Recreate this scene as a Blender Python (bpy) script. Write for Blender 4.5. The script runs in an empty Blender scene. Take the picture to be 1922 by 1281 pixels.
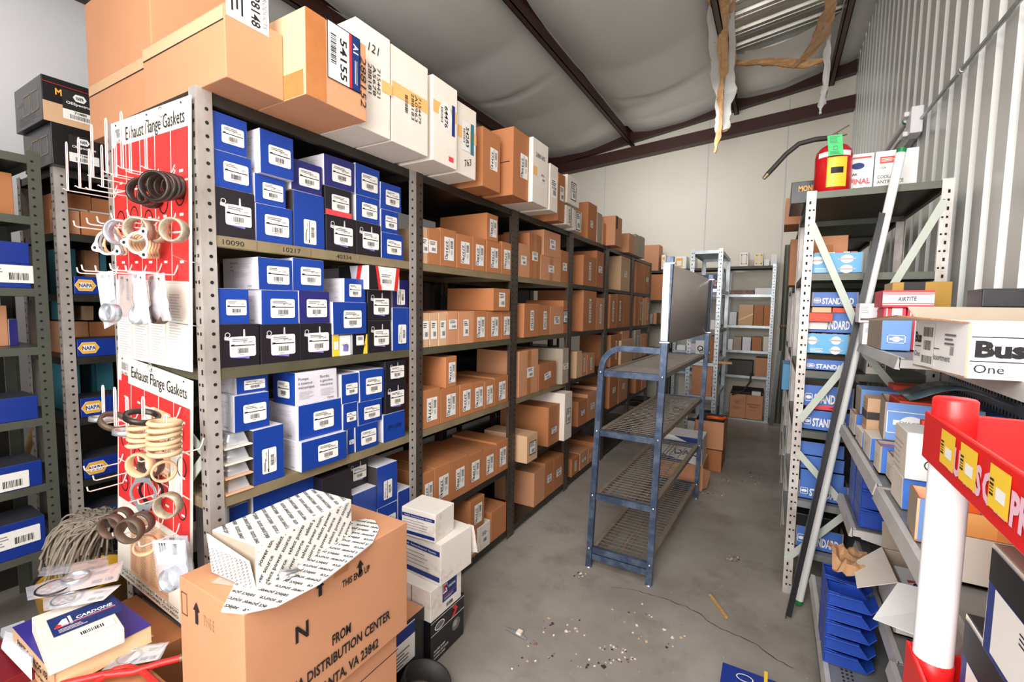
import bpy, math, random
from mathutils import Vector, Matrix, noise
random.seed(7)
SC = bpy.context.scene
COL = SC.collection

# ---------------------------------------------------------------- camera
CAMPOS = Vector((0, 0, 1.515))
FPX = 854.0
def _n(v): return v / v.length
_Y = _n(Vector((495., -55., FPX)))                       # the aisle direction in camera axes (right, down, forward)
_dy = FPX * FPX / (55 + .0163 * 495)
_U = Vector((.0163 * _dy, -_dy, -FPX)); _U = _n(_U - _Y * _U.dot(_Y))
_X = _U.cross(_Y) * -1
if _X[0] < 0: _X = -_X
ROT = Matrix((_X, _Y, _U))                               # world = ROT @ camera
cam = bpy.data.objects.new('camera', bpy.data.cameras.new('camera')); COL.objects.link(cam)
cam.data.sensor_width = 36.0
cam.data.lens = FPX / 1922 * 36
cam.data.clip_start = .02
r_, d_, f_ = (ROT.col[i].copy() for i in range(3))
M = Matrix((r_, -d_, -f_)).transposed().to_4x4(); M.translation = CAMPOS
cam.matrix_world = M
SC.camera = cam

# ---------------------------------------------------------------- light and exposure
SC.view_settings.view_transform = 'Standard'
SC.view_settings.look = 'None'
SC.view_settings.gamma = 1
SC.view_settings.exposure = 0.8
W = bpy.data.worlds.new('daylight'); SC.world = W; W.use_nodes = True
W.node_tree.nodes['Background'].inputs[0].default_value = (.93, .96, 1, 1)
W.node_tree.nodes['Background'].inputs[1].default_value = .4
def area(name, loc, target, sx, sy, power, col=(1, 1, 1)):
    l = bpy.data.lights.new(name, 'AREA'); l.shape = 'RECTANGLE'; l.size = sx; l.size_y = sy; l.energy = power; l.color = col
    o = bpy.data.objects.new(name, l); COL.objects.link(o); o.location = loc
    o.rotation_euler = (Vector(target) - Vector(loc)).to_track_quat('-Z', 'Y').to_euler(); return o
area('open_door_daylight', (-.25, -1.35, 2.0), (-.1, 2.2, 1.25), 2.0, 2.4, 78, (1, .985, .96))
area('ceiling_light_front', (.05, .1, 3.7), (-.2, .9, .8), 1.4, .6, 22, (1, .97, .93))
area('left_wall_fill', (-3.55, .3, 3.3), (-4.73, 1.4, 2.7), 1.2, .4, 11, (1, .98, .96))  # fill added to brighten the left wall, no fixture there
area('near_camera_fill', (-.25, -.5, 2.35), (.45, 2.2, .7), .9, .7, 13, (1, .99, .97))  # fill added near the camera to brighten the right side, no real source
area('ceiling_light_back', (-1.5, 5.5, 3.5), (-.8, 7.4, 1.8), 1.8, .4, 15, (.98, .98, 1))

# ---------------------------------------------------------------- helpers
def at(u, v, x=None, y=None, z=None):
    """The point of the place seen at photo pixel (u, v) on the plane x=, y= or z=."""
    d = ROT @ Vector((u - 961.0, v - 640.5, FPX))
    if x is not None: t = (x - CAMPOS.x) / d.x
    elif y is not None: t = (y - CAMPOS.y) / d.y
    else: t = (z - CAMPOS.z) / d.z
    return CAMPOS + d * t
def lin(c):
    return tuple(((v / 255) / 12.92 if v / 255 <= .04045 else ((v / 255 + .055) / 1.055) ** 2.4) for v in c) + (1,)
MATS = {}
def mat(name, rgb, rough=.6, metal=0., var=0., noise_s=0., noise_a=.0, rgb2=None, bump=0., bump_s=60., spec=.5, emit=0., alpha=1., trans=0., coord='Object', stretch=(1, 1, 1), thr=None):
    m = bpy.data.materials.new(name); m.use_nodes = True; nt = m.node_tree; b = nt.nodes['Principled BSDF']
    b.inputs['Roughness'].default_value = rough; b.inputs['Metallic'].default_value = metal
    b.inputs['Specular IOR Level'].default_value = spec
    b.inputs['Base Color'].default_value = lin(rgb)
    if alpha < 1: b.inputs['Alpha'].default_value = alpha
    if trans: b.inputs['Transmission Weight'].default_value = trans
    if emit:
        b.inputs['Emission Color'].default_value = lin(rgb); b.inputs['Emission Strength'].default_value = emit
    L = nt.links.new; N = nt.nodes.new
    if noise_a or var or bump:
        tc = N('ShaderNodeTexCoord'); mp = N('ShaderNodeMapping'); mp.inputs['Scale'].default_value = stretch
        L(tc.outputs[coord], mp.inputs[0])
    src = None
    if noise_a:
        nz = N('ShaderNodeTexNoise'); nz.inputs['Scale'].default_value = noise_s or 8; nz.inputs['Detail'].default_value = 6; nz.inputs['Roughness'].default_value = .65
        L(mp.outputs[0], nz.inputs['Vector'])
        rp = N('ShaderNodeValToRGB'); lo, hi = thr or (.3, .75)
        rp.color_ramp.elements[0].position = lo; rp.color_ramp.elements[1].position = hi
        L(nz.outputs['Fac'], rp.inputs[0])
        mx = N('ShaderNodeMix'); mx.data_type = 'RGBA'; mx.inputs['A'].default_value = lin(rgb); mx.inputs['B'].default_value = lin(rgb2 or tuple(c * .7 for c in rgb))
        ml = N('ShaderNodeMath'); ml.operation = 'MULTIPLY'; ml.inputs[1].default_value = noise_a; L(rp.outputs[0], ml.inputs[0]); L(ml.outputs[0], mx.inputs['Factor'])
        src = mx.outputs['Result']
    if var:
        oi = N('ShaderNodeObjectInfo'); hs = N('ShaderNodeHueSaturation')
        ma = N('ShaderNodeMath'); ma.operation = 'MULTIPLY_ADD'; ma.inputs[1].default_value = var * 2; ma.inputs[2].default_value = 1 - var
        L(oi.outputs['Random'], ma.inputs[0]); L(ma.outputs[0], hs.inputs['Value'])
        if src: L(src, hs.inputs['Color'])
        else: hs.inputs['Color'].default_value = lin(rgb)
        src = hs.outputs[0]
    if src: L(src, b.inputs['Base Color'])
    if bump:
        n2 = N('ShaderNodeTexNoise'); n2.inputs['Scale'].default_value = bump_s; n2.inputs['Detail'].default_value = 4; L(mp.outputs[0], n2.inputs['Vector'])
        bp = N('ShaderNodeBump'); bp.inputs['Strength'].default_value = bump; bp.inputs['Distance'].default_value = .01
        L(n2.outputs['Fac'], bp.inputs['Height']); L(bp.outputs[0], b.inputs['Normal'])
    MATS[name] = m; return m

mat('card', (206, 146, 108), .8, var=.10, noise_s=5, noise_a=.28, rgb2=(184, 124, 80), bump=.06, bump_s=25)
mat('card_orange', (182, 118, 74), .75, var=.08, noise_s=4, noise_a=.25, rgb2=(168, 98, 52), bump=.06, bump_s=25)
mat('card_tan', (214, 174, 136), .8, var=.06, noise_s=5, noise_a=.3, rgb2=(196, 150, 110), bump=.05)
mat('card_grey', (176, 160, 142), .85, var=.08, noise_s=5, noise_a=.35, rgb2=(140, 122, 104))
mat('card_white', (236, 226, 214), .75, var=.04, noise_s=6, noise_a=.35, rgb2=(206, 188, 168), bump=.04)
mat('card_dirty', (238, 230, 220), .75, noise_s=9, noise_a=.8, rgb2=(160, 120, 86), thr=(.56, .8))
mat('corr', (170, 120, 80), .9, noise_s=300, noise_a=.9, rgb2=(90, 55, 30))
mat('tape', (176, 108, 58), .28, noise_s=12, noise_a=.5, rgb2=(205, 140, 86), spec=.6)
mat('tape_yellow', (246, 190, 120), .35, noise_s=8, noise_a=.4, rgb2=(238, 170, 96))
mat('tape_clear', (226, 214, 205), .15, alpha=.45)
mat('blue', (22, 62, 152), .3, var=.08, noise_s=3, noise_a=.25, rgb2=(16, 46, 122), spec=.6)
mat('blue_dark', (40, 40, 110), .3, var=.08, noise_s=3, noise_a=.25, rgb2=(30, 30, 90), spec=.6)
mat('blue_napa', (20, 50, 140), .4, var=.08, noise_s=6, noise_a=.3, rgb2=(14, 36, 104))
mat('blue_lid', (50, 52, 66), .6, noise_s=8, noise_a=.5, rgb2=(84, 82, 86))
mat('blue_std', (70, 112, 190), .45, var=.06, noise_s=5, noise_a=.25, rgb2=(92, 132, 204))
mat('blue_light', (100, 176, 226), .45, var=.04, noise_s=5, noise_a=.2, rgb2=(126, 192, 232))
mat('blue_exact', (110, 154, 220), .5, var=.05, noise_s=4, noise_a=.25, rgb2=(134, 172, 228))
mat('blue_bin', (38, 78, 180), .35, noise_s=14, noise_a=.5, rgb2=(28, 52, 128))
mat('blue_edge', (70, 120, 205), .4)
mat('black', (30, 26, 32), .35, var=.1, noise_s=6, noise_a=.3, rgb2=(44, 38, 44))
mat('black_box', (24, 23, 26), .3, noise_s=8, noise_a=.3, rgb2=(42, 40, 42))
mat('charcoal', (60, 54, 52), .5, noise_s=8, noise_a=.3, rgb2=(44, 40, 38))
mat('white', (240, 238, 236), .55)
mat('white_side', (226, 222, 228), .4, noise_s=14, noise_a=.5, rgb2=(190, 184, 200))
mat('cream', (246, 240, 226), .5)
mat('label', (240, 236, 230), .5)
mat('ink', (24, 22, 24), .6)
mat('ink_grey', (110, 106, 108), .6)
mat('ink_blue', (24, 48, 120), .6)
mat('ink_faint', (176, 140, 110), .7)
mat('ink_pale', (196, 190, 192), .7)
mat('red', (212, 44, 40), .4)
mat('red_board', (228, 50, 48), .5, noise_s=4, noise_a=.15, rgb2=(214, 40, 40))
mat('pink', (226, 70, 80), .5)
mat('yellow', (250, 206, 60), .4)
mat('gold', (180, 136, 40), .35, noise_s=4, noise_a=.3, rgb2=(150, 112, 30))
mat('orange', (240, 100, 30), .45, noise_s=5, noise_a=.2, rgb2=(220, 84, 22))
mat('orange_red', (224, 78, 50), .5)
mat('peach', (244, 190, 150), .6)
mat('green', (60, 200, 110), .5)
mat('green_dark', (20, 130, 70), .4)
mat('violet', (150, 132, 210), .35, noise_s=40, noise_a=.8, rgb2=(84, 70, 130))
mat('teal', (54, 118, 134), .6)
mat('navy', (24, 50, 110), .45)
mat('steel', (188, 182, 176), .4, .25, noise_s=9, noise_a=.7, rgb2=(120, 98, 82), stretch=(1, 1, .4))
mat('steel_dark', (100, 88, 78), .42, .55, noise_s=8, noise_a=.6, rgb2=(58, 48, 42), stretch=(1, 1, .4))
mat('steel_white', (214, 208, 202), .45, .35, noise_s=12, noise_a=.7, rgb2=(128, 104, 96), stretch=(1, 1, .5), thr=(.42, .8))
mat('steel_green', (96, 98, 88), .45, .35, noise_s=7, noise_a=.4, rgb2=(66, 68, 60))
mat('shelf_olive', (104, 100, 78), .5, .3, noise_s=7, noise_a=.6, rgb2=(70, 64, 48))
mat('shelf_tan', (150, 134, 104), .6, .15, noise_s=7, noise_a=.6, rgb2=(104, 88, 62))
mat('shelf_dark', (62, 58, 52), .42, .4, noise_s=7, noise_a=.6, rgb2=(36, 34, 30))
mat('shelf_grey', (150, 150, 148), .45, .35, noise_s=9, noise_a=.6, rgb2=(96, 94, 92))
mat('shelf_white', (206, 204, 202), .5, .15, noise_s=9, noise_a=.5, rgb2=(160, 150, 142))
mat('strap', (196, 202, 190), .5, .1, noise_s=6, noise_a=.3, rgb2=(170, 172, 158))
mat('galv', (190, 196, 200), .35, .6, noise_s=14, noise_a=.6, rgb2=(120, 126, 132))
mat('chrome', (224, 224, 226), .18, .9)
mat('wire', (238, 226, 220), .35, .2)
mat('rack_blue', (62, 76, 100), .3, .4, noise_s=14, noise_a=.7, rgb2=(130, 146, 168), thr=(.45, .8))
mat('rack_tan', (152, 138, 122), .5, .2, noise_s=18, noise_a=.6, rgb2=(96, 82, 68))
mat('rack_wire', (140, 132, 124), .4, .5, noise_s=20, noise_a=.5, rgb2=(84, 78, 74))
mat('sign_grey', (206, 196, 188), .4, noise_s=1.6, noise_a=.5, rgb2=(188, 178, 170))
mat('hole', (12, 11, 12), .8)
mat('rust', (126, 78, 60), .8, .2, noise_s=22, noise_a=.7, rgb2=(176, 150, 140))
mat('purlin', (66, 34, 28), .45, noise_s=6, noise_a=.4, rgb2=(44, 22, 18))
mat('ring_dark', (54, 48, 46), .35, .7, noise_s=20, noise_a=.6, rgb2=(96, 84, 76))
mat('ring_brown', (104, 84, 70), .55, .35, noise_s=25, noise_a=.7, rgb2=(70, 54, 44))
mat('ring_tan', (222, 186, 146), .7, noise_s=30, noise_a=.6, rgb2=(186, 146, 104))
mat('ring_mesh', (196, 180, 158), .5, .4, noise_s=90, noise_a=.9, rgb2=(130, 112, 92))
mat('ring_silver', (200, 204, 210), .3, .7, noise_s=20, noise_a=.4, rgb2=(150, 154, 162))
mat('plastic_clear', (235, 238, 245), .12, alpha=.30, spec=.7)
mat('plastic_bag', (228, 230, 242), .18, alpha=.42, spec=.7, bump=.5, bump_s=18)
mat('paper_pink', (242, 208, 186), .6, noise_s=6, noise_a=.2, rgb2=(230, 190, 166))
mat('paper_tan', (226, 178, 140), .7, noise_s=6, noise_a=.3, rgb2=(206, 156, 118))
mat('page', (236, 204, 160), .8, noise_s=3, noise_a=.4, rgb2=(216, 176, 124), stretch=(1, 1, 90))
mat('page_orange', (232, 176, 118), .8, noise_s=3, noise_a=.4, rgb2=(208, 146, 86), stretch=(1, 1, 90))
mat('mop', (150, 138, 122), .9, noise_s=40, noise_a=.8, rgb2=(92, 82, 72))
mat('wood', (206, 160, 100), .6, noise_s=10, noise_a=.5, rgb2=(170, 122, 70), stretch=(1, 1, .15))
mat('red_cable', (196, 40, 36), .4)
mat('copper', (150, 128, 96), .4, .6, noise_s=40, noise_a=.6, rgb2=(96, 78, 56))
mat('rubber', (38, 35, 34), .6, noise_s=20, noise_a=.4, rgb2=(62, 56, 52))
mat('red_plastic', (226, 34, 34), .35, noise_s=3, noise_a=.2, rgb2=(206, 28, 28))
mat('white_plastic', (244, 242, 244), .3)
mat('lamp_white', (248, 248, 246), .3)
mat('ext_red', (204, 24, 30), .22, noise_s=4, noise_a=.2, rgb2=(176, 18, 24))
mat('insul_brown', (206, 150, 92), .95, noise_s=16, noise_a=.7, rgb2=(236, 206, 166), bump=.8, bump_s=30)
mat('paper_brown', (196, 150, 108), .75, noise_s=5, noise_a=.4, rgb2=(158, 112, 74), bump=.5, bump_s=9)
mat('sticker_pink', (236, 190, 206), .4)
mat('maroon', (120, 24, 34), .45)
mat('yellow_bucket', (226, 176, 40), .4, noise_s=8, noise_a=.4, rgb2=(180, 120, 30))
mat('violet_cover', (58, 48, 140), .35, noise_s=6, noise_a=.3, rgb2=(44, 40, 110))
mat('magenta', (206, 40, 120), .4)

class MB:
    """Collects vertices and faces; build() links them as one mesh object."""
    def __init__(s): s.v = []; s.f = []; s.m = []; s.mats = []; s.smooth = []
    def mi(s, m):
        if m not in s.mats: s.mats.append(m)
        return s.mats.index(m)
    def add(s, vs, fs, m, smooth=False):
        o = len(s.v); s.v += [tuple(v) for v in vs]; k = s.mi(m)
        for f in fs: s.f.append([o + i for i in f]); s.m.append(k); s.smooth.append(smooth)
    def quad(s, a, b, c, d, m): s.add([a, b, c, d], [(0, 1, 2, 3)], m)
    def box(s, x0, x1, y0, y1, z0, z1, m, fm=None):
        vs = [(x, y, z) for z in (z0, z1) for y in (y0, y1) for x in (x0, x1)]
        F = {'-z': (0, 2, 3, 1), '+z': (4, 5, 7, 6), '-y': (0, 1, 5, 4), '+y': (2, 6, 7, 3), '-x': (0, 4, 6, 2), '+x': (1, 3, 7, 5)}
        o = len(s.v); s.v += vs
        for k, f in F.items():
            s.f.append([o + i for i in f]); s.m.append(s.mi((fm or {}).get(k, m))); s.smooth.append(False)
    def hexa(s, p, m, fm=None):
        """Eight corners: bottom ring (4) then top ring (4)."""
        o = len(s.v); s.v += [tuple(q) for q in p]
        for k, f in {'b': (0, 3, 2, 1), 't': (4, 5, 6, 7), 's0': (0, 1, 5, 4), 's1': (1, 2, 6, 5), 's2': (2, 3, 7, 6), 's3': (3, 0, 4, 7)}.items():
            s.f.append([o + i for i in f]); s.m.append(s.mi((fm or {}).get(k, m))); s.smooth.append(False)
    def beam(s, a, b, w, h, m, up=(0, 0, 1)):
        a = Vector(a); b = Vector(b); d = (b - a).normalized(); u = Vector(up)
        if abs(d.dot(u)) > .98: u = Vector((0, 1, 0))
        sx = d.cross(u).normalized(); sy = sx.cross(d).normalized()
        ps = []
        for q in (a, b):
            for i, j in ((-1, -1), (1, -1), (1, 1), (-1, 1)): ps.append(q + sx * (w / 2 * i) + sy * (h / 2 * j))
        s.hexa(ps, m)
    def tube(s, pts, r, m, seg=8, cap=True, closed=False, ph=0.):
        pts = [Vector(p) for p in pts]; n = len(pts); rings = []; prev = None
        for i, p in enumerate(pts):
            if closed: t = pts[(i + 1) % n] - pts[i - 1]
            else: t = pts[min(i + 1, n - 1)] - pts[max(i - 1, 0)]
            t.normalize()
            if prev is None:
                a = Vector((0, 0, 1)) if abs(t.z) < .9 else Vector((0, 1, 0)); u = t.cross(a).normalized()
            else:
                u = (prev - t * prev.dot(t)); u = u.normalized() if u.length > 1e-6 else t.orthogonal().normalized()
            prev = u; w = t.cross(u); rr = r[i] if isinstance(r, (list, tuple)) else r
            rings.append([p + (u * math.cos(ph + 2 * math.pi * k / seg) + w * math.sin(ph + 2 * math.pi * k / seg)) * rr for k in range(seg)])
        vs = [v for rg in rings for v in rg]; fs = []
        for i in range(n if closed else n - 1):
            j = (i + 1) % n
            for k in range(seg): fs.append((i * seg + k, i * seg + (k + 1) % seg, j * seg + (k + 1) % seg, j * seg + k))
        s.add(vs, fs, m, seg > 4)
        if cap and not closed:
            s.add(rings[0], [tuple(range(seg))[::-1]], m); s.add(rings[-1], [tuple(range(seg))], m)
    def lathe(s, c, axis, prof, m, seg=24, smooth=True):
        """prof: list of (radius, distance along the axis)."""
        ax = Vector(axis).normalized(); u = ax.orthogonal().normalized(); w = ax.cross(u); c = Vector(c); vs = []; fs = []
        for r, h in prof:
            for k in range(seg):
                t = 2 * math.pi * k / seg; vs.append(c + ax * h + (u * math.cos(t) + w * math.sin(t)) * r)
        for i in range(len(prof) - 1):
            for k in range(seg): fs.append((i * seg + k, i * seg + (k + 1) % seg, (i + 1) * seg + (k + 1) % seg, (i + 1) * seg + k))
        s.add(vs, fs, m, smooth)
    def build(s, name, parent=None, local=False, bevel=0):
        me = bpy.data.meshes.new(name)
        off = Vector((0, 0, 0))
        if parent is not None and not local: off = Vector(WORLD.get(parent.name, (0, 0, 0)))
        me.from_pydata([tuple(Vector(v) - off) for v in s.v], [], s.f)
        for m in s.mats: me.materials.append(MATS[m])
        me.polygons.foreach_set('material_index', s.m)
        me.polygons.foreach_set('use_smooth', s.smooth)
        me.update()
        o = bpy.data.objects.new(name, me); COL.objects.link(o)
        if parent is not None:
            o.parent = parent; WORLD[o.name] = tuple(off)
        else: WORLD[o.name] = (0, 0, 0)
        if bevel:
            b = o.modifiers.new('edge', 'BEVEL'); b.width = bevel; b.segments = 2; b.limit_method = 'ANGLE'; b.angle_limit = math.radians(40)
        return o
WORLD = {}
def thing(name, label, cat, loc=(0, 0, 0), group=None):
    o = bpy.data.objects.new(name, None); COL.objects.link(o); o.location = loc; o.empty_display_size = .05
    o['label'] = label; o['category'] = cat
    if group: o['group'] = group
    WORLD[o.name] = tuple(loc); return o
def tag(o, label, cat, group=None, kind=None):
    o['label'] = label; o['category'] = cat
    if group: o['group'] = group
    if kind: o['kind'] = kind
    return o
def struct(mb, name):
    o = mb.build(name); o['kind'] = 'structure'; return o

_TXT = {}
def text_mesh(s, bold=0.0):
    k = (s, bold)
    if k not in _TXT:
        cu = bpy.data.curves.new('t', 'FONT'); cu.body = s; cu.size = 1.0; cu.offset = bold; cu.resolution_u = 2
        o = bpy.data.objects.new('t', cu); COL.objects.link(o)
        me = bpy.data.meshes.new_from_object(o)
        vs = [(v.co.x, v.co.y) for v in me.vertices]; fs = [tuple(p.vertices) for p in me.polygons]
        bpy.data.objects.remove(o); bpy.data.meshes.remove(me); bpy.data.curves.remove(cu)
        w = max([v[0] for v in vs] + [.01]); 
        _TXT[k] = (vs, fs, w)
    return _TXT[k]

class D:
    """A flat print: rectangles, shapes and lettering in metres about its own centre."""
    def __init__(s, w, h): s.w = w; s.h = h; s.it = []
    def poly(s, pts, m, z=1): s.it.append((list(pts), [tuple(range(len(pts)))], m, z)); return s
    def rect(s, cx, cy, w, h, m, z=1): return s.poly([(cx - w / 2, cy - h / 2), (cx + w / 2, cy - h / 2), (cx + w / 2, cy + h / 2), (cx - w / 2, cy + h / 2)], m, z)
    def base(s, m, r=0.0):
        if not r: return s.rect(0, 0, s.w, s.h, m, 0)
        p = []
        for cx, cy, a in ((s.w / 2 - r, s.h / 2 - r, 0), (-s.w / 2 + r, s.h / 2 - r, 90), (-s.w / 2 + r, -s.h / 2 + r, 180), (s.w / 2 - r, -s.h / 2 + r, 270)):
            for k in range(4):
                t = math.radians(a + 30 * k); p.append((cx + r * math.cos(t), cy + r * math.sin(t)))
        return s.poly(p, m, 0)
    def ell(s, cx, cy, rx, ry, m, z=1, n=20): return s.poly([(cx + rx * math.cos(2 * math.pi * k / n), cy + ry * math.sin(2 * math.pi * k / n)) for k in range(n)], m, z)
    def ring(s, cx, cy, rx, ry, t, m, z=1, n=24):
        vs = []; fs = []
        for k in range(n):
            a = 2 * math.pi * k / n; vs += [(cx + rx * math.cos(a), cy + ry * math.sin(a)), (cx + (rx - t) * math.cos(a), cy + (ry - t) * math.sin(a))]
        for k in range(n):
            j = (k + 1) % n; fs.append((2 * k, 2 * j, 2 * j + 1, 2 * k + 1))
        s.it.append((vs, fs, m, z)); return s
    def frame(s, cx, cy, w, h, t, m, z=1):
        for a in ((cx, cy + h / 2 - t / 2, w, t), (cx, cy - h / 2 + t / 2, w, t), (cx - w / 2 + t / 2, cy, t, h), (cx + w / 2 - t / 2, cy, t, h)): s.rect(*a, m, z)
        return s
    def text(s, t, cx, cy, h, m, z=2, bold=.0, w=None, rot=0, sx=1.0, shear=0, align='c'):
        vs, fs, tw = text_mesh(t, bold); sc = h / .72; kx = sc * sx
        if w: kx = w / tw
        x0 = {'c': -tw * kx / 2, 'l': 0, 'r': -tw * kx}[align]; c, n = math.cos(math.radians(rot)), math.sin(math.radians(rot)); o = []
        for x, y in vs:
            a = x * kx + x0 + shear * y * sc; b = y * sc - h / 2; o.append((cx + a * c - b * n, cy + a * n + b * c))
        s.it.append((o, fs, m, z)); return s
    def bars(s, cx, cy, w, h, m='ink', n=16, z=2, rot=0):
        rnd = random.Random(int(w * 1e5) + n); x = -w / 2
        while x < w / 2 - w / n * .5:
            bw = w / n * rnd.choice((.35, .5, .8)); 
            if rot: s.rect(cx, cy + x + bw / 2, h, bw, m, z)
            else: s.rect(cx + x + bw / 2, cy, bw, h, m, z)
            x += bw + w / n * rnd.choice((.35, .55, .7))
        return s
    def lines(s, cx, cy, w, h, n, m='ink_grey', fill=.45, z=2, rot=0):
        rnd = random.Random(n * 31 + int(w * 1e4))
        for i in range(n):
            p = (i + .5) / n - .5; l = rnd.uniform(.55, 1)
            if rot: s.rect(cx + p * w, cy + h / 2 * (1 - l), w / n * fill, h * l, m, z)
            else: s.rect(cx - w / 2 * (1 - l), cy - p * h, w * l, h / n * fill, m, z)
        return s
    def mesh(s, fn, mb):
        for vs, fs, m, z in s.it: mb.add([fn(x, y, z) for x, y in vs], fs, m)
    def on(s, o, face, u=0, v=0, name='label', rot=0, gap=.0016):
        """Stick the print on a face of box o; u, v from the face's centre."""
        w, d, h = o['dim'] if 'dim' in o else (0, 0, 0)
        O, U, V, Nn = {'+x': ((w / 2, 0, h / 2), (0, 1, 0), (0, 0, 1), (1, 0, 0)), '-x': ((-w / 2, 0, h / 2), (0, -1, 0), (0, 0, 1), (-1, 0, 0)),
                       '-y': ((0, -d / 2, h / 2), (1, 0, 0), (0, 0, 1), (0, -1, 0)), '+y': ((0, d / 2, h / 2), (-1, 0, 0), (0, 0, 1), (0, 1, 0)),
                       '+z': ((0, 0, h), (0, 1, 0), (-1, 0, 0), (0, 0, 1)), '+zf': ((0, 0, h), (1, 0, 0), (0, 1, 0), (0, 0, 1))}[face]
        O = Vector(O); U = Vector(U); V = Vector(V); Nn = Vector(Nn); c, n = math.cos(math.radians(rot)), math.sin(math.radians(rot)); mb = MB()
        def fn(x, y, z): return O + U * (u + x * c - y * n) + V * (v + x * n + y * c) + Nn * (gap + z * .00035)
        s.mesh(fn, mb); return mb.build(name, o, local=True)
    def on_quad(s, A, B, Cc, Dd, parent, name='label', gap=.001):
        """Lay the print over the quad A (lower corner), B, Cc, Dd going round."""
        A, B, Cc, Dd = map(Vector, (A, B, Cc, Dd)); nn = (B - A).cross(Dd - A).normalized(); mb = MB()
        def fn(x, y, z):
            p, q = x / s.w + .5, y / s.h + .5
            return A * (1 - p) * (1 - q) + B * p * (1 - q) + Cc * p * q + Dd * (1 - p) * q + nn * (gap + z * .00035)
        s.mesh(fn, mb); return mb.build(name, parent)

def box(name, label, cat, x0, x1, y0, y1, z0, z1, m='card', fm=None, group=None, rz=0, jit=.0012, seam=None, tilt=None):
    """A carton as one bevelled shell; its origin is the middle of its underside."""
    w, d, h = x1 - x0, y1 - y0, z1 - z0; mb = MB(); rnd = random.Random(int((x0 * 7 + y0 * 13 + z0 * 29) * 1e4))
    mb.box(-w / 2, w / 2, -d / 2, d / 2, 0, h, m, fm)
    mb.v = [(x + rnd.uniform(-jit, jit), y + rnd.uniform(-jit, jit), z + (rnd.uniform(-jit, jit) if z > 0 else 0)) for x, y, z in mb.v]
    o = mb.build(name, bevel=min(.0025, min(w, d, h) * .06)); o.location = ((x0 + x1) / 2, (y0 + y1) / 2, z0); o.rotation_euler = tilt or (0, 0, rz)
    o['dim'] = (w, d, h); tag(o, label, cat, group); WORLD[o.name] = tuple(o.location)
    if seam: flapseam(o, seam)
    return o
def flapseam(o, face, m='tape', tw=.05, tape=True):
    """The closed flaps of a carton face: the dark slit between them and the tape over it."""
    w, d, h = o['dim']; L = {'+z': d, '+x': h, '-y': h, '+x_': d, '+zx': w}[face]; f = face.rstrip('_').replace('zx', 'zf')
    t = D(1, 1)
    if face in ('+x', '-y'): t.rect(0, 0, .003, L * .98, 'hole', 0); t.rect(0, 0, tw, L, m, 1) if tape else None
    elif face == '+x_': t.rect(0, 0, L * .98, .003, 'hole', 0); t.rect(0, 0, L, tw, m, 1) if tape else None
    else: t.rect(0, 0, L * .98, .003, 'hole', 0); t.rect(0, 0, L, tw, m, 1) if tape else None
    t.on(o, f, name='tape' if tape else 'flap_slit', gap=.0014)
def open_carton(name, label, cat, x0, x1, y0, y1, z0, z1, m='card', inner=None, group=None, flaps='', fl=.09, rz=0, t=.005, fm=None, ang=35):
    """A carton without a lid: floor, four walls and folded-out flaps, each a part."""
    w, d, h = x1 - x0, y1 - y0, z1 - z0; inner = inner or m; mb = MB(); fm = fm or {}
    mb.box(-w / 2, w / 2, -d / 2, d / 2, 0, t, inner)
    mb.box(-w / 2, -w / 2 + t, -d / 2, d / 2, 0, h, inner, {'-x': fm.get('-x', m), '+z': 'corr'}); mb.box(w / 2 - t, w / 2, -d / 2, d / 2, 0, h, inner, {'+x': fm.get('+x', m), '+z': 'corr'})
    mb.box(-w / 2 + t, w / 2 - t, -d / 2, -d / 2 + t, 0, h, inner, {'-y': fm.get('-y', m), '+z': 'corr'}); mb.box(-w / 2 + t, w / 2 - t, d / 2 - t, d / 2, 0, h, inner, {'+y': fm.get('+y', m), '+z': 'corr'})
    o = mb.build(name); o.location = ((x0 + x1) / 2, (y0 + y1) / 2, z0); o.rotation_euler = (0, 0, rz); o['dim'] = (w, d, h); tag(o, label, cat, group); WORLD[o.name] = tuple(o.location)
    a = math.radians(ang); cs, sn = math.cos(a) * fl, math.sin(a) * fl
    for k in flaps.split():
        f = MB(); e = .003
        if k == '-x': p = [(-w / 2, -d / 2, h), (-w / 2, d / 2, h), (-w / 2 - cs, d / 2 - .008, h + sn), (-w / 2 - cs, -d / 2 + .008, h + sn)]
        elif k == '+x': p = [(w / 2, d / 2, h), (w / 2, -d / 2, h), (w / 2 + cs, -d / 2 + .008, h + sn), (w / 2 + cs, d / 2 - .008, h + sn)]
        elif k == '-y': p = [(w / 2, -d / 2, h), (-w / 2, -d / 2, h), (-w / 2 + .008, -d / 2 - cs, h + sn), (w / 2 - .008, -d / 2 - cs, h + sn)]
        else: p = [(-w / 2, d / 2, h), (w / 2, d / 2, h), (w / 2 - .008, d / 2 + cs, h + sn), (-w / 2 + .008, d / 2 + cs, h + sn)]
        f.hexa([Vector(q) for q in p] + [Vector(q) + Vector((0, 0, e)) for q in p], inner, {'b': m, 's1': 'corr', 's2': 'corr'})
        f.build('flap', o, local=True)
    return o
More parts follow.
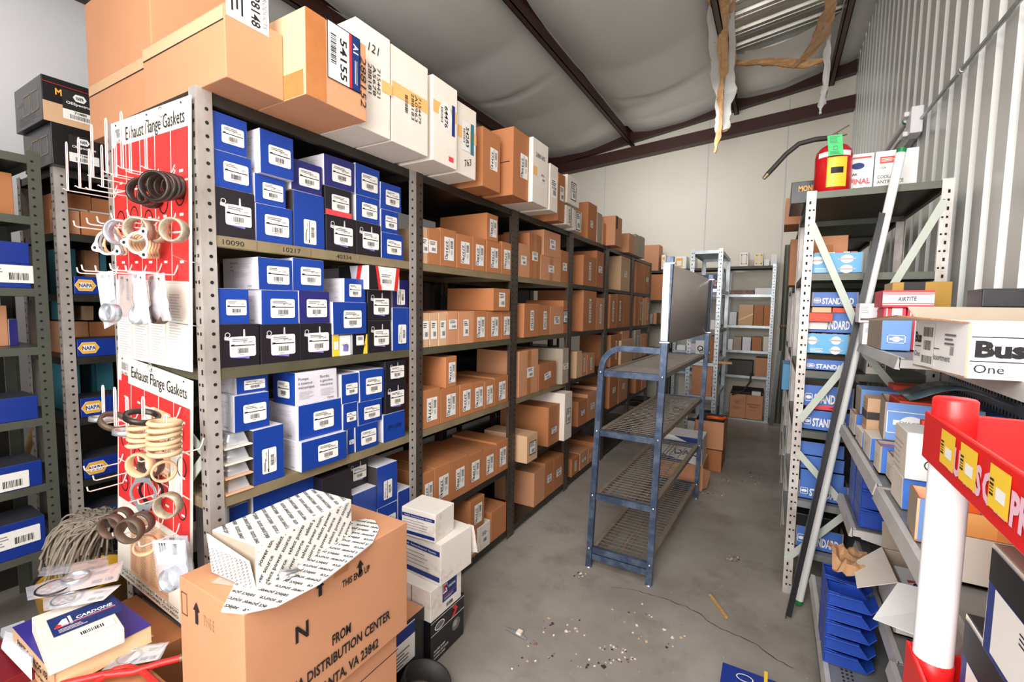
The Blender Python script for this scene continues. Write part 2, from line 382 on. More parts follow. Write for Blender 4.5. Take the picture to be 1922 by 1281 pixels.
# ================================================================ the room
XL, XR, YB, Y0 = -4.73, .735, 7.42, -1.75
def roofz(x): return 4.41 + .14 * x
def ramp_mat(name, fn): 
    m = bpy.data.materials.new(name); m.use_nodes = True; fn(m.node_tree, m.node_tree.nodes['Principled BSDF']); MATS[name] = m
def _concrete(nt, b):
    N = nt.nodes.new; L = nt.links.new; tc = N('ShaderNodeTexCoord')
    def nz(s, d=6, r=.6):
        n = N('ShaderNodeTexNoise'); n.inputs['Scale'].default_value = s; n.inputs['Detail'].default_value = d; n.inputs['Roughness'].default_value = r; L(tc.outputs['Object'], n.inputs[0]); return n
    def rp(src, a, b_, ca, cb):
        r = N('ShaderNodeValToRGB'); r.color_ramp.elements[0].position = a; r.color_ramp.elements[1].position = b_; r.color_ramp.elements[0].color = ca; r.color_ramp.elements[1].color = cb; L(src, r.inputs[0]); return r
    big = rp(nz(.9, 5).outputs['Fac'], .36, .64, lin((134, 127, 119)), lin((168, 162, 154)))
    st = rp(nz(2.6, 8, .7).outputs['Fac'], .52, .72, (0, 0, 0, 1), (1, 1, 1, 1))
    m1 = N('ShaderNodeMix'); m1.data_type = 'RGBA'; L(big.outputs[0], m1.inputs['A']); m1.inputs['B'].default_value = lin((92, 76, 62)); 
    k = N('ShaderNodeMath'); k.operation = 'MULTIPLY'; k.inputs[1].default_value = .55; L(st.outputs[0], k.inputs[0]); L(k.outputs[0], m1.inputs['Factor'])
    sp = rp(nz(42, 4, .7).outputs['Fac'], .66, .74, (0, 0, 0, 1), (1, 1, 1, 1))
    m2 = N('ShaderNodeMix'); m2.data_type = 'RGBA'; L(m1.outputs['Result'], m2.inputs['A']); m2.inputs['B'].default_value = lin((84, 68, 56)); 
    k2 = N('ShaderNodeMath'); k2.operation = 'MULTIPLY'; k2.inputs[1].default_value = .6; L(sp.outputs[0], k2.inputs[0]); L(k2.outputs[0], m2.inputs['Factor'])
    fl = rp(nz(70, 3, .6).outputs['Fac'], .70, .74, (0, 0, 0, 1), (1, 1, 1, 1))
    m3 = N('ShaderNodeMix'); m3.data_type = 'RGBA'; L(m2.outputs['Result'], m3.inputs['A']); m3.inputs['B'].default_value = lin((214, 204, 194)); L(fl.outputs[0], m3.inputs['Factor'])
    L(m3.outputs['Result'], b.inputs['Base Color']); b.inputs['Roughness'].default_value = .5; b.inputs['Specular IOR Level'].default_value = .4
    bp = N('ShaderNodeBump'); bp.inputs['Strength'].default_value = .12; L(nz(30).outputs['Fac'], bp.inputs['Height']); L(bp.outputs[0], b.inputs['Normal'])
ramp_mat('concrete', _concrete)
mat('wall_cream', (228, 222, 206), .5, noise_s=1.2, noise_a=.35, rgb2=(212, 200, 178))
mat('wall_grey', (206, 204, 206), .6, noise_s=1.2, noise_a=.3, rgb2=(190, 188, 190))
mat('wall_metal', (226, 227, 224), .3, .1, noise_s=2.5, noise_a=.25, rgb2=(196, 198, 192))
mat('vinyl', (222, 220, 214), .5, noise_s=1.5, noise_a=.3, rgb2=(200, 196, 188), bump=.35, bump_s=7, stretch=(1.6, .35, 1))
mat('roof_metal', (190, 188, 180), .35, .45, noise_s=5, noise_a=.6, rgb2=(140, 128, 104))

b = MB(); b.box(XL, XR, Y0, YB, -.12, 0, 'concrete'); struct(b, 'floor')
b = MB(); b.box(XL - .1, XR, YB, YB + .12, 0, 4.75, 'wall_cream')
for x in (-2.55, -.98, .02): b.box(x - .006, x + .006, YB - .006, YB, 0, 4.6, 'wall_grey')
struct(b, 'wall_back')
b = MB(); b.box(XL - .12, XL, Y0, YB + .1, 0, 4.1, 'wall_grey'); struct(b, 'wall_left')
b = MB(); b.box(XL, -1.5, Y0 - .1, Y0, 0, 4.3, 'wall_grey'); b.box(-1.5, XR + .04, Y0 - .1, Y0, 3.4, 4.6, 'wall_grey'); struct(b, 'wall_front_blocker')  # unseen wall, put in to block daylight from the second row
# ribbed metal right wall
b = MB(); prof = []; y = Y0; P = .203
while y < YB:
    for dy, dx in ((0, 0), (.108, 0), (.122, .032), (.176, .032), (.190, 0)): prof.append((y + dy, XR + dx))
    y += P
prof.append((y, XR)); prof = [(min(p[0], YB + .05), p[1]) for p in prof]
vs = [(x, y, z) for y, x in prof for z in (0, 4.78)]; b.add(vs, [(2 * i, 2 * i + 2, 2 * i + 3, 2 * i + 1) for i in range(len(prof) - 1)], 'wall_metal')
struct(b, 'wall_right')
# purlins and the rake beam on the back wall
PUR = [-4.62, -3.52, -2.14, -.658, .447]
for k, x in enumerate(PUR):
    z = roofz(x); b = MB(); b.box(x, x + .06, Y0, YB, z, z + .008, 'purlin'); b.box(x, x + .008, Y0, YB, z, z + .2, 'purlin'); b.box(x, x + .06, Y0, YB, z + .19, z + .2, 'purlin'); b.box(x + .052, x + .06, Y0, YB, z, z + .025, 'purlin')
    struct(b, 'trim_%d' % (k + 1))
b = MB(); b.box(XL, XL + .2, Y0, YB, 3.79, 4.2, 'purlin'); struct(b, 'trim_8')
b = MB()
for (dy0, dy1, a0, a1) in ((.13, 0.0, 0, .165),):
    L0, L1 = XL, XR
    def rz(x): return 4.055 + .072 * x
    b.hexa([(L0, YB - .13, rz(L0)), (L1, YB - .13, rz(L1)), (L1, YB, rz(L1)), (L0, YB, rz(L0)), (L0, YB - .13, rz(L0) + .16), (L1, YB - .13, rz(L1) + .16), (L1, YB, rz(L1) + .16), (L0, YB, rz(L0) + .16)], 'purlin')
    b.hexa([(L0, YB - .15, rz(L0) - .01), (L1, YB - .15, rz(L1) - .01), (L1, YB, rz(L1) - .01), (L0, YB, rz(L0) - .01), (L0, YB - .15, rz(L0)), (L1, YB - .15, rz(L1)), (L1, YB, rz(L1)), (L0, YB, rz(L0))], 'purlin')
struct(b, 'trim_6')
b = MB(); b.hexa([(XL, YB - .1, roofz(XL) + .04), (XR, YB - .1, roofz(XR) + .04), (XR, YB, roofz(XR) + .04), (XL, YB, roofz(XL) + .04), (XL, YB - .1, roofz(XL) + .22), (XR, YB - .1, roofz(XR) + .22), (XR, YB, roofz(XR) + .22), (XL, YB, roofz(XL) + .22)], 'purlin'); struct(b, 'trim_7')
# insulation blanket sagging between the purlins, torn open over the aisle
HX0, HX1, HY0, HY1 = -.60, .44, 1.6, 6.05
b = MB(); xs = [XL + (XR - XL) * i / 110 for i in range(111)]; ys = [Y0 + (YB - Y0) * i / 120 for i in range(121)]
edges = [XL] + PUR[1:] + [XR]
def insz(x, y):
    k = max(i for i in range(len(edges) - 1) if x >= edges[i] - 1e-6); u = (x - edges[k]) / (edges[k + 1] - edges[k]); wdt = edges[k + 1] - edges[k]
    s = math.sin(math.pi * min(max(u, 0), 1)) ** .8 * min(wdt, 1.5)
    ph = (y + .35 * k) % 1.5 / 1.5; seam = math.exp(-((ph - .5) / .012) ** 2) * .03
    end = min(1, max(0, (YB - .05 - y) / .5))
    return roofz(x) + .20 - s * (.085 + .045 * math.sin(math.pi * ph)) * (.55 + .45 * end) + seam * s + .012 * noise.noise(Vector((x * 3, y * 1.1, k)))
vs = [(x, y, insz(x, y)) for y in ys for x in xs]; fs = []
for j in range(120):
    for i in range(110):
        cx, cy = (xs[i] + xs[i + 1]) / 2, (ys[j] + ys[j + 1]) / 2
        if HX0 < cx < HX1 and HY0 < cy < HY1 - .12 * math.sin((cx - HX0) * 3): continue
        k = j * 111 + i; fs.append((k, k + 111, k + 112, k + 1))
b.add(vs, fs, 'vinyl', True); struct(b, 'ceiling')
b = MB(); n = 0; y = 1.3; pr = []
while y < 6.4:
    for dy, dz in ((0, 0), (.09, 0), (.11, .04), (.15, .04), (.17, 0), (.22, 0), (.225, .01), (.235, .01), (.24, 0), (.28, 0), (.285, .01), (.295, .01)): pr.append((y + dy, dz))
    y += .305
vs = []
for y, dz in pr: vs += [(-.9, y, roofz(-.9) + .24 + dz), (XR + .05, y, roofz(XR) + .24 + dz)]
b.add(vs, [(2 * i, 2 * i + 1, 2 * i + 3, 2 * i + 2) for i in range(len(pr) - 1)], 'roof_metal'); struct(b, 'ceiling_roof_panel')
# torn edges of the blanket
def ribbon(mb, pts, widths, m0, m1, th=.05, seed=1, sub=5):
    """A ragged strip: outer vinyl face and fibre face behind."""
    rnd = random.Random(seed); n = len(pts); A = []; B = []
    P_ = []
    W_ = []
    for i in range(n - 1):
        for k in range(sub):
            t = k / sub; P_.append(Vector(pts[i]).lerp(Vector(pts[i + 1]), t)); W_.append(Vector(widths[i]).lerp(Vector(widths[i + 1]), t))
    P_.append(Vector(pts[-1])); W_.append(Vector(widths[-1])); vs = []; fs = []; K = 6
    for i, (p, w) in enumerate(zip(P_, W_)):
        for k in range(K):
            u = k / (K - 1) - .5; j = noise.noise(Vector((i * .35, k * .8, seed))) * .03
            vs.append(p + w * (u + rnd.uniform(-.04, .04)) + Vector((j, j, j * .5)))
    for i in range(len(P_) - 1):
        for k in range(K - 1): fs.append((i * K + k, i * K + k + 1, (i + 1) * K + k + 1, (i + 1) * K + k))
    mb.add(vs, fs, m0, True)
    nv = [v + Vector((0, th * .5, 0)) + Vector((rnd.uniform(-.01, .01), th * .3, rnd.uniform(-.012, .012))) for v in vs]
    mb.add(nv, fs, m1, True)
def _h(u, v, y): return at(u, v, y=y)
t = thing('torn_insulation', 'long grey and brown insulation strip hanging by the open roof panel', 'insulation', at(1352, 280, y=5.9))
b = MB(); py = 5.9
pl = [(1352, -30, 4.6), (1353, 40, 5.1), (1355, 110, 5.6), (1360, 170, 5.9), (1358, 215, 5.9), (1354, 245, 5.9)]
ribbon(b, [at(u, v, y=y) for u, v, y in pl], [(.22, 0, .02), (.24, 0, .02), (.26, 0, 0), (.22, 0, 0), (.16, 0, 0), (.15, 0, .02)], 'vinyl', 'insul_brown', seed=3); b.build('vinyl_facing', t)
b = MB(); pl = [(1356, -30, 4.55), (1357, 60, 5.2), (1358, 120, 5.6), (1353, 170, 5.85), (1352, 235, 5.86), (1346, 262, 5.86), (1342, 285, 5.86)]
ribbon(b, [at(u, v, y=y) for u, v, y in pl], [(.09, 0, 0), (.09, 0, 0), (.08, 0, 0), (.05, 0, 0), (.04, 0, 0), (.06, 0, .01), (.015, 0, 0)], 'insul_brown', 'insul_brown', seed=5); b.build('fibre_edge', t)
t = thing('insulation_scrap', 'torn brown insulation fold along the far edge of roof opening', 'insulation', at(1460, 118, y=6.02))
b = MB(); ribbon(b, [at(u, v, y=6.02) for u, v in ((1368, 118), (1410, 117), (1450, 115), (1480, 117), (1510, 120), (1546, 112))], [(0, .02, .05), (0, .05, .08), (0, .05, .1), (0, .05, .12), (0, .03, .1), (0, .02, .05)], 'insul_brown', 'insul_brown', seed=8); b.build('fibre_edge', t)
b = MB(); ribbon(b, [at(u, v, y=yy) for u, v, yy in ((1508, 112, 5.95), (1530, 85, 5.8), (1545, 55, 5.5), (1556, 15, 5.1), (1560, -30, 4.8))], [(.2, 0, .12), (.22, 0, .12), (.14, 0, .05), (.1, 0, .03), (.08, 0, .03)], 'insul_brown', 'paper_tan', seed=11); b.build('folded_flap', t)
b = MB(); ribbon(b, [at(u, v, y=5.95) for u, v in ((1556, 65), (1553, 110), (1549, 160), (1543, 190), (1540, 212))], [(.05, 0, 0), (.055, 0, 0), (.05, 0, 0), (.05, 0, 0), (.02, 0, 0)], 'vinyl', 'vinyl', seed=13, th=.01); tag(b.build('insulation_tape'), 'narrow grey tape strip dangling below the brown roof beam', 'tape strip')

# ================================================================ shelving units
def post(mb, x, y, top, sx, sy, m, w=.042, holes=('x', 'y')):
    """Slotted angle post whose corner is at x, y; flanges run towards sx, sy."""
    t = .003; xa, xb = sorted((x, x + sx * w)); ya, yb = sorted((y, y + sy * t)); mb.box(xa, xb, ya, yb, 0, top, m)
    xa, xb = sorted((x, x + sx * t)); ya, yb = sorted((y + sy * t, y + sy * w)); mb.box(xa, xb, ya, yb, 0, top, m)
    z = .05; k = 0
    while z < top - .02:
        e = .0006
        xx = x - sx * e; yc = y + sy * w * .62
        mb.add([(xx, yc + .0055 * math.cos(a), z + .0055 * math.sin(a)) for a in [math.pi / 4 * i for i in range(8)]], [tuple(range(8))], 'hole')
        yy = y - sy * e
        for f, hh in ((.40, .0042), (.80, .0048)):
            xc = x + sx * w * f
            if f < .5: mb.quad((xc - .0042, yy, z - (.008 if k % 2 else .005)), (xc + .0042, yy, z - (.008 if k % 2 else .005)), (xc + .0042, yy, z + (.008 if k % 2 else .005)), (xc - .0042, yy, z + (.008 if k % 2 else .005)), 'hole')
            elif k % 2 == 0: mb.add([(xc + .0048 * math.cos(a), yy, z + .0048 * math.sin(a)) for a in [math.pi / 4 * i for i in range(8)]], [tuple(range(8))], 'hole')
        z += .0381; k += 1
def shelf_board(mb, x0, x1, y0, y1, z, m, lip=.034):
    t = .0015; mb.box(x0, x1, y0, y1, z - t, z, m)
    mb.box(x1 - t, x1, y0, y1, z - lip, z - t, m); mb.box(x0, x0 + t, y0, y1, z - lip, z - t, m)
    mb.box(x0 + t, x1 - t, y0, y0 + t, z - lip, z - t, m); mb.box(x0 + t, x1 - t, y1 - t, y1, z - lip, z - t, m)
    mb.box(x1 - .02, x1 - t, y0, y1, z - lip, z - lip + t, m)
def unit(label, x0, x1, y0, y1, zs, top, pm, sm, brace=(), group=None, cat='shelving', clips=True, name='shelving_unit', back=False):
    t = thing(name, label, cat, ((x0 + x1) / 2, (y0 + y1) / 2, 0), group)
    for x, sx in ((x0, 1), (x1, -1)):
        for y, sy in ((y0, 1), (y1, -1)):
            p = MB(); post(p, x, y, top, sx, sy, pm); p.build('post', t)
    for i, z in enumerate(zs):
        s = MB(); shelf_board(s, x0 + .005, x1 - .005, y0 + .005, y1 - .005, z, sm[i] if isinstance(sm, (list, tuple)) else sm); so = s.build('shelf', t)
        if clips:
            for y, sy in ((y0 + .004, 1), (y1 - .004, -1)):
                c = MB(); c.box(x1 - .018, x1 - .006, min(y, y + sy * .012), max(y, y + sy * .012), z - .075, z - .037, 'chrome'); c.build('clip', so)
    for (a, bb) in brace:
        s = MB(); s.beam(a, bb, .032, .003, 'strap', up=(0, 1, 0) if abs(a[1] - bb[1]) < .01 else (1, 0, 0)); s.build('brace', t)
    if back: s = MB(); s.box(x0 + .006, x0 + .008, y0 + .045, y1 - .045, .05, top - .04, 'shelf_dark'); s.build('dark_backing', t)  # dark sheet added as shade behind the shelves
    return t
RX0, RX1, TOP = -2.052, -1.444, 2.127
SZ = [2.122, 1.715, 1.315, .915, .475, .06]
BAY = [.70 + .911 * i for i in range(8)]
ORD = ['first', 'second', 'third', 'fourth', 'fifth', 'sixth', 'seventh']
for i in range(6):
    y0, y1 = BAY[i] + (.002 if i else 0), BAY[i + 1] - .002
    br = []
    if i == 0: br = [((RX1 - .03, y0 + .0075, 2.07), (RX0 + .03, y0 + .0075, 1.72)), ((RX1 - .03, y0 + .0075, 1.05), (RX0 + .03, y0 + .0075, .55)), ((RX0 + .03, y0 + .0085, 1.35), (RX1 - .03, y0 + .0085, 1.05))]
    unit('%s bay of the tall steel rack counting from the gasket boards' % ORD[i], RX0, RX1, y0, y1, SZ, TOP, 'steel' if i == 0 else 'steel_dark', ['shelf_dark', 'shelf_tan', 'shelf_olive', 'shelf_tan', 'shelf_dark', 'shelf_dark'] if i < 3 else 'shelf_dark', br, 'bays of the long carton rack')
# masking tape notes on the first bay's shelf lips
for s_, y, z, m in (('10090', .79, 1.698, 'tape_yellow'), ('10217', .985, 1.698, 'tape_yellow'), ('40334', 1.205, 1.698, 'tape_yellow')):
    d = D(.15, .03).base('shelf_tan').text(s_, 0, 0, .016, 'ink', w=.07)
    o = d.on_quad((RX1 - .004, y - .075, z - .015), (RX1 - .004, y + .075, z - .015), (RX1 - .004, y + .075, z + .015), (RX1 - .004, y - .075, z + .015), None, 'shelf_note')
    tag(o, 'tape note reading %s on the upper shelf lip of first bay' % s_, 'shelf label', 'shelf notes')
# left row
LX0, LX1 = -3.30, -2.80
LZ1 = [2.13, 1.93, 1.62, 1.26, .93, .60, .30]
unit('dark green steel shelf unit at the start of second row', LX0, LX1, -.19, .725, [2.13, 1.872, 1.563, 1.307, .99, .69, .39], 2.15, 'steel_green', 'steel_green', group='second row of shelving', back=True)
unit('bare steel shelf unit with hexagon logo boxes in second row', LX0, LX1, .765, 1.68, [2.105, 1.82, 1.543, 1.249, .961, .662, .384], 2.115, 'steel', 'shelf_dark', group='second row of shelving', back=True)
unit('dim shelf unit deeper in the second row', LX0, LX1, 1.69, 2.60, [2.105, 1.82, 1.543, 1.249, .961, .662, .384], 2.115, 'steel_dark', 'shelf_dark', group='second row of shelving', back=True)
for k in range(4): unit('dim shelf unit seen through the long rack, %s beyond the first three' % ORD[k], LX0, LX1, 2.61 + .92 * k, 3.52 + .92 * k, [2.105, 1.82, 1.543, 1.249, .961, .662, .384], 2.115, 'steel_dark', 'shelf_dark', group='second row of shelving', back=True, clips=False)  # units added past the visible row so gaps between cartons read dark
# right row against the ribbed wall
QX0, QX1 = .107, .665
QZ = [2.122, 1.712, 1.212, .895, .52, .25]
for i in range(3):
    y0 = 2.79 + .916 * i; br = []
    if i == 0:
        f = y0 - .004
        br = [((QX0 + .03, f, 1.96), (.36, f, 1.42)), ((QX1 - .03, f, 2.03), (.38, f, 1.42)), ((.36, f, 1.33), (QX0 + .03, f, .95)), ((.38, f, 1.33), (QX1 - .05, f, 1.02)), ((QX0 + .03, f, .78), (.37, f, .52)), ((.36, f, .50), (QX0 + .01, f, .19))]
    o = unit('%s' % ['rusty slotted rack with strap braces ending behind the fluorescent tube', 'middle rack of the row along the ribbed wall', 'last rack of the row along the ribbed wall'][i], QX0, QX1, y0, y0 + .912, QZ, TOP, 'steel_white', ['steel_green', 'steel_green', 'steel_green', 'steel_green', 'shelf_grey', 'shelf_grey'], br, 'racks along the ribbed wall', clips=False)
# back wall units
BZ = [2.13, 1.745, 1.32, .975, .625, .02]
unit('grey slotted shelf unit against the back wall at aisle end', -.62, -.02, 7.02, 7.36, BZ, 2.15, 'galv', ['shelf_dark', 'galv', 'galv', 'galv', 'galv', 'galv'], group='back wall shelving', clips=False)
unit('shelf unit against the back wall hidden behind the grey sign', -1.30, -.66, 7.02, 7.36, [2.12, 1.745, 1.32, .93, .62, .12], 2.13, 'galv', ['shelf_dark', 'galv', 'galv', 'galv', 'galv', 'galv'], group='back wall shelving', clips=False)
unit('dark shelf unit in the back corner past the long rack', -2.05, -1.34, 7.02, 7.36, [2.10, 1.66, 1.30, .93, .55, .12], 2.12, 'shelf_dark', 'shelf_dark', group='back wall shelving', clips=False)
unit('tall narrow slotted shelf standing free in the aisle', -.80, -.49, 5.1, 6.0, [2.135, 1.74, 1.315, .97, .62, .22], 2.15, 'galv', ['galv', 'galv', 'rack_tan', 'galv', 'galv', 'galv'], clips=False)
# ================================================================ cartons on the long rack
_DL = {}
def cached(k, fn):
    if k not in _DL: _DL[k] = fn()
    return _DL[k]
def pump_label(w, h, red=False):
    d = D(w, h).base('label', min(w, h) * .1)
    d.lines(-w * .1, h * .33, w * .62, h * .16, 2, 'ink_grey', .5); d.text('SP1115MP', w * .18, h * .22, h * .09, 'ink', w=w * .36)
    d.rect(0, h * .06, w * .92, h * .05, 'ink'); d.rect(-w * .38, h * .10, w * .12, h * .05, 'ink')
    d.bars(0, -h * .2, w * .42, h * .25, n=14); d.lines(0, -h * .38, w * .3, h * .06, 1, 'ink_grey'); return d
def number_label(num, w, h):
    d = D(w, h).base('label'); d.text(num, -w * .22, 0, w * .24, 'ink', rot=-90, bold=.02, w=h * .66)
    d.lines(0, h * .05, w * .12, h * .8, 2, 'ink_grey', .4, rot=1); d.bars(w * .26, h * .2, h * .34, w * .26, n=13, rot=1); d.lines(w * .26, -h * .2, w * .2, h * .3, 2, 'ink_grey', .4, rot=1)
    d.rect(-w * .31, -h * .39, w * .26, h * .14, 'ink_blue', 2); d.ell(-w * .31, -h * .39, w * .09, h * .05, 'label', 3, 8); return d
def small_label(w, h, framed=False, txt=None):
    d = D(w, h).base('label', 0)
    if framed: d.frame(0, 0, w, h, min(w, h) * .07, 'ink', 1)
    d.lines(0, h * .26, w * .74, h * .3, 3, 'ink', .45); d.bars(w * .1, -h * .22, w * .5, h * .26, n=12)
    if txt: d.text(txt, 0, h * .02, h * .13, 'ink', bold=.02, w=w * .7)
    return d
def strip_label(w, h, txt='27310 US'):
    d = D(w, h).base('label'); d.text(txt, 0, 0, w * .6, 'ink', rot=90, bold=.02, w=h * .85); return d
def side_print(w, h, title=()):
    d = D(w, h); 
    for i, s in enumerate(title): d.text(s, -w * .42, h * (.36 - i * .12), h * .075, 'ink', align='l')
    d.lines(w * .1, h * .25, w * .5, h * .2, 4, 'ink_pale', .4); d.lines(0, -h * .02, w * .7, h * .2, 5, 'ink_pale', .35)
    d.text('Carter', w * .25, -h * .4, h * .06, 'ink'); return d
def pump_pic(w, h, k=0):
    """The violet pump printed on the black pump boxes."""
    d = D(w, h); s = min(w, h); d.poly([(-.28 * s, -.3 * s), (.2 * s, -.36 * s), (.26 * s, .12 * s), (-.2 * s, .2 * s)], 'violet'); d.ell(-.02 * s, .12 * s, .26 * s, .12 * s, 'violet', 2)
    d.poly([(-.42 * s, .16 * s), (-.2 * s, .12 * s), (-.2 * s, .2 * s), (-.42 * s, .24 * s)], 'ink_pale', 2); d.ring(-.34 * s, .28 * s, .07 * s, .07 * s, .02 * s, 'ink_pale', 3, 10); d.poly([(.05 * s, .2 * s), (.11 * s, .2 * s), (.1 * s, .42 * s), (.06 * s, .42 * s)], 'ink_pale', 2); return d
PLACED = []
OR2_ = ['first', 'second', 'third', 'fourth']
LABELQ = []
def supports(x0, x1, y0, y1):
    for p in PLACED:
        if min(x1, p[1]) - max(x0, p[0]) > .02 and min(y1, p[3]) - max(y0, p[2]) > .25 * min(y1 - y0, p[3] - p[2]): yield p
def put(bay, shelf, kind, uL, uR, vT, vB, xf=RX1, dep=None, **k):
    """A carton whose +X face is seen between photo columns uL..uR and rows vT..vB (rows at its near edge) on the plane x = xf."""
    vm = (vT + vB) / 2
    y0 = at(uL, vm, x=xf).y; slope = (585 - vm) / (1456 - uL); y1 = at(uR, vm + slope * (uR - uL), x=xf).y
    z1 = at(uL, vT, x=xf).z; z0 = at(uL, vB, x=xf).z
    dep = dep or {'bl': .21, 'dk': .21, 'bk': .2}.get(kind, .34); x0 = xf - dep
    i = bay - 1; y0 = max(y0, BAY[i] + .045 if not k.get('free') else y0)
    lim = BAY[i + 1] - (.047 if xf > RX1 - .0035 else .022)
    if y1 > lim and not k.get('free'): y1 = lim
    zs = SZ[shelf]; cand = [(zs, -1)] + [(p[5], p[6]) for p in supports(x0, xf, y0, y1) if p[5] < z0 + .07]
    zb, row = min(cand, key=lambda c: abs(c[0] - z0) - (.02 if c[0] > zs else 0)); row += 1
    for p in PLACED:                                                   # neighbours give way
        if min(xf, p[1]) - max(x0, p[0]) > .004 and min(z1, p[5]) - max(zb, p[4]) > .006:
            ov = min(y1, p[3]) - max(y0, p[2])
            if ov > 0:
                if (y0 + y1) > (p[2] + p[3]): y0 = p[3] + .001
                else: y1 = p[2] - .001
    if shelf > 0: z1 = min(z1, SZ[shelf - 1] - .038)
    if y1 - y0 < .02: return None
    k['kind0'] = kind; o = make(kind, x0, xf, y0, y1, zb + .0004, z1, k); PLACED.append((x0, xf, y0, y1, zb, z1, row)); LABELQ.append((o, bay, shelf, row, (y0 + y1) / 2, x0 + dep < RX1 - .03, k)); return o
LOOK = {'bl': ('fuel_pump_box', 'box', 'blue pump box'), 'dk': ('fuel_pump_box', 'box', 'dark blue pump box'), 'bk': ('fuel_pump_box', 'box', 'black pump box with violet print'),
        'br': ('carton', 'box', 'brown carton'), 'bo': ('carton', 'box', 'orange brown carton'), 'tn': ('carton', 'box', 'tan carton'), 'gy': ('carton', 'box', 'greyish carton'), 'wh': ('carton', 'box', 'white carton')}
CARDM = {'br': 'card', 'bo': 'card_orange', 'tn': 'card_tan', 'gy': 'card_grey', 'wh': 'card_white'}
def make(kind, x0, x1, y0, y1, z0, z1, k):
    nm, cat, look = LOOK[kind]; w, h = y1 - y0, z1 - z0
    if kind in ('bl', 'dk', 'bk'):
        fmt = {'bl': 'blue', 'dk': 'blue_dark', 'bk': 'black'}[kind]; sd = k.get('sd', 'white_side' if kind != 'bk' else 'black')
        o = box(nm, 'x', cat, x0, x1, y0, y1, z0, z1, fmt, {'-y': sd, '+y': sd, '+z': k.get('tp', 'white_side' if kind == 'bl' else 'black'), '-z': 'white_side'})
        if kind == 'bk' and not k.get('nopic'): cached(('pp', round(w, 2), round(h, 2)), lambda: pump_pic(w * .98, h * .98)).on(o, '+x', w * .02, 0, 'printed_picture', gap=.0012)
        if k.get('lab', 1):
            if k.get('vert'):
                lw, lh = min(.085, h * .55), min(.05, w * .6); d = cached(('pv', round(lw, 3), round(lh, 3)), lambda: pump_label(lw, lh)); d.on(o, '+x', k.get('lu', .0), k.get('lv', -h * .12), 'barcode_label', rot=90, gap=.0022)
            else:
                lw = min(.088, w * .66); lh = min(lw * .78, h * .56); d = cached(('pl', round(lw, 3), round(lh, 3)), lambda: pump_label(lw, lh)); d.on(o, '+x', k.get('lu', w * .06), k.get('lv', -h * .03), 'barcode_label', rot=k.get('lr', 0), gap=.0022)
        if k.get('side'): side_print(.17, h * .95, k['side'] if isinstance(k['side'], tuple) else ()).on(o, '-y', .015, 0, 'side_print')
        if k.get('pen'): D(w * .7, h * .3).text(k['pen'], 0, 0, h * .16, 'ink', shear=.2, w=w * .6).on(o, '+x', 0, k.get('pv', 0), 'pen_note')
    else:
        o = box(nm, 'x', cat, x0, x1, y0, y1, z0, z1, CARDM[kind])
        t = k.get('t', 'n')
        if t == 'n':
            lw, lh = min(.078, w * .62), min(.115, h * .66); num = k.get('num', '27310'); cached(('n', num, round(lw, 3), round(lh, 3)), lambda: number_label(num, lw, lh)).on(o, '+x', k.get('lu', w * .04), k.get('lv', -h * .02), 'number_label')
        elif t == 's':
            lw, lh = k.get('ls', (min(.1, w * .5), min(.06, h * .3))); small_label(lw, lh, k.get('fr', False), k.get('txt')).on(o, '+x', k.get('lu', 0), k.get('lv', 0), 'shipping_label', rot=k.get('lr', 0), gap=.002)
        elif t == 'v': strip_label(min(.05, w * .3), h * .6).on(o, '+x', k.get('lu', 0), k.get('lv', 0), 'strip_label')
        if k.get('tape'): flapseam(o, k['tape'])
        if k.get('seam'): flapseam(o, k['seam'], tape=False)
    if k.get('look'): o['look'] = k['look']
    return o

# ---- first bay, first shelf down
B = 'bl'; K = 'bk'; N_ = 'dk'
for a in ((K, 395, 479, 347, 443), (B, 479, 549, 380, 447), (B, 551, 609, 356, 455, dict(vert=1, sd='charcoal', lv=-.04)), (K, 612, 668, 402, 466), (K, 669, 715, 414, 476), (B, 716, 757, 435, 482),
          (B, 395, 473, 277, 345), (B, 474, 537, 323, 379), (N_, 546, 605, 295, 353), (K, 610, 660, 347, 400, dict(nopic=1, look='black pump box with pink lower stripe')), (B, 668, 712, 364, 413), (B, 714, 748, 391, 432),
          (B, 392, 464, 204, 275), (B, 488, 557, 239, 312, dict(xf=RX1 + .012, side=1)), (N_, 608, 665, 287, 345, dict(side=1)), (B, 667, 713, 305, 361, dict(side=1)), (B, 714, 753, 340, 389)):
    k = dict(a[5]) if len(a) > 5 else {}; xf = k.pop('xf', RX1 - .0065); o = put(1, 1, *a[:5], xf=xf, **k)
    if k.get('nopic') and o: D(o['dim'][1] * .98, .02).base('pink').on(o, '+x', 0, -o['dim'][2] * .4, 'pink_stripe')
# ---- first bay, second shelf down
MF = ('Mechanical', 'Fuel', 'Pump')
for a in ((K, 403, 487, 610, 693), (K, 489, 562, 610, 685), (K, 563, 623, 608, 677), (K, 691, 734, 603, 659), (B, 737, 771, 578, 657, dict(vert=1)),
          (B, 392, 468, 540, 607), (B, 490, 560, 544, 609, dict(side=1)), (N_, 561, 619, 546, 607), (K, 690, 734, 544, 602),
          (B, 485, 549, 482, 542, dict(side=MF)), (B, 550, 608, 484, 544)):
    k = dict(a[5]) if len(a) > 5 else {}; put(1, 2, *a[:5], xf=RX1 - .0065, **k)
put(1, 2, 'dk', 737, 771, 524, 577, xf=RX1 - .03, vert=1)
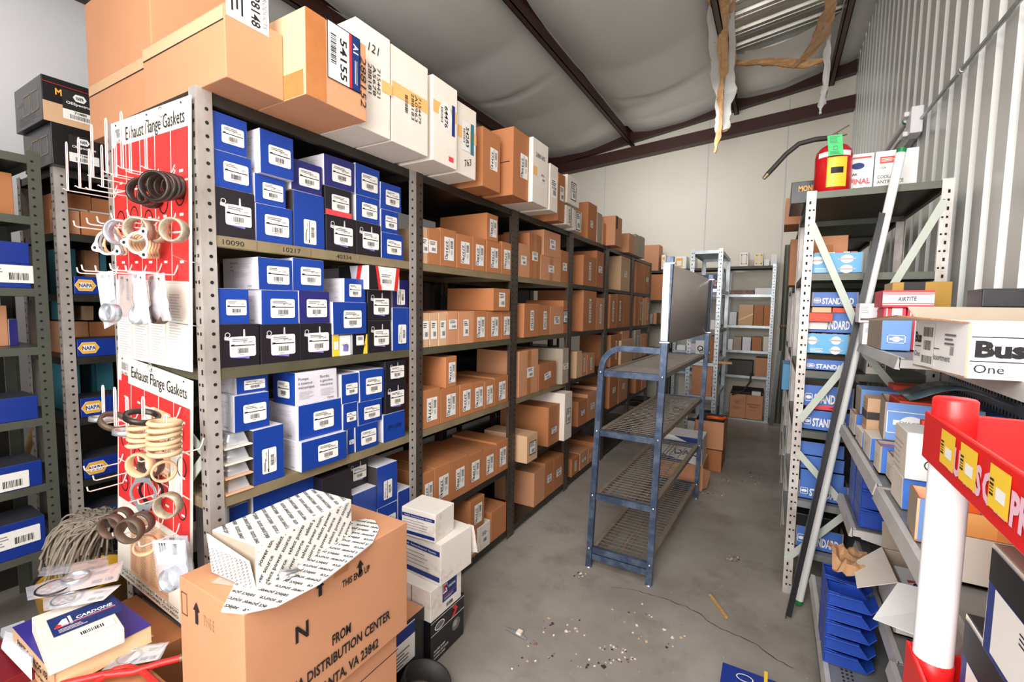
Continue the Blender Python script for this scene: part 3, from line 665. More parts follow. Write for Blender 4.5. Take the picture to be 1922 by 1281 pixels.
# odd yellow and white pump boxes under the wide blue one
def odd(u0, u1, vt, vb, m, lab, side='white_side', xf=RX1 - .01, dep=.16, z0=None, shelf=2, bay=1):
    vm = (vt + vb) / 2; sl = (585 - vm) / (1456 - u0); y0 = at(u0, vm, x=xf).y; y1 = at(u1, vm + sl * (u1 - u0), x=xf).y; z1 = min(at(u0, vt, x=xf).z, SZ[shelf - 1] - .04)
    z0 = SZ[shelf] if z0 is None else z0
    o = box('fuel_pump_box', lab, 'box', xf - dep, xf, y0, y1, z0 + .0004, z1, m, {'-y': side}); PLACED.append((xf - dep, xf, y0, y1, z0, z1, 0)); return o
o = odd(624, 637, 629, 667, 'yellow', 'narrow yellow and white box beside the pump picture box, second shelf down'); D(.02, .03).base('label').on(o, '+x', 0, 0, 'barcode_label')
o = odd(638, 659, 631, 667, 'white', 'small white box with a brown pump picture under wide blue box'); pump_pic(.05, .05).on(o, '+x', 0, -.005, 'printed_picture')
o = odd(661, 689, 629, 666, 'black_box', 'black and yellow box with white handwritten part label, second shelf down'); w, h = o['dim'][1], o['dim'][2]
D(w, h).poly([(w * .2, -h / 2), (w / 2, -h / 2), (w / 2, h / 2), (w * .42, h / 2)], 'yellow', 0).rect(0, h * .2, w * .5, h * .5, 'label').bars(0, h * .3, w * .3, h * .18).text('SP1043MP', 0, -h * .08, h * .16, 'ink', w=w * .7, shear=.2).on(o, '+x', 0, 0, 'printed_label')
zt = max(p[5] for p in PLACED[-3:])
put(1, 2, 'bl', 620, 688, 567, 629, xf=RX1 + .0, dep=.2, free=1)
o = odd(646, 686, 522, 562, 'blue', 'small blue box with white end lying on the wide blue box', z0=PLACED[-1][5], dep=.15); side_print(.12, .07).on(o, '-y'); pump_label(.06, .05).on(o, '+x', 0, 0, 'barcode_label')
zz = PLACED[-1][5]
cand = [p for p in PLACED if abs(p[2] - at(691, 575, x=RX1).y) < .02 and p[4] > 1.4]
zb = cand[0][5] if cand else 1.52
o = odd(692, 750, 492, 545, 'white', 'white black and red striped pump box on top of black boxes', z0=zb, xf=RX1 + .02, dep=.18); w, h = o['dim'][1], o['dim'][2]
D(w, h).poly([(-w * .5, -h / 2), (-w * .2, -h / 2), (-w * .3, h / 2), (-w * .5, h / 2)], 'black_box', 0).poly([(-w * .2, -h / 2), (-w * .1, -h / 2), (-w * .22, h / 2), (-w * .3, h / 2)], 'red', 0).poly([(w * .3, -h / 2), (w * .42, -h / 2), (w * .5, h / 2), (w * .38, h / 2)], 'red', 0).rect(w * .06, -h * .02, w * .42, h * .5, 'label', 1).bars(w * .06, -h * .12, w * .3, h * .18).lines(w * .06, h * .12, w * .34, h * .16, 2).on(o, '+x', 0, 0, 'printed_label')
D(.17, h).poly([(-.085, -h / 2), (0, -h / 2), (-.02, h / 2), (-.085, h / 2)], 'black_box', 0).poly([(.01, -h / 2), (.03, -h / 2), (.055, h / 2), (.03, h / 2)], 'red', 0).on(o, '-y', 0, 0, 'printed_stripes')
o = odd(652, 689, 497, 540, 'black_box', 'black box printed POMPE A ESSENCE behind the striped box', z0=zz, xf=RX1 - .17, dep=.16); D(.12, .05).text('POMPE A', 0, .012, .02, 'white', bold=.02, shear=.2, w=.1).text('ESSENCE', 0, -.014, .02, 'white', bold=.02, shear=.2, w=.1).on(o, '+x', 0, 0, 'printed_lettering')
# ---- first bay, third shelf down
for a in ((B, 475, 533, 809, 917, dict(vert=1, sd='charcoal', lv=-.02)), (B, 566, 651, 832, 901, dict(xf=RX1 + .015, side=1)), (B, 667, 710, 802, 844), (B, 652, 665, 807, 850, dict(xf=RX1 - .01)), (B, 719, 760, 780, 830, dict(lab=0, pen='SP1115MP', side=1)),
          (B, 440, 506, 745, 802, dict(side=MF, xf=RX1 - .02)), (B, 560, 641, 763, 832, dict(side=1)), (B, 642, 671, 760, 805), (B, 672, 717, 757, 799), (K, 723, 762, 722, 774),
          (B, 443, 503, 702, 743, dict(side=MF, xf=RX1 - .04)), (B, 640, 674, 704, 759), (B, 675, 721, 697, 745), (K, 723, 762, 680, 720)):
    k = dict(a[5]) if len(a) > 5 else {}; xf = k.pop('xf', RX1 - .0065); put(1, 3, *a[:5], xf=xf, **k)
o = odd(554, 633, 701, 762, 'white_side', 'white sided blue pump box lengthwise, third shelf down', side='blue', dep=.13, shelf=3, z0=[p for p in PLACED if .98 < p[5] < 1.2 and p[2] < 1.05 < p[3]][-1][5])
w, h = o['dim'][1], o['dim'][2]
d = D(w, h)
for i, s in enumerate(('Pompe', 'à essence', 'mécanique')): d.text(s, -w * .44, h * (.3 - .13 * i), h * .09, 'ink', align='l')
for i, s in enumerate(('Bomba', 'a gasolina', 'mecánica')): d.text(s, w * .06, h * (.3 - .13 * i), h * .09, 'ink', align='l')
d.lines(-w * .25, -h * .2, w * .35, h * .25, 5, 'ink_pale').lines(w * .25, -h * .2, w * .35, h * .25, 5, 'ink_pale').text('Carter', w * .32, -h * .4, h * .07, 'ink').on(o, '+x', 0, 0, 'side_print')
pump_label(.07, .06).on(o, '-y', 0, -.005, 'barcode_label')
# ---- first bay, fourth shelf down
for a in ((B, 662, 707, 931, 1000, dict(lab=0, pen='SP1111MP', sd='charcoal')), (B, 709, 746, 957, 1012), (B, 747, 773, 925, 985, dict(side=1, tp='white_side')),
          (K, 605, 660, 900, 985), (B, 708, 746, 879, 956, dict(vert=1, sd='charcoal')), (B, 430, 466, 954, 1020, dict(xf=RX1 - .05, lab=0)), (B, 475, 590, 905, 990, dict(xf=RX1 - .05)), (K, 653, 693, 866, 912, dict(xf=RX1 - .06))):
    k = dict(a[5]) if len(a) > 5 else {}; xf = k.pop('xf', RX1 - .0065); put(1, 4, *a[:5], xf=xf, **k)
# ---- second bay
S = dict(t='s'); P_ = dict(t='')
def rows(bay, shelf, lst, xf=RX1 - .0065):
    for a in lst:
        k = dict(a[5]) if len(a) > 5 else {}; x = k.pop('xf', xf); put(bay, shelf, *a[:5], xf=x, **k)
NUM = iter(('27315', '27379', '27340', '27347', '27336', '27385', '27365', '27310', '27370', '27371', '27372', '27373', '27374', '27377', '27376', '27378', '27380', '27381', '27382', '27383', '27384', '27387', '27388') * 3)
def nn(**k): return dict(k, num=next(NUM))
rows(2, 1, (('tn', 787, 803, 424, 489, dict(t='s', ls=(.045, .07))), ('bo', 804, 825, 427, 492, dict(t='s', ls=(.06, .06), lu=-.01)), ('bo', 826, 856, 427, 495, nn()), ('bo', 857, 886, 438, 500, nn()), ('bo', 887, 911, 444, 506, nn()), ('bo', 913, 940, 450, 509, nn()), ('bo', 941, 960, 453, 511, nn()),
           ('bo', 914, 935, 399, 450, nn()), ('bo', 936, 958, 437, 480, dict(xf=RX1 - .37, dep=.16, t=''))))
rows(2, 2, (('tn', 788, 805, 588, 652, dict(t='s', ls=(.045, .09), lr=0)), ('tn', 806, 822, 588, 650, dict(t='s', ls=(.045, .09))), ('tn', 823, 839, 588, 648, dict(t='s', ls=(.045, .09))), ('br', 840, 859, 585, 647, dict(t='s', ls=(.07, .05), lv=.02)), ('br', 860, 888, 586, 645, dict(t='s', ls=(.05, .09))), ('bo', 889, 913, 584, 642, nn()), ('bo', 914, 940, 585, 641, nn()), ('bo', 941, 961, 584, 638, nn()),
           ('bo', 926, 957, 541, 583, dict(t='s', ls=(.07, .085), xf=RX1 + .01))))
rows(2, 3, (('bo', 789, 826, 736, 808, nn()), ('bo', 827, 862, 732, 798, nn()), ('bo', 863, 886, 724, 786, nn()), ('bo', 886, 909, 720, 777, nn()), ('bo', 909, 927, 717, 771, nn()), ('bo', 928, 954, 710, 765, nn()), ('bo', 837, 857, 671, 730, nn())))
rows(2, 4, (('bo', 787, 815, 894, 948, nn()), ('bo', 816, 846, 880, 937, nn()), ('bo', 847, 877, 868, 923, nn()), ('bo', 877, 905, 858, 913, nn()), ('bo', 905, 931, 849, 903, nn()), ('bo', 931, 954, 833, 888, nn())))
rows(2, 5, (('bo', 877, 895, 1005, 1052, nn()), ('wh', 897, 920, 993, 1038, dict(t='s', ls=(.07, .09))), ('bo', 922, 950, 964, 1026, dict(t='', look='brown carton with a label on its top')), ('bo', 883, 909, 944, 993, nn())))
rows(2, 5, (('bo', 910, 949, 905, 985, dict(t='s', fr=True, ls=(.1, .08), xf=RX1 - .36, dep=.2)),))
rows(2, 2, [('bk', a, c, v, 586, dict(nopic=1, lab=0, dep=.08, xf=RX1 - .36 - .03 * i, look='dark narrow box at the back, %s one, second shelf down, second bay' % OR2_[i], full=1)) for i, (a, c, v) in enumerate(((797, 807, 530), (815, 827, 534), (838, 850, 556), (856, 872, 560)))])
# ---- third bay
rows(3, 1, (('br', 972, 993, 455, 517, dict(t='s')), ('bo', 993, 1014, 436, 523, dict(t='s', tape='+x')), ('br', 1015, 1052, 478, 528, dict(t='s', tape='+x')), ('bo', 1052, 1067, 469, 531, dict(t='s')), ('br', 1021, 1052, 430, 478, dict(t='s', ls=(.1, .07)))))
rows(3, 2, (('bo', 984, 1012, 570, 634, dict(t='v', xf=RX1 + .01)), ('bo', 1013, 1032, 573, 633, dict(t='v')), ('br', 1032, 1057, 575, 631, dict(t='s', txt='SP81E', look='torn brown carton with a tape-covered label')), ('bo', 1057, 1080, 564, 631, dict(t='s', fr=True, ls=(.1, .1)))))
rows(3, 3, (('br', 974, 1010, 661, 742, dict(t='s', tape='+x', ls=(.1, .07), lu=.02)), ('bo', 1011, 1043, 685, 738, dict(t='s', tape='+x', ls=(.11, .05), lr=8)), ('gy', 1056, 1079, 656, 733, dict(t='s', dep=.5, ls=(.1, .05), xf=RX1 + .02, look='wide pale sided carton jutting past the shelf edge'))))
rows(3, 4, (('tn', 989, 1009, 821, 868, dict(t='s', fr=True, ls=(.1, .09), xf=RX1 + .06, look='low tan carton jutting out over the shelf edge')), ('bo', 1029, 1050, 767, 851, dict(t='s', fr=True, lv=-.04, xf=RX1 + .02, dep=.42, look='tall brown carton with pale open side')), ('wh', 1053, 1082, 743, 835, dict(t='s', fr=True, ls=(.08, .12), xf=RX1 + .06, dep=.45, look='large white carton with a black framed label'))))
rows(3, 5, (('br', 1002, 1022, 890, 975, dict(t='')), ('bo', 1022, 1039, 872, 944, dict(t='s')), ('bo', 1039, 1058, 864, 921, dict(t='s'))), xf=RX1 - .01)
# ---- fourth bay
rows(4, 1, (('bo', 1095, 1119, 478, 534, dict(t='v', dep=.42)), ('bo', 1120, 1133, 470, 539, dict(t='s', dep=.5))))
rows(4, 2, (('bo', 1095, 1119, 545, 623, dict(t='v', dep=.45, look='tall brown carton with a black topped strip label')), ('br', 1119, 1137, 559, 623, dict(t='v'))))
rows(4, 3, (('tn', 1082, 1091, 661, 719, dict(t='')), ('br', 1092, 1101, 665, 715, dict(t='v')), ('br', 1102, 1116, 666, 713, dict(t='v')), ('br', 1118, 1138, 632, 705, dict(t='', xf=RX1 - .36, dep=.2))))
rows(4, 4, (('bo', 1085, 1102, 756, 815, dict(t='s', fr=True)), ('br', 1102, 1121, 742, 805, dict(t='s')), ('br', 1122, 1140, 728, 790, dict(t='s'))))
rows(4, 5, (('bo', 1073, 1087, 864, 907, dict(t='v')), ('br', 1088, 1103, 853, 896, dict(t='s', fr=True)), ('br', 1104, 1112, 846, 880, dict(t='s')), ('bo', 1113, 1128, 832, 868, dict(t='')), ('bo', 1129, 1140, 820, 858, dict(t=''))))
# ---- fifth and sixth bays
rows(5, 1, (('tn', 1166, 1183, 468, 526, dict(t='s', dep=.45, look='pale faced carton sticking forward')), ('br', 1150, 1165, 470, 520, dict(t='', xf=RX1 - .2))))
rows(5, 2, (('bo', 1145, 1157, 552, 597, dict(t='v')), ('bo', 1158, 1170, 551, 597, dict(t='v')), ('bo', 1170, 1184, 548, 597, dict(t=''))))
rows(5, 3, (('bo', 1146, 1166, 630, 688, dict(t='v')), ('br', 1167, 1186, 622, 672, dict(t='s')), ('tn', 1166, 1188, 640, 672, dict(t='', xf=RX1 + .03, dep=.03, free=1))))
rows(5, 4, (('bo', 1144, 1160, 705, 770, dict(t='s')), ('br', 1161, 1186, 700, 745, dict(t='s'))))
rows(6, 1, (('bo', 1194, 1209, 489, 538, dict(t='')), ('bo', 1210, 1220, 492, 540, dict(t='s'))))
rows(6, 2, (('bo', 1193, 1199, 551, 596, dict(t='')), ('bo', 1200, 1206, 553, 596, dict(t='v')), ('tn', 1207, 1212, 560, 596, dict(t='')), ('br', 1213, 1219, 556, 596, dict(t='v')), ('bo', 1220, 1225, 556, 596, dict(t=''))))
rows(6, 3, (('gy', 1192, 1202, 620, 664, dict(t='v')), ('br', 1203, 1212, 628, 660, dict(t='v')), ('bo', 1213, 1222, 628, 655, dict(t=''))))
rows(6, 4, (('bo', 1194, 1204, 695, 720, dict(t='')), ('br', 1205, 1218, 690, 715, dict(t='s'))))
# labels that single out each carton by shelf, row and count from the gasket-board end
SH = ['', 'first shelf down', 'second shelf down', 'third shelf down', 'fourth shelf down', 'floor level']
RW = ['bottom row', 'middle row', 'top row', 'top row', 'top row']
OR2 = ['first', 'second', 'third', 'fourth', 'fifth', 'sixth', 'seventh', 'eighth', 'ninth', 'tenth']
groups = {}
for q in LABELQ: groups.setdefault((q[1], q[2]), []).append(q)
for (bay, sh), qs in groups.items():
    mx = max(q[3] for q in qs)
    rowsd = {}
    for q in qs: rowsd.setdefault((min(q[3], 2), q[5] and q[0]['dim'][0] < .25 and q[0].location.x < RX1 - .2), []).append(q)
    for (rw, deep), l in rowsd.items():
        l.sort(key=lambda q: q[4])
        for i, q in enumerate(l):
            o = q[0]; kind0 = q[6]['kind0']; base = o['look'] if 'look' in o else None
            if not base:
                base = {'bl': 'blue pump box', 'dk': 'dark blue pump box', 'bk': 'black pump box', 'br': 'brown carton', 'bo': 'brown carton', 'tn': 'tan carton', 'gy': 'greyish carton', 'wh': 'white carton'}[kind0]
            ord_ = OR2[i] + ' in ' + (RW[rw] if mx > 0 else 'row') if not deep else OR2[i] + ' at the back'
            lab = '%s, %s, %s, %s bay' % (base, ord_, SH[sh], ORD[bay - 1])
            if q[6].get('full'): lab = base
            while len(lab.replace(',', ' ').split()) > 16: lab = lab.replace(' down', '', 1) if ' down' in lab else lab.replace(' with a ', ' with ', 1)
            o['label'] = lab; o['group'] = '%s on the %s of the %s bay' % ('pump boxes' if o.name.startswith('fuel') else 'cartons', SH[sh], ORD[bay - 1])
            if 'look' in o: del o['look']
# clear blister packs at the start of the third shelf
for k, (z, lab) in enumerate(((.915, 'lowest clear blister pack of chrome parts stacked at shelf start'), (.965, 'second clear blister pack up in stack at shelf start'), (1.01, 'third clear blister pack up with silver hardware inside'), (1.06, 'topmost clear blister pack beside the blue pump boxes'))):
    t = thing('blister_pack', lab, 'package', (RX1 - .06, .79, z), 'clear blister packs')
    b = MB(); b.box(RX1 - .16, RX1 + .0, .748, .834, z + .0005, z + .004, 'paper_tan' if k < 2 else 'card_white'); b.build('backing_card', t)
    b = MB(); b.hexa([(RX1 - .15, .76, z + .005), (RX1 - .01, .76, z + .005), (RX1 - .01, .83, z + .005), (RX1 - .15, .83, z + .005), (RX1 - .13, .77, z + .042), (RX1 - .025, .77, z + .042), (RX1 - .025, .822, z + .042), (RX1 - .13, .822, z + .042)], 'plastic_clear'); b.build('plastic_shell', t, bevel=.004)
    b = MB()
    b.lathe((RX1 - .07, .793, z + .008), (.3, .1, 1), [(.0, 0), (.026, 0), (.026, .012), (.014, .014), (.014, .026), (0, .026)], 'chrome' if k else 'gold', 16); b.build('enclosed_part', t)
# ================================================================ cartons on top of the long rack
ZT = 2.1225
TOPG = 'cartons standing on top of the long rack'
def top(lab, corner, right, topedge, m='card', dep=.4, z=ZT, fm=None, seam=None, cat='box', maxy=None):
    p = at(*corner, z=z); xf, y0 = p.x, p.y; y1 = at(*right, x=xf).y; z1 = at(*topedge, x=xf).z
    for q in TOPS:
        if y0 < q[3] and y1 > q[2] and abs(q[4] - z) < .1: y0 = max(y0, q[3] + .001)
    o = box('carton', lab, cat, xf - dep, xf, y0, y1, z + .0006, z1, m, fm, TOPG, seam=seam); TOPS.append((xf - dep, xf, y0, y1, z, z1)); return o
TOPS = []
o = top('biggest plain carton over the gasket boards, its top beyond view', (424, 144), (533, 185), (413, 0), dep=.47); o1 = o
o.scale = (1, 1, 1)
d = D(.12, .16).base('label').text('28148', .022, -.03, .026, 'ink', rot=-90, w=.085, bold=.02).lines(-.03, -.02, .04, .09, 3, 'ink', .4, rot=1).text('OFF PRODUCTS', .048, 0, .012, 'ink_grey', rot=-90, w=.13); d.on(o, '+x', -.02, at(480, 2, x=o.location.x + o['dim'][0] / 2).z - o.location.z - o['dim'][2] / 2, 'shipping_label')
sv = at(350, 60, y=o.location.y - o['dim'][1] / 2).z - o.location.z - o['dim'][2] / 2; D(o['dim'][0] * .985, .035).base('card_tan').rect(0, -.019, o['dim'][0] * .985, .003, 'hole').on(o, '-y', 0, sv, 'tape', gap=.0011)
p = at(220, 222, z=ZT)
o = box('carton', 'plain carton behind the biggest carton, above the gasket board logo corner', 'box', -2.30, TOPS[0][0] - .01, .74, 1.2, ZT + .0006, 2.62, 'card', None, TOPG); D(o['dim'][0] * .985, .035).base('card_tan').rect(0, -.019, o['dim'][0] * .985, .003, 'hole').on(o, '-y', 0, at(250, 128, y=.74).z - o.location.z - o['dim'][2] / 2, 'tape', gap=.0011)
o = top('carton with part number 54155 label and packing tape', (573, 176), (688, 223), (540, -10), 'card', .42, fm={'-y': 'card_tan'}); w, h = o['dim'][1], o['dim'][2]
D(w * .3, h).base('tape').on(o, '+x', -w * .35, 0, 'tape', gap=.0011); D(.20, .07).base('tape').on(o, '-y', .1, -h * .49 + .035, 'tape')
lw = w * .56; d = D(lw, .17).base('label').text('54155', lw * -.02, -.01, lw * .2, 'ink', rot=-90, w=.125, bold=.02).bars(-lw * .32, .01, .09, lw * .16, n=18, rot=1).rect(lw * .36, 0, lw * .26, .17, 'navy').rect(lw * .19, 0, lw * .08, .17, 'red').text('A1', lw * .36, .045, lw * .16, 'white', rot=-90, z=3, bold=.02).lines(lw * .36, -.03, lw * .1, .08, 2, 'white', .3, z=3, rot=1).frame(0, 0, lw, .17, .003, 'ink', 1); d.on(o, '+x', w * .10, at(631, 100, x=o.location.x + o['dim'][0] / 2).z - o.location.z - h / 2, 'shipping_label', gap=.002)
D(.03, .2).text('288152', 0, 0, .024, 'ink', rot=-90, w=.16, shear=.2).on(o, '+x', w * .435, 0, 'pen_note', gap=.0028)
def inkbox(o, lines, u=0, v=0, s=.016):
    d = D(.1, .1)
    for i, t in enumerate(lines): d.text(t, -.02 * (i - 1), 0, s, 'ink', rot=-90, w=.1)
    d.bars(-.055, 0, .07, .016, n=14, rot=1); d.on(o, '+x', u, v, 'printed_number')
def tband(o, v=0, wd=.05): D(o['dim'][1] * .99, wd).base('tape_yellow').on(o, '+x', 0, v, 'tape', gap=.0013)
o = top('cream carton beside the 54155 carton with pen notes near its top', (655, 228), (733, 264), (690, 45), 'card_white', .42); inkbox(o, ('7154421', 'A5678', '288181'), .0, .0); D(.05, .04).base('tape_yellow').on(o, '+x', .06, .0, 'tape', gap=.0013); D(.1, .05).text('121', 0, 0, .03, 'ink', shear=.2).on(o, '+x', -.01, o['dim'][2] * .3, 'pen_note')
o = top('plain cream carton with a yellow tape band, second of the cream ones', (735, 265), (803, 291), (735, 81), 'card_white', .42); tband(o, .02); inkbox(o, ('7154479', 'A0963', '288183'), .03, -.01)
o = top('cream carton with round sticker numbered 64476', (812, 300), (857, 324), (810, 137), 'card_white', .42); tband(o, .05); D(.09, .13).ell(0, 0, .045, .06, 'label', 0).text('64476', .005, 0, .024, 'ink', rot=-90, w=.09, bold=.02).bars(-.025, 0, .06, .014, n=12, rot=1).on(o, '+x', .0, .03, 'round_sticker'); D(.022, .13).base('ink_blue').on(o, '+x', .055, .03, 'blue_sticker'); D(.035, .02).base('pink').on(o, '+x', .04, -o['dim'][2] * .4, 'red_sticker')
o = top('cream carton with teal sticker numbered 54283', (858, 324), (893, 344), (862, 190), 'card_white', .42); tband(o, .03); D(.06, .13).base('label').text('54283', .01, 0, .024, 'ink', rot=-90, w=.09, bold=.02).bars(-.015, 0, .06, .014, n=12, rot=1).on(o, '+x', -.01, .02, 'number_sticker'); D(.026, .14).base('teal').on(o, '+x', .04, .02, 'teal_sticker'); D(.08, .06).text('763', 0, 0, .03, 'ink', shear=.3, rot=20).on(o, '+x', .0, -o['dim'][2] * .3, 'pen_note')
o = top('brown carton with white label next to the teal sticker carton', (905, 349), (938, 367), (906, 236), 'card_orange', .42); number_label('27391', .07, .11).on(o, '+x', .02, .01, 'number_label')
o = top('large brown carton with white label, edge taped with yellow', (962, 366), (992, 376), (963, 236), 'card_orange', .46); number_label('27395', .085, .13).on(o, '+x', .03, .0, 'number_label'); D(.42, .004).base('hole').on(o, '-y', 0, .0, 'flap_slit')
o = top('white carton with pen note and orange tape beside large brown carton', (993, 376), (1027, 391), (993, 250), 'card_white', .36); D(.12, .05).text('288185', 0, 0, .025, 'ink', w=.12, shear=.2).on(o, '+x', -.01, o['dim'][2] * .26, 'pen_note'); D(.05, .05).base('tape_yellow').on(o, '+x', -.07, 0, 'tape'); small_label(.07, .05).on(o, '+x', .03, -.02, 'smudged_label')
o = top('thin white carton between two brown cartons on the rack top', (1031, 394), (1046, 399), (1032, 305), 'card_white', .34); small_label(.09, .12, txt='47186').on(o, '+x', 0, 0, 'shipping_label')
o = top('brown carton with white label, farther along beside white cartons', (1047, 414), (1059, 420), (1047, 322), 'card_orange', .36); small_label(.07, .1).on(o, '+x', .0, .03, 'shipping_label')
o = top('lower white carton with black strip, in the stack of white cartons', (1062, 421), (1076, 431), (1062, 384), 'card_white', .34); D(.05, .13).text('65803', -.01, 0, .03, 'ink', rot=-90, w=.1).rect(.02, 0, .012, .13, 'ink').on(o, '+x', 0, 0, 'printed_label'); zl = TOPS[-1]
o = top('white carton with printed drawing at end of white carton stack', (1078, 432), (1091, 440), (1078, 393), 'card_white', .34); small_label(.09, .14, True).on(o, '+x', 0, 0, 'printed_label')
zz = max(zl[5], TOPS[-1][5]) + .0008
o = box('carton', 'upper white carton stacked on the two white cartons', 'box', zl[1] - .34, zl[1], zl[2] + .01, zl[3] + .1, zz, zz + .2, 'card_white', None, TOPG); small_label(.1, .13, True, '10309').on(o, '+x', 0, 0, 'printed_label')
o = top('tall brown carton standing alone after the white stack', (1103, 449), (1119, 456), (1103, 377), 'card_orange', .34); small_label(.06, .06).on(o, '+x', -.02, -.02, 'shipping_label')
o = top('grey green carton behind the tall brown carton', (1120, 455), (1129, 459), (1120, 397), 'card_grey', .36)
o = top('small brown carton before the carton with slot handles', (1131, 459), (1137, 461), (1131, 418), 'card', .3)
o = top('brown carton with dark slot handle on rack top', (1153, 460), (1166, 466), (1155, 404), 'card', .36, fm={'-y': 'card'}); D(.04, .12).base('hole').on(o, '+x', -.06, .08, 'handle_slot')
o = top('low brown carton printed with a ring, after slot handle carton', (1180, 474), (1191, 479), (1180, 437), 'card', .36)
o = top('grey brown carton of the pair near the rack end', (1192, 479), (1200, 483), (1191, 438), 'card_grey', .34)
o = top('last carton on the rack top, dull brown', (1201, 483), (1209, 487), (1201, 442), 'card_grey', .34)

# ================================================================ second row of shelving beyond the gasket boards
G2 = 'hexagon logo boxes on the bare steel unit'
def hexlogo(s=.07):
    d = D(s * 1.6, s); w, h = s * 1.5, s
    def hx(k, m, z): d.poly([(-w / 2 * k, 0), (-w * .3 * k, -h / 2 * k), (w * .3 * k, -h / 2 * k), (w / 2 * k, 0), (w * .3 * k, h / 2 * k), (-w * .3 * k, h / 2 * k)], m, z)
    hx(1, 'label', 0); hx(.96, 'yellow_napa', 1); d.rect(0, 0, w * .56, h * .5, 'label', 2); d.text('NAPA', 0, 0, h * .34, 'ink_blue', z=3, bold=.03, w=w * .62); return d
mat('yellow_napa', (240, 176, 60), .45)
def lrow(lab, u0, u1, vt, vb, xf, m='blue_napa', dep=.4, zb=None, fm=None, group=None, name='parts_box', cat='box', y0=None):
    vm = (vt + vb) / 2; sl = (585 - vm) / (1456 - u0); ya = at(u0, vm, x=xf).y if y0 is None else y0; yb = at(u1, vm + sl * (u1 - u0), x=xf).y; z1 = at(u1, vt, x=xf).z; z0 = at(u1, vb, x=xf).z if zb is None else zb
    return box(name, lab, cat, xf - dep, xf, min(ya, yb), max(ya, yb), z0 + .0006, z1, m, fm, group)
LF = {'+z': 'blue_lid'}
V1 = [2.13, 1.90, 1.605, 1.345, 1.05, .76, .45]
def onshelf(z, zs, d=.2): return min(zs, key=lambda s: abs(s - z) - (0 if s < z + .05 else -9e-9))
G1 = 'blue boxes on the dark green unit'
def blue1(lab, vt, vb, u1, zb, ya=.2, lb=None):
    yb = at(u1, (vt + vb) / 2, x=LX1 + .012).y; z1 = at(u1, vt, x=LX1 + .012).z
    o = box('parts_box', lab, 'box', LX1 - .20, LX1 - .0065, ya, min(yb, .675), zb + .0006, z1, 'blue_napa', LF, G1)
    if lb: 
        u = at(lb[0], lb[1], x=LX1).y - o.location.y; v = at(lb[0], lb[1], x=LX1).z - (zb + o['dim'][2] / 2); D(.17, .075).base('label', .004).bars(.035, -.01, .06, .03, n=16).lines(-.04, 0, .07, .05, 4, 'ink_grey', .3).on(o, '+x', u, v, 'barcode_label')
    return o
a = blue1('long blue box with barcode label on the green unit, eye level shelf', 497, 534, 73, 1.563, .30, (14, 514)); zq = a.location.z + a['dim'][2]
blue1('plain blue box resting on the labelled blue box at eye level', 458, 492, 73, zq, .30)
blue1('plain blue lidded box on the green unit just below eye level books', 742, 778, 83, .99, .2)
blue1('blue lidded box with barcode corner label, two shelves up from floor', 864, 905, 84, .69, .2, (2, 910))
blue1('lowest blue lidded box with wide barcode label beside the mop', 965, 1015, 98, .39, .2, (25, 1014))
def nap(lab, u0, u1, vt, vb, zs, lu, k=0):
    zsn = min(LZ2, key=lambda s: abs(s - at(u0, vb, x=LX1).z)); y0 = at(u0, (vt + vb) / 2, x=LX1).y; vm = (vt + vb) / 2; y1 = at(u1, vm + (585 - vm) / (1456 - u0) * (u1 - u0), x=LX1).y
    h = at(u0, vt, x=LX1).z - at(u0, vb, x=LX1).z
    o = box('parts_box', lab, 'box', LX1 - .18, LX1 - .0065, max(.815, y0), y1, zsn + .0006, zsn + h, 'blue_napa', LF, G2); hexlogo(h * .62).on(o, '+x', max(at(lu, vm, x=LX1).y - o.location.y, -o['dim'][1] / 2 + h * .48), 0, 'hexagon_logo'); return o
LZ2 = [2.105, 1.82, 1.543, 1.249, .961, .662, .384]
nap('blue box with yellow hexagon logo, first below the cartons', 127, 230, 517, 552, 0, 158)
nap('blue box with yellow hexagon logo, second one down', 123, 250, 633, 668, 0, 152)
o = nap('blue box with yellow hexagon logo, third one down with small white label', 128, 260, 745, 782, 0, 150); D(.1, .06).base('label').lines(0, 0, .08, .05, 5, 'ink_grey', .3).on(o, '+x', .12, 0, 'paper_label')
nap('blue box with yellow hexagon logo, fourth one down above white labels', 134, 260, 858, 896, 0, 149)
nap('blue box with its logo hidden behind the mop strands', 140, 260, 962, 1006, 0, 160)
G3 = 'brown cartons in the second row'
for j, (lab, u0, u1, vt, vb) in enumerate((('brown carton with small label in the upper shelf behind hooks', 108, 172, 370, 396), ('brown carton with upright label at the upper shelf end', 173, 206, 376, 403))):
    o = lrow(lab, u0, u1, vt, vb, LX1 - .16, 'card_orange', .25, group=G3, zb=1.82); D(.09, .03).base('label').lines(0, 0, .07, .02, 2).on(o, '+x', 0, .02, 'paper_label')
lrow('brown carton face under the small labelled carton', 107, 150, 397, 440, LX1 - .05, 'card', .09, zb=1.82, group=G3)
lrow('second brown carton face beside the first, upper shelf', 153, 206, 404, 440, LX1 - .05, 'card_orange', .09, zb=1.82, group=G3)
for lab, u0, u1, vt, vb, m in (('brown cardboard tray under the first hexagon logo box shelf', 121, 166, 604, 628, 'card'), ('second brown cardboard tray on the same dim shelf', 168, 216, 604, 628, 'card_orange')): lrow(lab, u0, u1, vt, vb, LX1 - .21, m, .25, zb=1.249, group=G3)
BC = ['teal', 'card_tan', 'card', 'teal', 'card_grey', 'card_orange', 'teal', 'card']
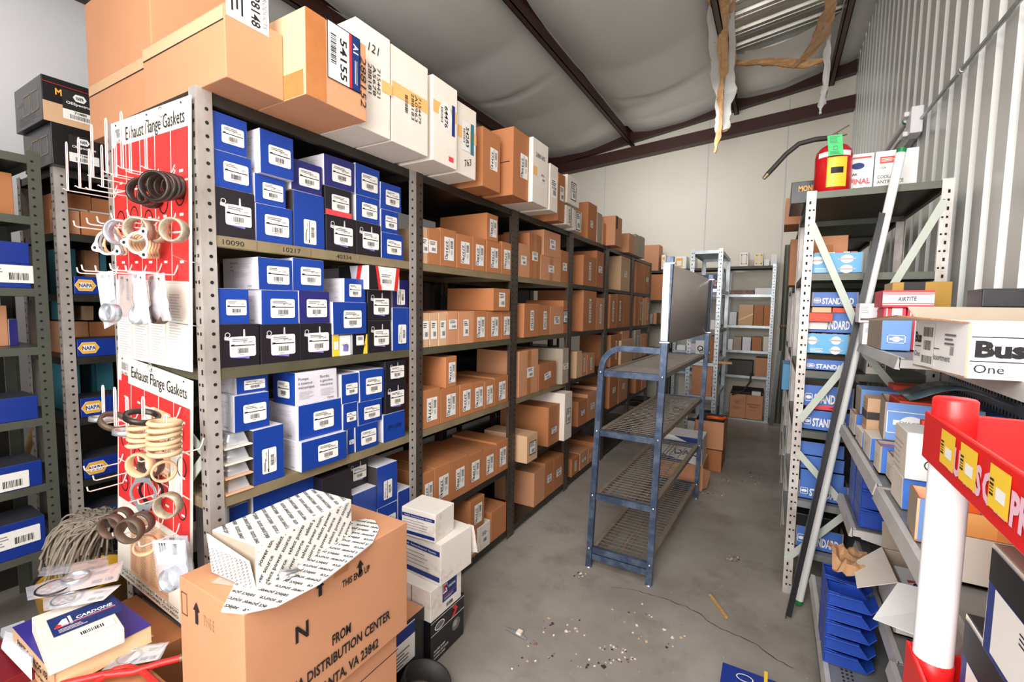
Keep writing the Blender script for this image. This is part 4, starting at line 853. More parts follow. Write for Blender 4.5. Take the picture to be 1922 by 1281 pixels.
for j, (u0, u1, vt, vb, zb, m) in enumerate(((118, 143, 468, 497, 1.68, 'teal'), (158, 186, 472, 500, 1.68, 'card'), (188, 200, 478, 502, 1.68, 'teal'), (124, 140, 565, 600, 1.47, 'teal'), (158, 176, 575, 602, 1.47, 'card_tan'), (180, 212, 675, 690, 1.2, 'teal'), (124, 150, 678, 698, 1.19, 'teal'))):
    lrow('dim %s book sized carton at back, %s shelf behind logo boxes' % ({'teal': 'teal', 'card': 'brown', 'card_tan': 'tan'}[m], ('upper', 'upper', 'upper', 'middle', 'middle', 'lower', 'lower')[j]), u0, u1, vt, vb, LX1 - .2, m, .2, group='dim cartons at the back of the second row', zb=1.4155 if j in (3, 4) else min(LZ2, key=lambda s: abs(s - zb) if s < zb else 9))
# catalogues on the green unit
def books(z, x, y0, specs, h, grp, where):
    y = y0
    for j, (wd, m, hh) in enumerate(specs):
        o = box('catalogue', '%s bound catalogue, %s along the book row %s' % ({'card_tan': 'tan', 'white': 'white', 'card': 'brown', 'green': 'green', 'teal': 'teal', 'cream': 'cream', 'blue_dark': 'blue', 'card_grey': 'grey'}[m], OR2[j], where), 'book', x - .22, x, y, y + wd - .002, z + .0006, z + hh * h, m, {'+z': 'page', '-y': 'page'}, grp); y += wd
books(.99, LX1 - .44 + .22, .22, [(.03, 'card_tan', 1), (.045, 'card_tan', .95), (.02, 'white', 1), (.03, 'card_grey', 1), (.05, 'card_tan', 1), (.02, 'white', .98)], .26, 'catalogues on the green unit', 'behind the blue box')
books(1.307, LX1 - .15, .5, [(.02, 'cream', .9), (.03, 'card', .92), (.03, 'cream', .88), (.05, 'card', .9), (.03, 'blue_dark', .6)], .20, 'catalogues beside green post', 'beside the green post')
books(1.307, LX1 - .24, .22, [(.05, 'green', .9), (.03, 'green', .95), (.05, 'teal', .8), (.05, 'teal', .85)], .22, 'green catalogues', 'under the eye level shelf')
for j, y in enumerate((.28, .35)):
    box('green_carton', '%s of two bright green printed cartons above the blue boxes' % ('first', 'second')[j], 'box', LX1 - .36, LX1 - .24, y, y + .06, zq + .075, zq + .15, 'green', None, 'green cartons')
o = MB(); o.tube([at(18, 960, x=-3.34), at(98, 690, x=-3.34)], .014, 'wood', 10); tag(o.build('broomstick'), 'pale wooden broomstick leaning behind the dark green unit', 'broom')
for j, (y0, y1) in enumerate(((.25, .45), (.46, .66))): box('carton', '%s brown carton on the top shelf of green unit' % ('first', 'second')[j], 'box', LX1 - .45, LX1 - .1, y0, y1, 1.8726, 2.06, 'card_orange', None, 'top cartons in the green unit')
# black logo boxes on top of the second row
def mbox(lab, u0, u1, u2, v0, v1, z0, h, upper):
    xf = -2.75; y0 = at(u0, (v0 + v1) / 2, x=xf).y; y1 = at(u1, (v0 + v1) / 2, x=xf).y
    o = box('shock_absorber_box', lab, 'box', xf - .36, xf, y0, y1, z0, z0 + h, 'black_box', None, 'black boxes on the second row'); w = o['dim'][1]
    if upper: D(w, h * .44).base('card_tan').on(o, '+x', 0, -h * .28, 'tan_band', gap=.001); D(w * .9, .02).text('MONROE', 0, 0, h * .14, 'yellow_napa', w=w * .62, bold=.03).on(o, '+x', .0, h * .2, 'brand_lettering', gap=.0012); D(w, .002).base('red').on(o, '+x', 0, h * .36, 'red_line')
    d = D(w * .56, h * .66); W_, H_ = d.w, d.h; d.rect(0, H_ * .17, W_, H_ * .66, 'ink', 0).rect(0, -H_ * .33, W_, H_ * .34, 'label', 0)
    d.poly([(-.2 * W_, .3 * H_), (-.12 * W_, .18 * H_), (.12 * W_, .18 * H_), (.2 * W_, .3 * H_), (.12 * W_, .42 * H_), (-.12 * W_, .42 * H_)], 'white', 1).text('NAPA', 0, .3 * H_, H_ * .12, 'ink', w=W_ * .24, bold=.03, z=3).text('OESpectrum', 0, .08 * H_, H_ * .09, 'white', w=W_ * .8, bold=.02).text('71880', 0, -.23 * H_, H_ * .08, 'ink', w=W_ * .36, bold=.03).bars(0, -.38 * H_, W_ * .6, H_ * .14, n=22)
    d.on(o, '+x', w * .08, -h * .02, 'label_panel', gap=.002); D(.3, h).frame(-.02, .0, .09, h * .45, .003, 'gold').frame(.09, .0, .09, h * .45, .003, 'gold').text('SHOCKS', -.11, h * .1, h * .1, 'gold', w=.07).lines(0, -h * .32, .26, h * .2, 4, 'ink_grey', .2).on(o, '-y', 0, 0, 'side_print'); return o
o = mbox('lower black box with hexagon logo label on second row', 100, 200, 0, 314, 330, 2.1065, .177, 0)
o2 = mbox('upper black box with tan band and hexagon logo label', 80, 196, 0, 150, 240, 2.1065 + .1785, .19, 1)

for j in range(2): 
    o = box('battery_carton', '%s black and white carton at the photo edge on green unit' % ('lower', 'upper')[j], 'box', LX1 - .3, LX1 - .02, .28, .585, 2.151 + j * .151, 2.151 + j * .151 + .15, 'white', {'+z': 'black_box'}, 'black and white cartons'); D(.3, .08).base('black_box').on(o, '+x', 0, .03, 'black_band')
# ================================================================ gasket boards on the rack end
YBD = .690
def pl(u, v, y=YBD): return at(u, v, y=y)
def board(lab, tl, tr, br, bl, upper):
    A, B_, C_, E_ = [pl(*q, YBD - .004 if upper else YBD + .003) for q in (bl, br, tr, tl)]                  # lower left, lower right, upper right, upper left
    t = thing('gasket_board', lab, 'display board', (A + C_) / 2, 'exhaust gasket boards')
    off = Vector((0, .003, 0)); b = MB(); b.hexa([A, B_, B_ + off, A + off, E_, C_, C_ + off, E_ + off], 'cream'); b.build('panel', t)
    Wd, Hd = .52, (.92 if upper else 1.06); d = D(Wd, Hd)
    y1 = .365 if upper else .415; y0 = -.15 if upper else -.14          # red field
    d.rect(.0, (y0 + y1) / 2, Wd * .955, y1 - y0, 'red_board', 0)
    for i in range(1, 5): d.rect(-Wd * .4775 + Wd * .955 * i / 5, (y0 + y1) / 2, .004, y1 - y0, 'cream', 1)
    for i in range(1, 4): d.rect(0, y0 + (y1 - y0) * (i / 3 if i < 3 else 1.2) if i < 3 else y0, Wd * .955, .006, 'cream', 1)
    top = Hd / 2
    d.text('Exhaust Flange Gaskets', .04, top - .055, .05, 'ink', w=.38); d.rect(-.2, top - .045, .05, .035, 'ink_pale', 1).lines(-.2, top - .045, .045, .03, 6, 'ink_grey', .5).text('FEL-PRO', -.2, top - .075, .012, 'ink', w=.05).rect(-.2, top - .105, .05, .045, 'red_board', 1)
    for x in (-.22, 0.0, .21): d.ell(x, top - .014, .004, .004, 'hole', 2, 8)
    if upper:
        for i in range(4): d.lines(-.19 + i * .12, -.32, .09, .26, 26, 'ink_pale', .3)
        for i in range(3): d.rect(-.14 + i * .12, -.31, .0015, .28, 'ink_faint', 1)
    else:
        d.rect(-.02, -.32, .27, .30, 'paper_tan', 0)
        for i in range(4): d.lines(-.12 + .07 * i, -.32, .05, .27, 26, 'ink_faint', .35)
        d.text('VOIR PLUS IMPORTANTS AUX E. ELBOW', -.02, -.487, .014, 'ink', w=.40).text('A USINER, LIRE L\'ORIGINAL ONTARIO', -.02, -.508, .014, 'ink', w=.40).rect(-.02, -.474, .4, .002, 'ink_faint', 1)
        d.rect(.07, .22, .12, .28, 'peach', 1).rect(.16, .18, .09, .34, 'cream', 1).rect(-.02, .2, .045, .3, 'cream', 1).text('Guarantee', -.02, .2, .014, 'ink', rot=-90, w=.15).ring(.07, .24, .05, .055, .007, 'ink', 2)
    for r, yy in enumerate(((.30, .06, -.10) if upper else (.33, .10, -.06))):
        for i in range(5): d.rect(-.19 + i * .1, yy - .075 if r == 0 and upper else yy + .02, .022, .009, 'cream', 2)
    shapes = [(-.20, .08), (-.10, .09), (0, .07), (.1, .13), (.2, .15)] if upper else [(-.2, .16), (-.1, .10), (.0, .0), (.09, .05), (.2, .16), (-.2, -.05), (.2, -.02)]
    for k, (x, y) in enumerate(shapes): d.ring(x, y, .03, .045 if not upper else .042, .006, 'ink', 1)
    d.on_quad(A, B_, C_, E_, t, 'printed_face', gap=.0012); return t, (A, B_, C_, E_)
ub, UQ = board('upper white and red exhaust gasket board hanging on the rack end', (208, 233), (357, 178), (360, 699), (222, 668), True)
lb, LQ = board('lower white and red exhaust gasket board, tilted, above the books', (221, 664), (361, 716), (360, 1189), (221, 1075), False)
for s_ in ((306, 212), (286, 690)):
    b = MB(); p = pl(*s_); b.tube([p + Vector((math.cos(a) * .012, -.006 - .002 * math.sin(a), math.sin(a) * .014)) for a in [2 * math.pi * k / 14 for k in range(14)]], .0016, 'chrome', 6, closed=True); b.build('hanging_ring', ub if s_[1] < 400 else lb)
b = MB()
for (u0, v0), (u1, v1) in (((322, 478), (372, 494)), ((323, 606), (372, 613))):
    b = MB(); b.tube([pl(u0, v0, YBD - .004), pl((u0 + u1) / 2, v1 - 4, YBD - .006), at(u1, v1, y=YBD + .005)], .0016, 'chrome', 6); b.build('tie_wire', ub)
# wire hooks: straight prong with an upturned tip, or a long hairpin on the front
def hook(t, u, v, ln, tip=.018, pin=None, r=.0022, y=YBD):
    p = pl(u, v, y - .004); q = p + Vector((0, -ln, 0)); b = MB()
    b.tube([p + Vector((0, 0, .03)), p + Vector((0, -.006, .012)), p + Vector((0, -.012, 0)), q, q + Vector((0, -.006, .004)), q + Vector((0, -.008, tip))], r, 'wire', 7)
    if pin:
        a = q + Vector((0, .004, 0)); b.tube([a + Vector((-.006, 0, 0)), a + Vector((-.006, .002, pin)), a + Vector((-.003, .002, pin + .008)), a + Vector((.003, .002, pin + .008)), a + Vector((.006, .002, pin)), a + Vector((.006, 0, 0))], r * .9, 'wire', 7)
    b.build('hook', t); return q
for u, v in ((222, 374), (246, 370), (272, 352), (300, 345), (330, 338)):
    hook(ub, u, v, .13, .002, .14, .0016); hook(ub, u - 1, v - 9, .075, .002, .12, .0016)
for u, v in ((226, 436), (252, 432), (272, 430), (300, 425), (331, 420)): hook(ub, u, v, .11)
for u, v in ((223, 517), (249, 514), (276, 516), (305, 513), (335, 517)): hook(ub, u, v, .12 if u > 230 else .10)
def hookf(t, u, v, ln, tip, pin):
    q = at(u, v, y=YBD - ln - .004); b = MB(); p = Vector((q.x, YBD - .004, q.z))
    b.tube([p + Vector((0, 0, .03)), p + Vector((0, -.006, .012)), p + Vector((0, -.012, 0)), q, q + Vector((0, -.008, tip))], .0022, 'wire', 7); a = q + Vector((0, .004, 0))
    b.tube([a + Vector((-.007, 0, 0)), a + Vector((-.007, .002, pin)), a + Vector((-.003, .002, pin + .008)), a + Vector((.003, .002, pin + .008)), a + Vector((.007, .002, pin)), a + Vector((.007, 0, 0))], .002, 'wire', 7); b.build('hook', t)
for u, v, pin in ((192, 796, .115), (214, 802, .115), (266, 796, .07), (237, 822, .115), (269, 843, .085), (309, 859, .11)): hookf(lb, u, v, .10, .002, pin)
for u, v in ((232, 868), (250, 885), (338, 850), (238, 905), (287, 985), (305, 925), (337, 925), (308, 990), (338, 1000)): hook(lb, u, v, .10)
GK = 'gaskets hanging on the boards'
def ring(lab, c, r, wd, m, axis=(0, -1, 0), th=.004, name='exhaust_gasket', lip=0):
    b = MB(); pr = [(r - th, 0), (r, .0), (r + lip, wd * .5), (r, wd), (r - th, wd), (r - th, 0)]
    b.lathe(c, axis, pr, m, 28); o = b.build(name); return tag(o, lab, 'gasket', GK)
def hung(lab, u, v, r, wd, m, back=.02, lip=.0, ax=(.52, -.85, .0)):
    c = at(u, v, y=YBD - back); ring(lab, c, r, wd * .85, m, ax, .0055, lip=lip)
# dark bands on the top row
for k, (u, v, bk, r, lab) in enumerate(((333, 353, .012, .034, 'innermost dark band of the nest of four on the upper board'), (322, 352, .035, .037, 'second dark band of the four nested on upper board'), (311, 352, .060, .039, 'third dark band of the four nested on upper board'), (297, 352, .088, .040, 'outermost dark band of the four nested on upper board'))): hung(lab, u, v, r, .024, 'ring_dark', bk, .002)
hung('single thin dark band left of the nested four on upper board', 272, 362, .036, .03, 'ring_dark', .06, .001)
hung('dark band hidden behind the single thin band on upper board', 288, 372, .032, .03, 'ring_dark', .02, .001)
for k, (u, v, bk, r, m, lab) in enumerate(((334, 434, .03, .034, 'ring_mesh', 'mesh gasket ring at the edge nearest the post, second hook row'), (300, 435, .03, .034, 'ring_mesh', 'mesh gasket ring behind the wide mesh ring, second hook row'), (268, 433, .07, .036, 'ring_mesh', 'wide mesh gasket ring in the middle of second hook row'), (232, 438, .08, .037, 'ring_silver', 'shiny steel gasket ring beside mesh rings, second hook row'))): hung(lab, u, v, r, .036, m, bk, .002)
def flange(lab, u, v, bk, w, h, r, m, rot=0, n=1, holes=3):
    c = at(u, v, y=YBD - bk); b = MB(); k = 40; out = []; inn = []
    for i in range(k):
        a = 2 * math.pi * i / k; lob = max(0, math.cos(a * holes / 1.0 - (math.pi / 2 * holes if holes == 2 else math.pi * .5))) ** 2
        rr = r * 1.22 + lob * (w - r * 1.22); out.append((rr * math.cos(a), rr * math.sin(a))); inn.append((r * math.cos(a), r * math.sin(a)))
    cs, sn = math.cos(rot), math.sin(rot)
    def P(p, d): x = p[0] * cs - p[1] * sn; return c + Vector((x * .88 - d * .47, x * .47 + d * .88, (p[0] * sn + p[1] * cs)))
    vs = [P(p, d) for d in (0, .003) for p in out + inn]; fs = []
    for i in range(k):
        j = (i + 1) % k
        fs += [(i, j, k + j, k + i), (2 * k + i, 3 * k + i, 3 * k + j, 2 * k + j), (i, 2 * k + i, 2 * k + j, j), (k + i, k + j, 3 * k + j, 3 * k + i)]
    b.add(vs, fs, m)
    for i in range(holes):
        a = (math.pi / 2 + 2 * math.pi * i / holes) if holes == 2 else (math.pi * .5 / holes + 2 * math.pi * i / holes); q = ((w - .012) * math.cos(a), (w - .012) * math.sin(a))
        b.add([P((q[0] + .005 * math.cos(t), q[1] + .005 * math.sin(t)), -.0006) for t in [math.pi / 5 * e for e in range(10)]], [tuple(range(10))], 'hole')
    return tag(b.build('flange_gasket'), lab, 'gasket', GK)
for k in range(6): flange(('front tan three bolt flange gasket of the hanging stack of six' if k == 5 else '%s tan three bolt flange gasket from the board in the stack' % OR2[k]), 277 - 6 * k + 10, 459 - 0.6 * k, .014 + .016 * k, .050, .05, .026, 'ring_tan' if k < 5 else 'card_white', .5)
for k in range(3): flange('%s tan and silver flange gasket hanging beyond the board edge' % ('innermost', 'middle', 'outermost')[k], 214 - 7 * k, 458 - k, .06 + .022 * k, .052, .05, .03, ('ring_tan', 'ring_silver', 'card_white')[k], .9)
# lower board rings
def stackrings(n, u, v, dv, r, m, bk, lab):
    for k in range(n):
        c = at(u, v - dv * k, y=YBD - bk); b = MB(); rn = random.Random(k + n); b.lathe(c + Vector((rn.uniform(-.003, .003), 0, 0)), (rn.uniform(-.1, .1), rn.uniform(-.1, .1), 1), [(r - .008, 0), (r, 0), (r + .004, .006), (r, .012), (r - .008, .012), (r - .008, 0)], m, 26); tag(b.build('exhaust_gasket'), '%s tan donut gasket from the bottom of %s' % (OR2[k], lab), 'gasket', GK)
stackrings(4, 269, 837, 10.5, .036, 'ring_tan', .10, 'the short donut stack')
stackrings(6, 309, 852, 10.8, .038, 'ring_tan', .10, 'the tall donut stack')
for u, v, r, m, ax, lab in ((192, 790, .034, 'ring_silver', (0, .1, 1), 'small silver ring lying flat on the outermost double hooks'), (214, 795, .042, 'ring_brown', (.55, .2, .8), 'brown and silver ring tilted on the double hooks'), (266, 787, .044, 'ring_dark', (.3, .1, .95), 'dark grey ring lying over the hairpins above donuts'), (237, 815, .034, 'ring_silver', (.05, .1, 1), 'silver ring lying low beside the short donut stack')): ring(lab, at(u, v, y=YBD - .10), r, .014, m, ax, .01)
hung('light tan wide ring hanging under the donut stacks', 270, 870, .036, .03, 'ring_tan', .09, .002)
hung('tan ring hanging behind the wide one under the donut stacks', 289, 872, .034, .03, 'ring_brown', .05, .002)
ring('narrow tan ring turned edge on under the tall donut stack', at(307, 884, y=YBD - .07), .032, .014, 'ring_tan', (1, -.25, 0), .006)
hung('sparkling mesh ring hanging alone near the lower board edge', 322, 945, .036, .034, 'ring_mesh', .06, .002)
for u, v, bk, lab in ((216, 985, .10, 'outer brown split ring, first of four near the bag'), (234, 970, .06, 'inner brown split ring behind the first of four'), (250, 992, .11, 'outer brown split ring nearest the plastic bag'), (272, 978, .06, 'inner brown split ring behind the one by the bag')): hung(lab, u, v, .037 if bk > .08 else .034, .03, 'ring_brown', bk, .002)
ring('small brown ring seen edge on beside hanging plastic bag', at(273, 1022, y=YBD - .08), .03, .02, 'ring_tan', (1, -.5, 0), .006)
flange('grey two bolt flange gasket hanging on the lower board', 268, 927, .06, .068, .07, .036, 'ring_silver', 0, holes=2)
flange('black two bolt flange gasket behind the grey one', 283, 922, .03, .066, .07, .034, 'black_box', 0, holes=2)
# bagged rings
def bag(lab, pts, y, rc, rr, m='plastic_bag', card='paper_tan', rm='ring_silver', dy=.0, turn=0, ch=.55, axis=(0.25, -1, .1)):
    P4 = [at(u, v, y=y + turn * (i in (1, 2))) for i, (u, v) in enumerate(pts)]     # lower left, lower right, upper right, upper left
    t = thing('bagged_gasket', lab, 'bagged part', sum(P4, Vector()) / 4, 'bagged gaskets on the boards'); n = (P4[1] - P4[0]).cross(P4[3] - P4[0]).normalized()
    if n.y > 0: n = -n
    def g(s, q): return P4[0] * (1 - s) * (1 - q) + P4[1] * s * (1 - q) + P4[2] * s * q + P4[3] * (1 - s) * q
    b = MB(); K = 9; vs = []
    for sd in (1, -1):
        for j in range(K):
            for i in range(K):
                s, q = i / (K - 1), j / (K - 1); bulge = math.sin(math.pi * s) * math.sin(math.pi * q) ** .6 * (.004 + .018 * (1 - q)); vs.append(g(s, q) + n * sd * (bulge + .0012) + n * .004 * noise.noise(Vector((s * 5, q * 7, sd))))
    fs = []
    for sd in range(2):
        o = sd * K * K
        for j in range(K - 1):
            for i in range(K - 1): f = (o + j * K + i, o + j * K + i + 1, o + (j + 1) * K + i + 1, o + (j + 1) * K + i); fs.append(f if sd == 0 else f[::-1])
    b.add(vs, fs, m, True); b.build('plastic_bag', t)
    if card:
        b = MB(); e = n * .0005; q0 = 1 - ch; b.hexa([g(.06, q0) - e, g(.94, q0) - e, g(.94, q0) + e, g(.06, q0) + e, g(.06, .97) - e, g(.94, .97) - e, g(.94, .97) + e, g(.06, .97) + e], card); b.build('card_insert', t)
        d = D(.1, .1).lines(-.02, .02, .03, .07, 3, 'ink', .35, rot=1).bars(.025, .02, .06, .018, n=14, rot=1)
        d.on_quad(g(.1, q0 + .05) + n * .002, g(.9, q0 + .05) + n * .002, g(.9, .93) + n * .002, g(.1, .93) + n * .002, t, 'card_print')
    if rr:
        b = MB(); c = at(*rc, y=y) + n * .0; a_ = Vector(axis).normalized(); b.lathe(c - a_ * .012, a_, [(rr - .004, 0), (rr, 0), (rr, .026), (rr - .004, .026), (rr - .004, 0)], rm, 24); b.build('gasket', t)
    return t
bag('bulging clear bag at the end of the bag hook row', ((196, 618), (222, 605), (212, 508), (180, 514)), YBD - .15, (208, 588), .026, card='white', turn=.03)
bag('tan card bag behind the white one in hanging row', ((226, 602), (252, 604), (248, 516), (222, 516)), YBD - .05, None, 0, card='paper_tan', ch=.9)
bag('white card bag with a silver ring in the hanging row', ((256, 612), (284, 606), (272, 508), (248, 516)), YBD - .10, (264, 592), .027, card='white', ch=.98)
bag('tan card bag with a brown ring in the hanging row', ((284, 606), (322, 602), (308, 512), (276, 518)), YBD - .07, (299, 590), .028, rm='ring_brown', card='paper_tan', ch=.98)
bag('bag with pen check mark and silver ring, low on the tilted board', ((300, 1110), (356, 1102), (348, 1014), (285, 1014)), YBD - .09, (322, 1088), .032, card='white', ch=.5)
bag('clear bag edge peeking out behind the check mark bag', ((330, 1090), (366, 1078), (352, 1006), (310, 1006)), YBD - .045, None, 0, card='card_white', ch=.9)
# ================================================================ foreground, the near end of the long rack
b = MB()
o = box('carton', 'plain lower carton under the big THIS END UP carton', 'box', -1.30, -1.035, .57, 1.06, .0006, .444, 'card'); D(.5, .003).base('hole').on(o, '+x', 0, .15, 'flap_slit')
NX, NY0, NY1, NZ0, NZ1 = -1.012, .553, 1.085, .4455, .806
nb = box('carton', 'big brown carton printed THIS END UP in front of the first bay', 'box', -1.305, NX, NY0, NY1, NZ0, NZ1, 'card')
d = D(.53, .36)
def npos(u, v): p = at(u, v, x=NX); return p.y - (NY0 + NY1) / 2, p.z - (NZ0 + NZ1) / 2
for t, y, z, h, w in (('N', .696, .677, .044, .040), ('FROM', .819, .592, .030, .064), ('VIRGINIA DISTRIBUTION CENTER', .795, .540, .030, .42), ('ATLANTA, VA 23842', .83, .478, .030, .25), ('THIS END UP', .873, .734, .02, .10)):
    d.text(t, y - (NY0 + NY1) / 2, z - (NZ0 + NZ1) / 2, h, 'ink', bold=.025, w=w)
for u, v in ((600, 1105), (675, 1066)):
    a, c = npos(u, v); d.rect(a, c - .008, .011, .026, 'ink', 2).poly([(a - .013, c + .004), (a + .013, c + .004), (a, c + .024)], 'ink', 2)
a, c = npos(640, 1090); d.rect(a, .16, .05, .04, 'tape', 0); d.on(nb, '+x', 0, 0, 'printed_lettering')
d = D(.29, .36).frame(-.12, .115, .028, .06, .002, 'ink').rect(-.06, .10, .012, .035, 'ink', 2).poly([(-.075, .117), (-.045, .117), (-.06, .14)], 'ink', 2).text('THIS E', -.005, .105, .028, 'ink_faint', w=.05); d.on(nb, '-y', 0, 0, 'printed_lettering'); D(.28, .003).base('hole').on(nb, '+zf', 0, 0, 'flap_slit'); D(.07, .06).base('tape_clear').on(nb, '+zf', -.02, -.2, 'tape', rot=20)
# carton in printed wrap, with the loose sheet under it
def wrap(o, face, fw, fh, ang, h=.017, step=.034):
    d = D(fw, fh); c, s = math.cos(math.radians(ang)), math.sin(math.radians(ang)); L = fw + fh; n = int(L / step) + 2; tl = h * 9.5
    for i in range(-n, n):
        for j in range(-5, 6):
            q, p = i * step, (j + (.5 if i % 2 else .1)) * (tl + h); d.text('select power source', p * c - q * s, p * s + q * c, h, 'ink', rot=ang, bold=.02, w=tl)
            vs, fs, m, z = d.it.pop(); ok = [abs(x) < fw / 2 - .001 and abs(y) < fh / 2 - .001 for x, y in vs]; fs = [f for f in fs if all(ok[k] for k in f)]
            if fs:
                us = sorted({k for f in fs for k in f}); ix = {k: t for t, k in enumerate(us)}; d.it.append(([vs[k] for k in us], [tuple(ix[k] for k in f) for f in fs], m, z))
    d.on(o, face, 0, 0, 'wrap_print')
mat('wrap_white', (240, 236, 230), .45, noise_s=5, noise_a=.3, rgb2=(216, 206, 194))
sheet = [at(u, v, z=.8072) for u, v in ((415, 1150), (455, 1154), (520, 1140), (600, 1098), (660, 1052), (700, 1020), (712, 995), (704, 980), (690, 976), (640, 985), (520, 1040), (440, 1100))]
b = MB(); n = len(sheet); top_ = [p + Vector((0, 0, .004)) for p in sheet]
b.add(sheet + top_, [tuple(range(n))[::-1], tuple(range(n, 2 * n))] + [(i, (i + 1) % n, n + (i + 1) % n, n + i) for i in range(n)], 'wrap_white')
so = b.build('wrap_sheet'); tag(so, 'white printed cardboard sheet lying loose on the big carton', 'cardboard sheet')
sx0 = Vector((-1.04, .56, .8116)); ax = Vector((-.25, 1, 0)).normalized(); up = Vector((-1, -.25, 0)).normalized()
def inside(p):
    c = False; k = len(sheet) - 1
    for i in range(len(sheet)):
        a, q = sheet[i], sheet[k]
        if (a.y > p.y) != (q.y > p.y) and p.x < (q.x - a.x) * (p.y - a.y) / (q.y - a.y + 1e-9) + a.x: c = not c
        k = i
    return c
vs_, fs_, tw_ = text_mesh('select power source', .02); pm = MB(); K = .135 / tw_
for i in range(-4, 26):
    for j in range(-4, 4):
        o_ = sx0 + ax * (i * .024) + up * ((j + (.5 if i % 2 else 0)) * .15); pts_ = [o_ + up * (x * K) + ax * (-y * K * 1.1) + Vector((0, 0, .0006)) for x, y in vs_]
        ok = [inside(p) for p in pts_]; ff = [f for f in fs_ if all(ok[k] for k in f)]
        if ff: pm.add(pts_, ff, 'ink')
if pm.v: pm.build('wrap_print', so)
wx0, wy0 = -1.165, .765
wb = box('power_source_box', 'white open ended carton printed select power source on big carton', 'box', wx0 - .088, wx0 + .088, wy0 - .155, wy0 + .155, .8118, .925, 'wrap_white', {'-y': 'card_grey'}, rz=.07)
wrap(wb, '+z', .305, .172, 66, .0128, .0255); wrap(wb, '+x', .305, .108, 52, .0128, .0245)
f = MB(); f.hexa([(-.088, -.155, .0), (.088, -.155, 0), (.088, -.158, 0), (-.088, -.158, 0), (-.088, -.165, .108), (.086, -.170, .082), (.086, -.173, .082), (-.088, -.168, .108)], 'wrap_white'); fo = f.build('flap', wb, local=True)
dm = MB(); rr = random.Random(5)
for i in range(9):
    for j in range(17):
        x = -.08 + .165 * i / 9 + .004 * (j % 2); z = .004 + .076 * j / 17
        if x < .08: dm.quad((x, -.1586 - z * .17, z), (x + .006, -.1586 - z * .17, z), (x + .006, -.1590 - (z + .0025) * .17, z + .0025), (x, -.1590 - (z + .0025) * .17, z + .0025), 'ink')
dm.build('wrap_print', fo, local=True)
t = thing('socket', 'steel wrench socket lying on the printed sheet', 'tool', at(530, 1090, z=.825)); b = MB(); c = at(524, 1082, z=.824); ax_ = Vector((.55, .85, .05)).normalized()
b.lathe(c, ax_, [(.0075, .01), (.0075, 0), (.0125, 0), (.0135, .003), (.0135, .022), (.009, .026), (.009, .045), (0, .045)], 'chrome', 20); b.lathe(c, ax_, [(0, .01), (.0075, .01)], 'hole', 6, False); b.build('socket_body', t)
# column of worn boxes between the big carton and the second bay
ob = box('water_pump_box', 'black water pump box with red chevron at the bottom of column', 'box', -1.40, -1.178, 1.402, 1.636, .0006, .20, 'black_box'); w, h = .234, .2
d = D(w, h).rect(0, h * .16, w, .0025, 'white').rect(0, h * .44, w, .0025, 'white').poly([(.02, h * .18), (.045, h * .18), (.068, h * .31), (.05, h * .42), (.025, h * .42), (.046, h * .31)], 'red').ell(-.06, h * .28, .033, .018, 'ink_grey', 1).ring(-.06, h * .28, .033, .018, .004, 'white', 2).ell(.055, -.01, .03, .028, 'ink_grey', 1).ell(.05, -.005, .016, .015, 'steel', 2)
for i, s in enumerate(('WATER PUMP', 'BOMBA DE AGUA', 'POMPE À EAU')): d.text(s, -.1, -.045 - .016 * i, .009, 'white', bold=.02, align='l')
d.on(ob, '+x', 0, 0, 'printed_face'); D(.2, .19).lines(0, -.05, .1, .06, 4, 'ink_grey').on(ob, '-y', 0, 0, 'printed_side')
b2 = box('carton', 'black carton with white and blue label beside the water pump box', 'box', -1.42, -1.2, 1.12, 1.388, .0006, .27, 'black_box', {'+z': 'card'}); D(.15, .16).base('label').rect(0, .05, .15, .05, 'ink_blue', 1).lines(0, -.04, .12, .07, 5).on(b2, '+x', .0, .04, 'printed_label')
oc = box('carton', 'dirty white carton with red and navy A1 label, second in column', 'box', -1.38, -1.172, 1.395, 1.605, .2012, .338, 'card_dirty'); d = D(.1, .085).base('navy').poly([(-.045, .015), (-.02, .035), (-.02, .015)], 'white', 1).rect(-.032, .015, .03, .04, 'white', 1).poly([(-.045, -.002), (-.045, .032), (-.022, .032)], 'red', 2).text('A1', -.03, .01, .018, 'navy', bold=.03, z=3).text('CARDONE', .014, .012, .011, 'white', bold=.02, w=.05).rect(0, -.018, .09, .003, 'red', 1).lines(0, -.03, .08, .012, 2, 'ink_pale'); d.on(oc, '+x', .02, .02, 'brand_label'); D(.05, .02).bars(0, 0, .045, .016, n=14).on(oc, '+x', .02, -.045, 'barcode')
flapseam(oc, '-y', tape=False)
def rebox(lab, x0, x1, y0, y1, z0, z1, rz):
    o = box('carton', lab, 'box', x0, x1, y0, y1, z0, z1, 'card_dirty', rz=rz); w = x1 - x0; h = z1 - z0
    d = D(w, h).rect(0, h * .26, w * .96, h * .12, 'ink_blue').rect(0, -h * .36, w * .96, h * .12, 'ink_blue').lines(0, -h * .05, w * .9, h * .38, 4, 'ink_grey', .14).text('Rebuilt  Remanufactured  Réusiné', 0, h * .26, h * .05, 'white', w=w * .8); d.on(o, '-y', 0, 0, 'printed_panel'); return o
rb = rebox('larger white carton with navy bands, third in column, torn flap', -1.40, -1.155, 1.45, 1.66, .339, .52, -.05); f = MB(); f.hexa([(.1, .107, .18), (.13, .107, .18), (.13, .110, .18), (.1, .110, .18), (.085, .135, .03), (.13, .14, .04), (.13, .143, .04), (.085, .138, .03)], 'card_dirty'); f.build('torn_flap', rb, local=True)
rebox('smaller scuffed white carton with navy bands topping the column', -1.37, -1.19, 1.435, 1.575, .5212, .645, .06)
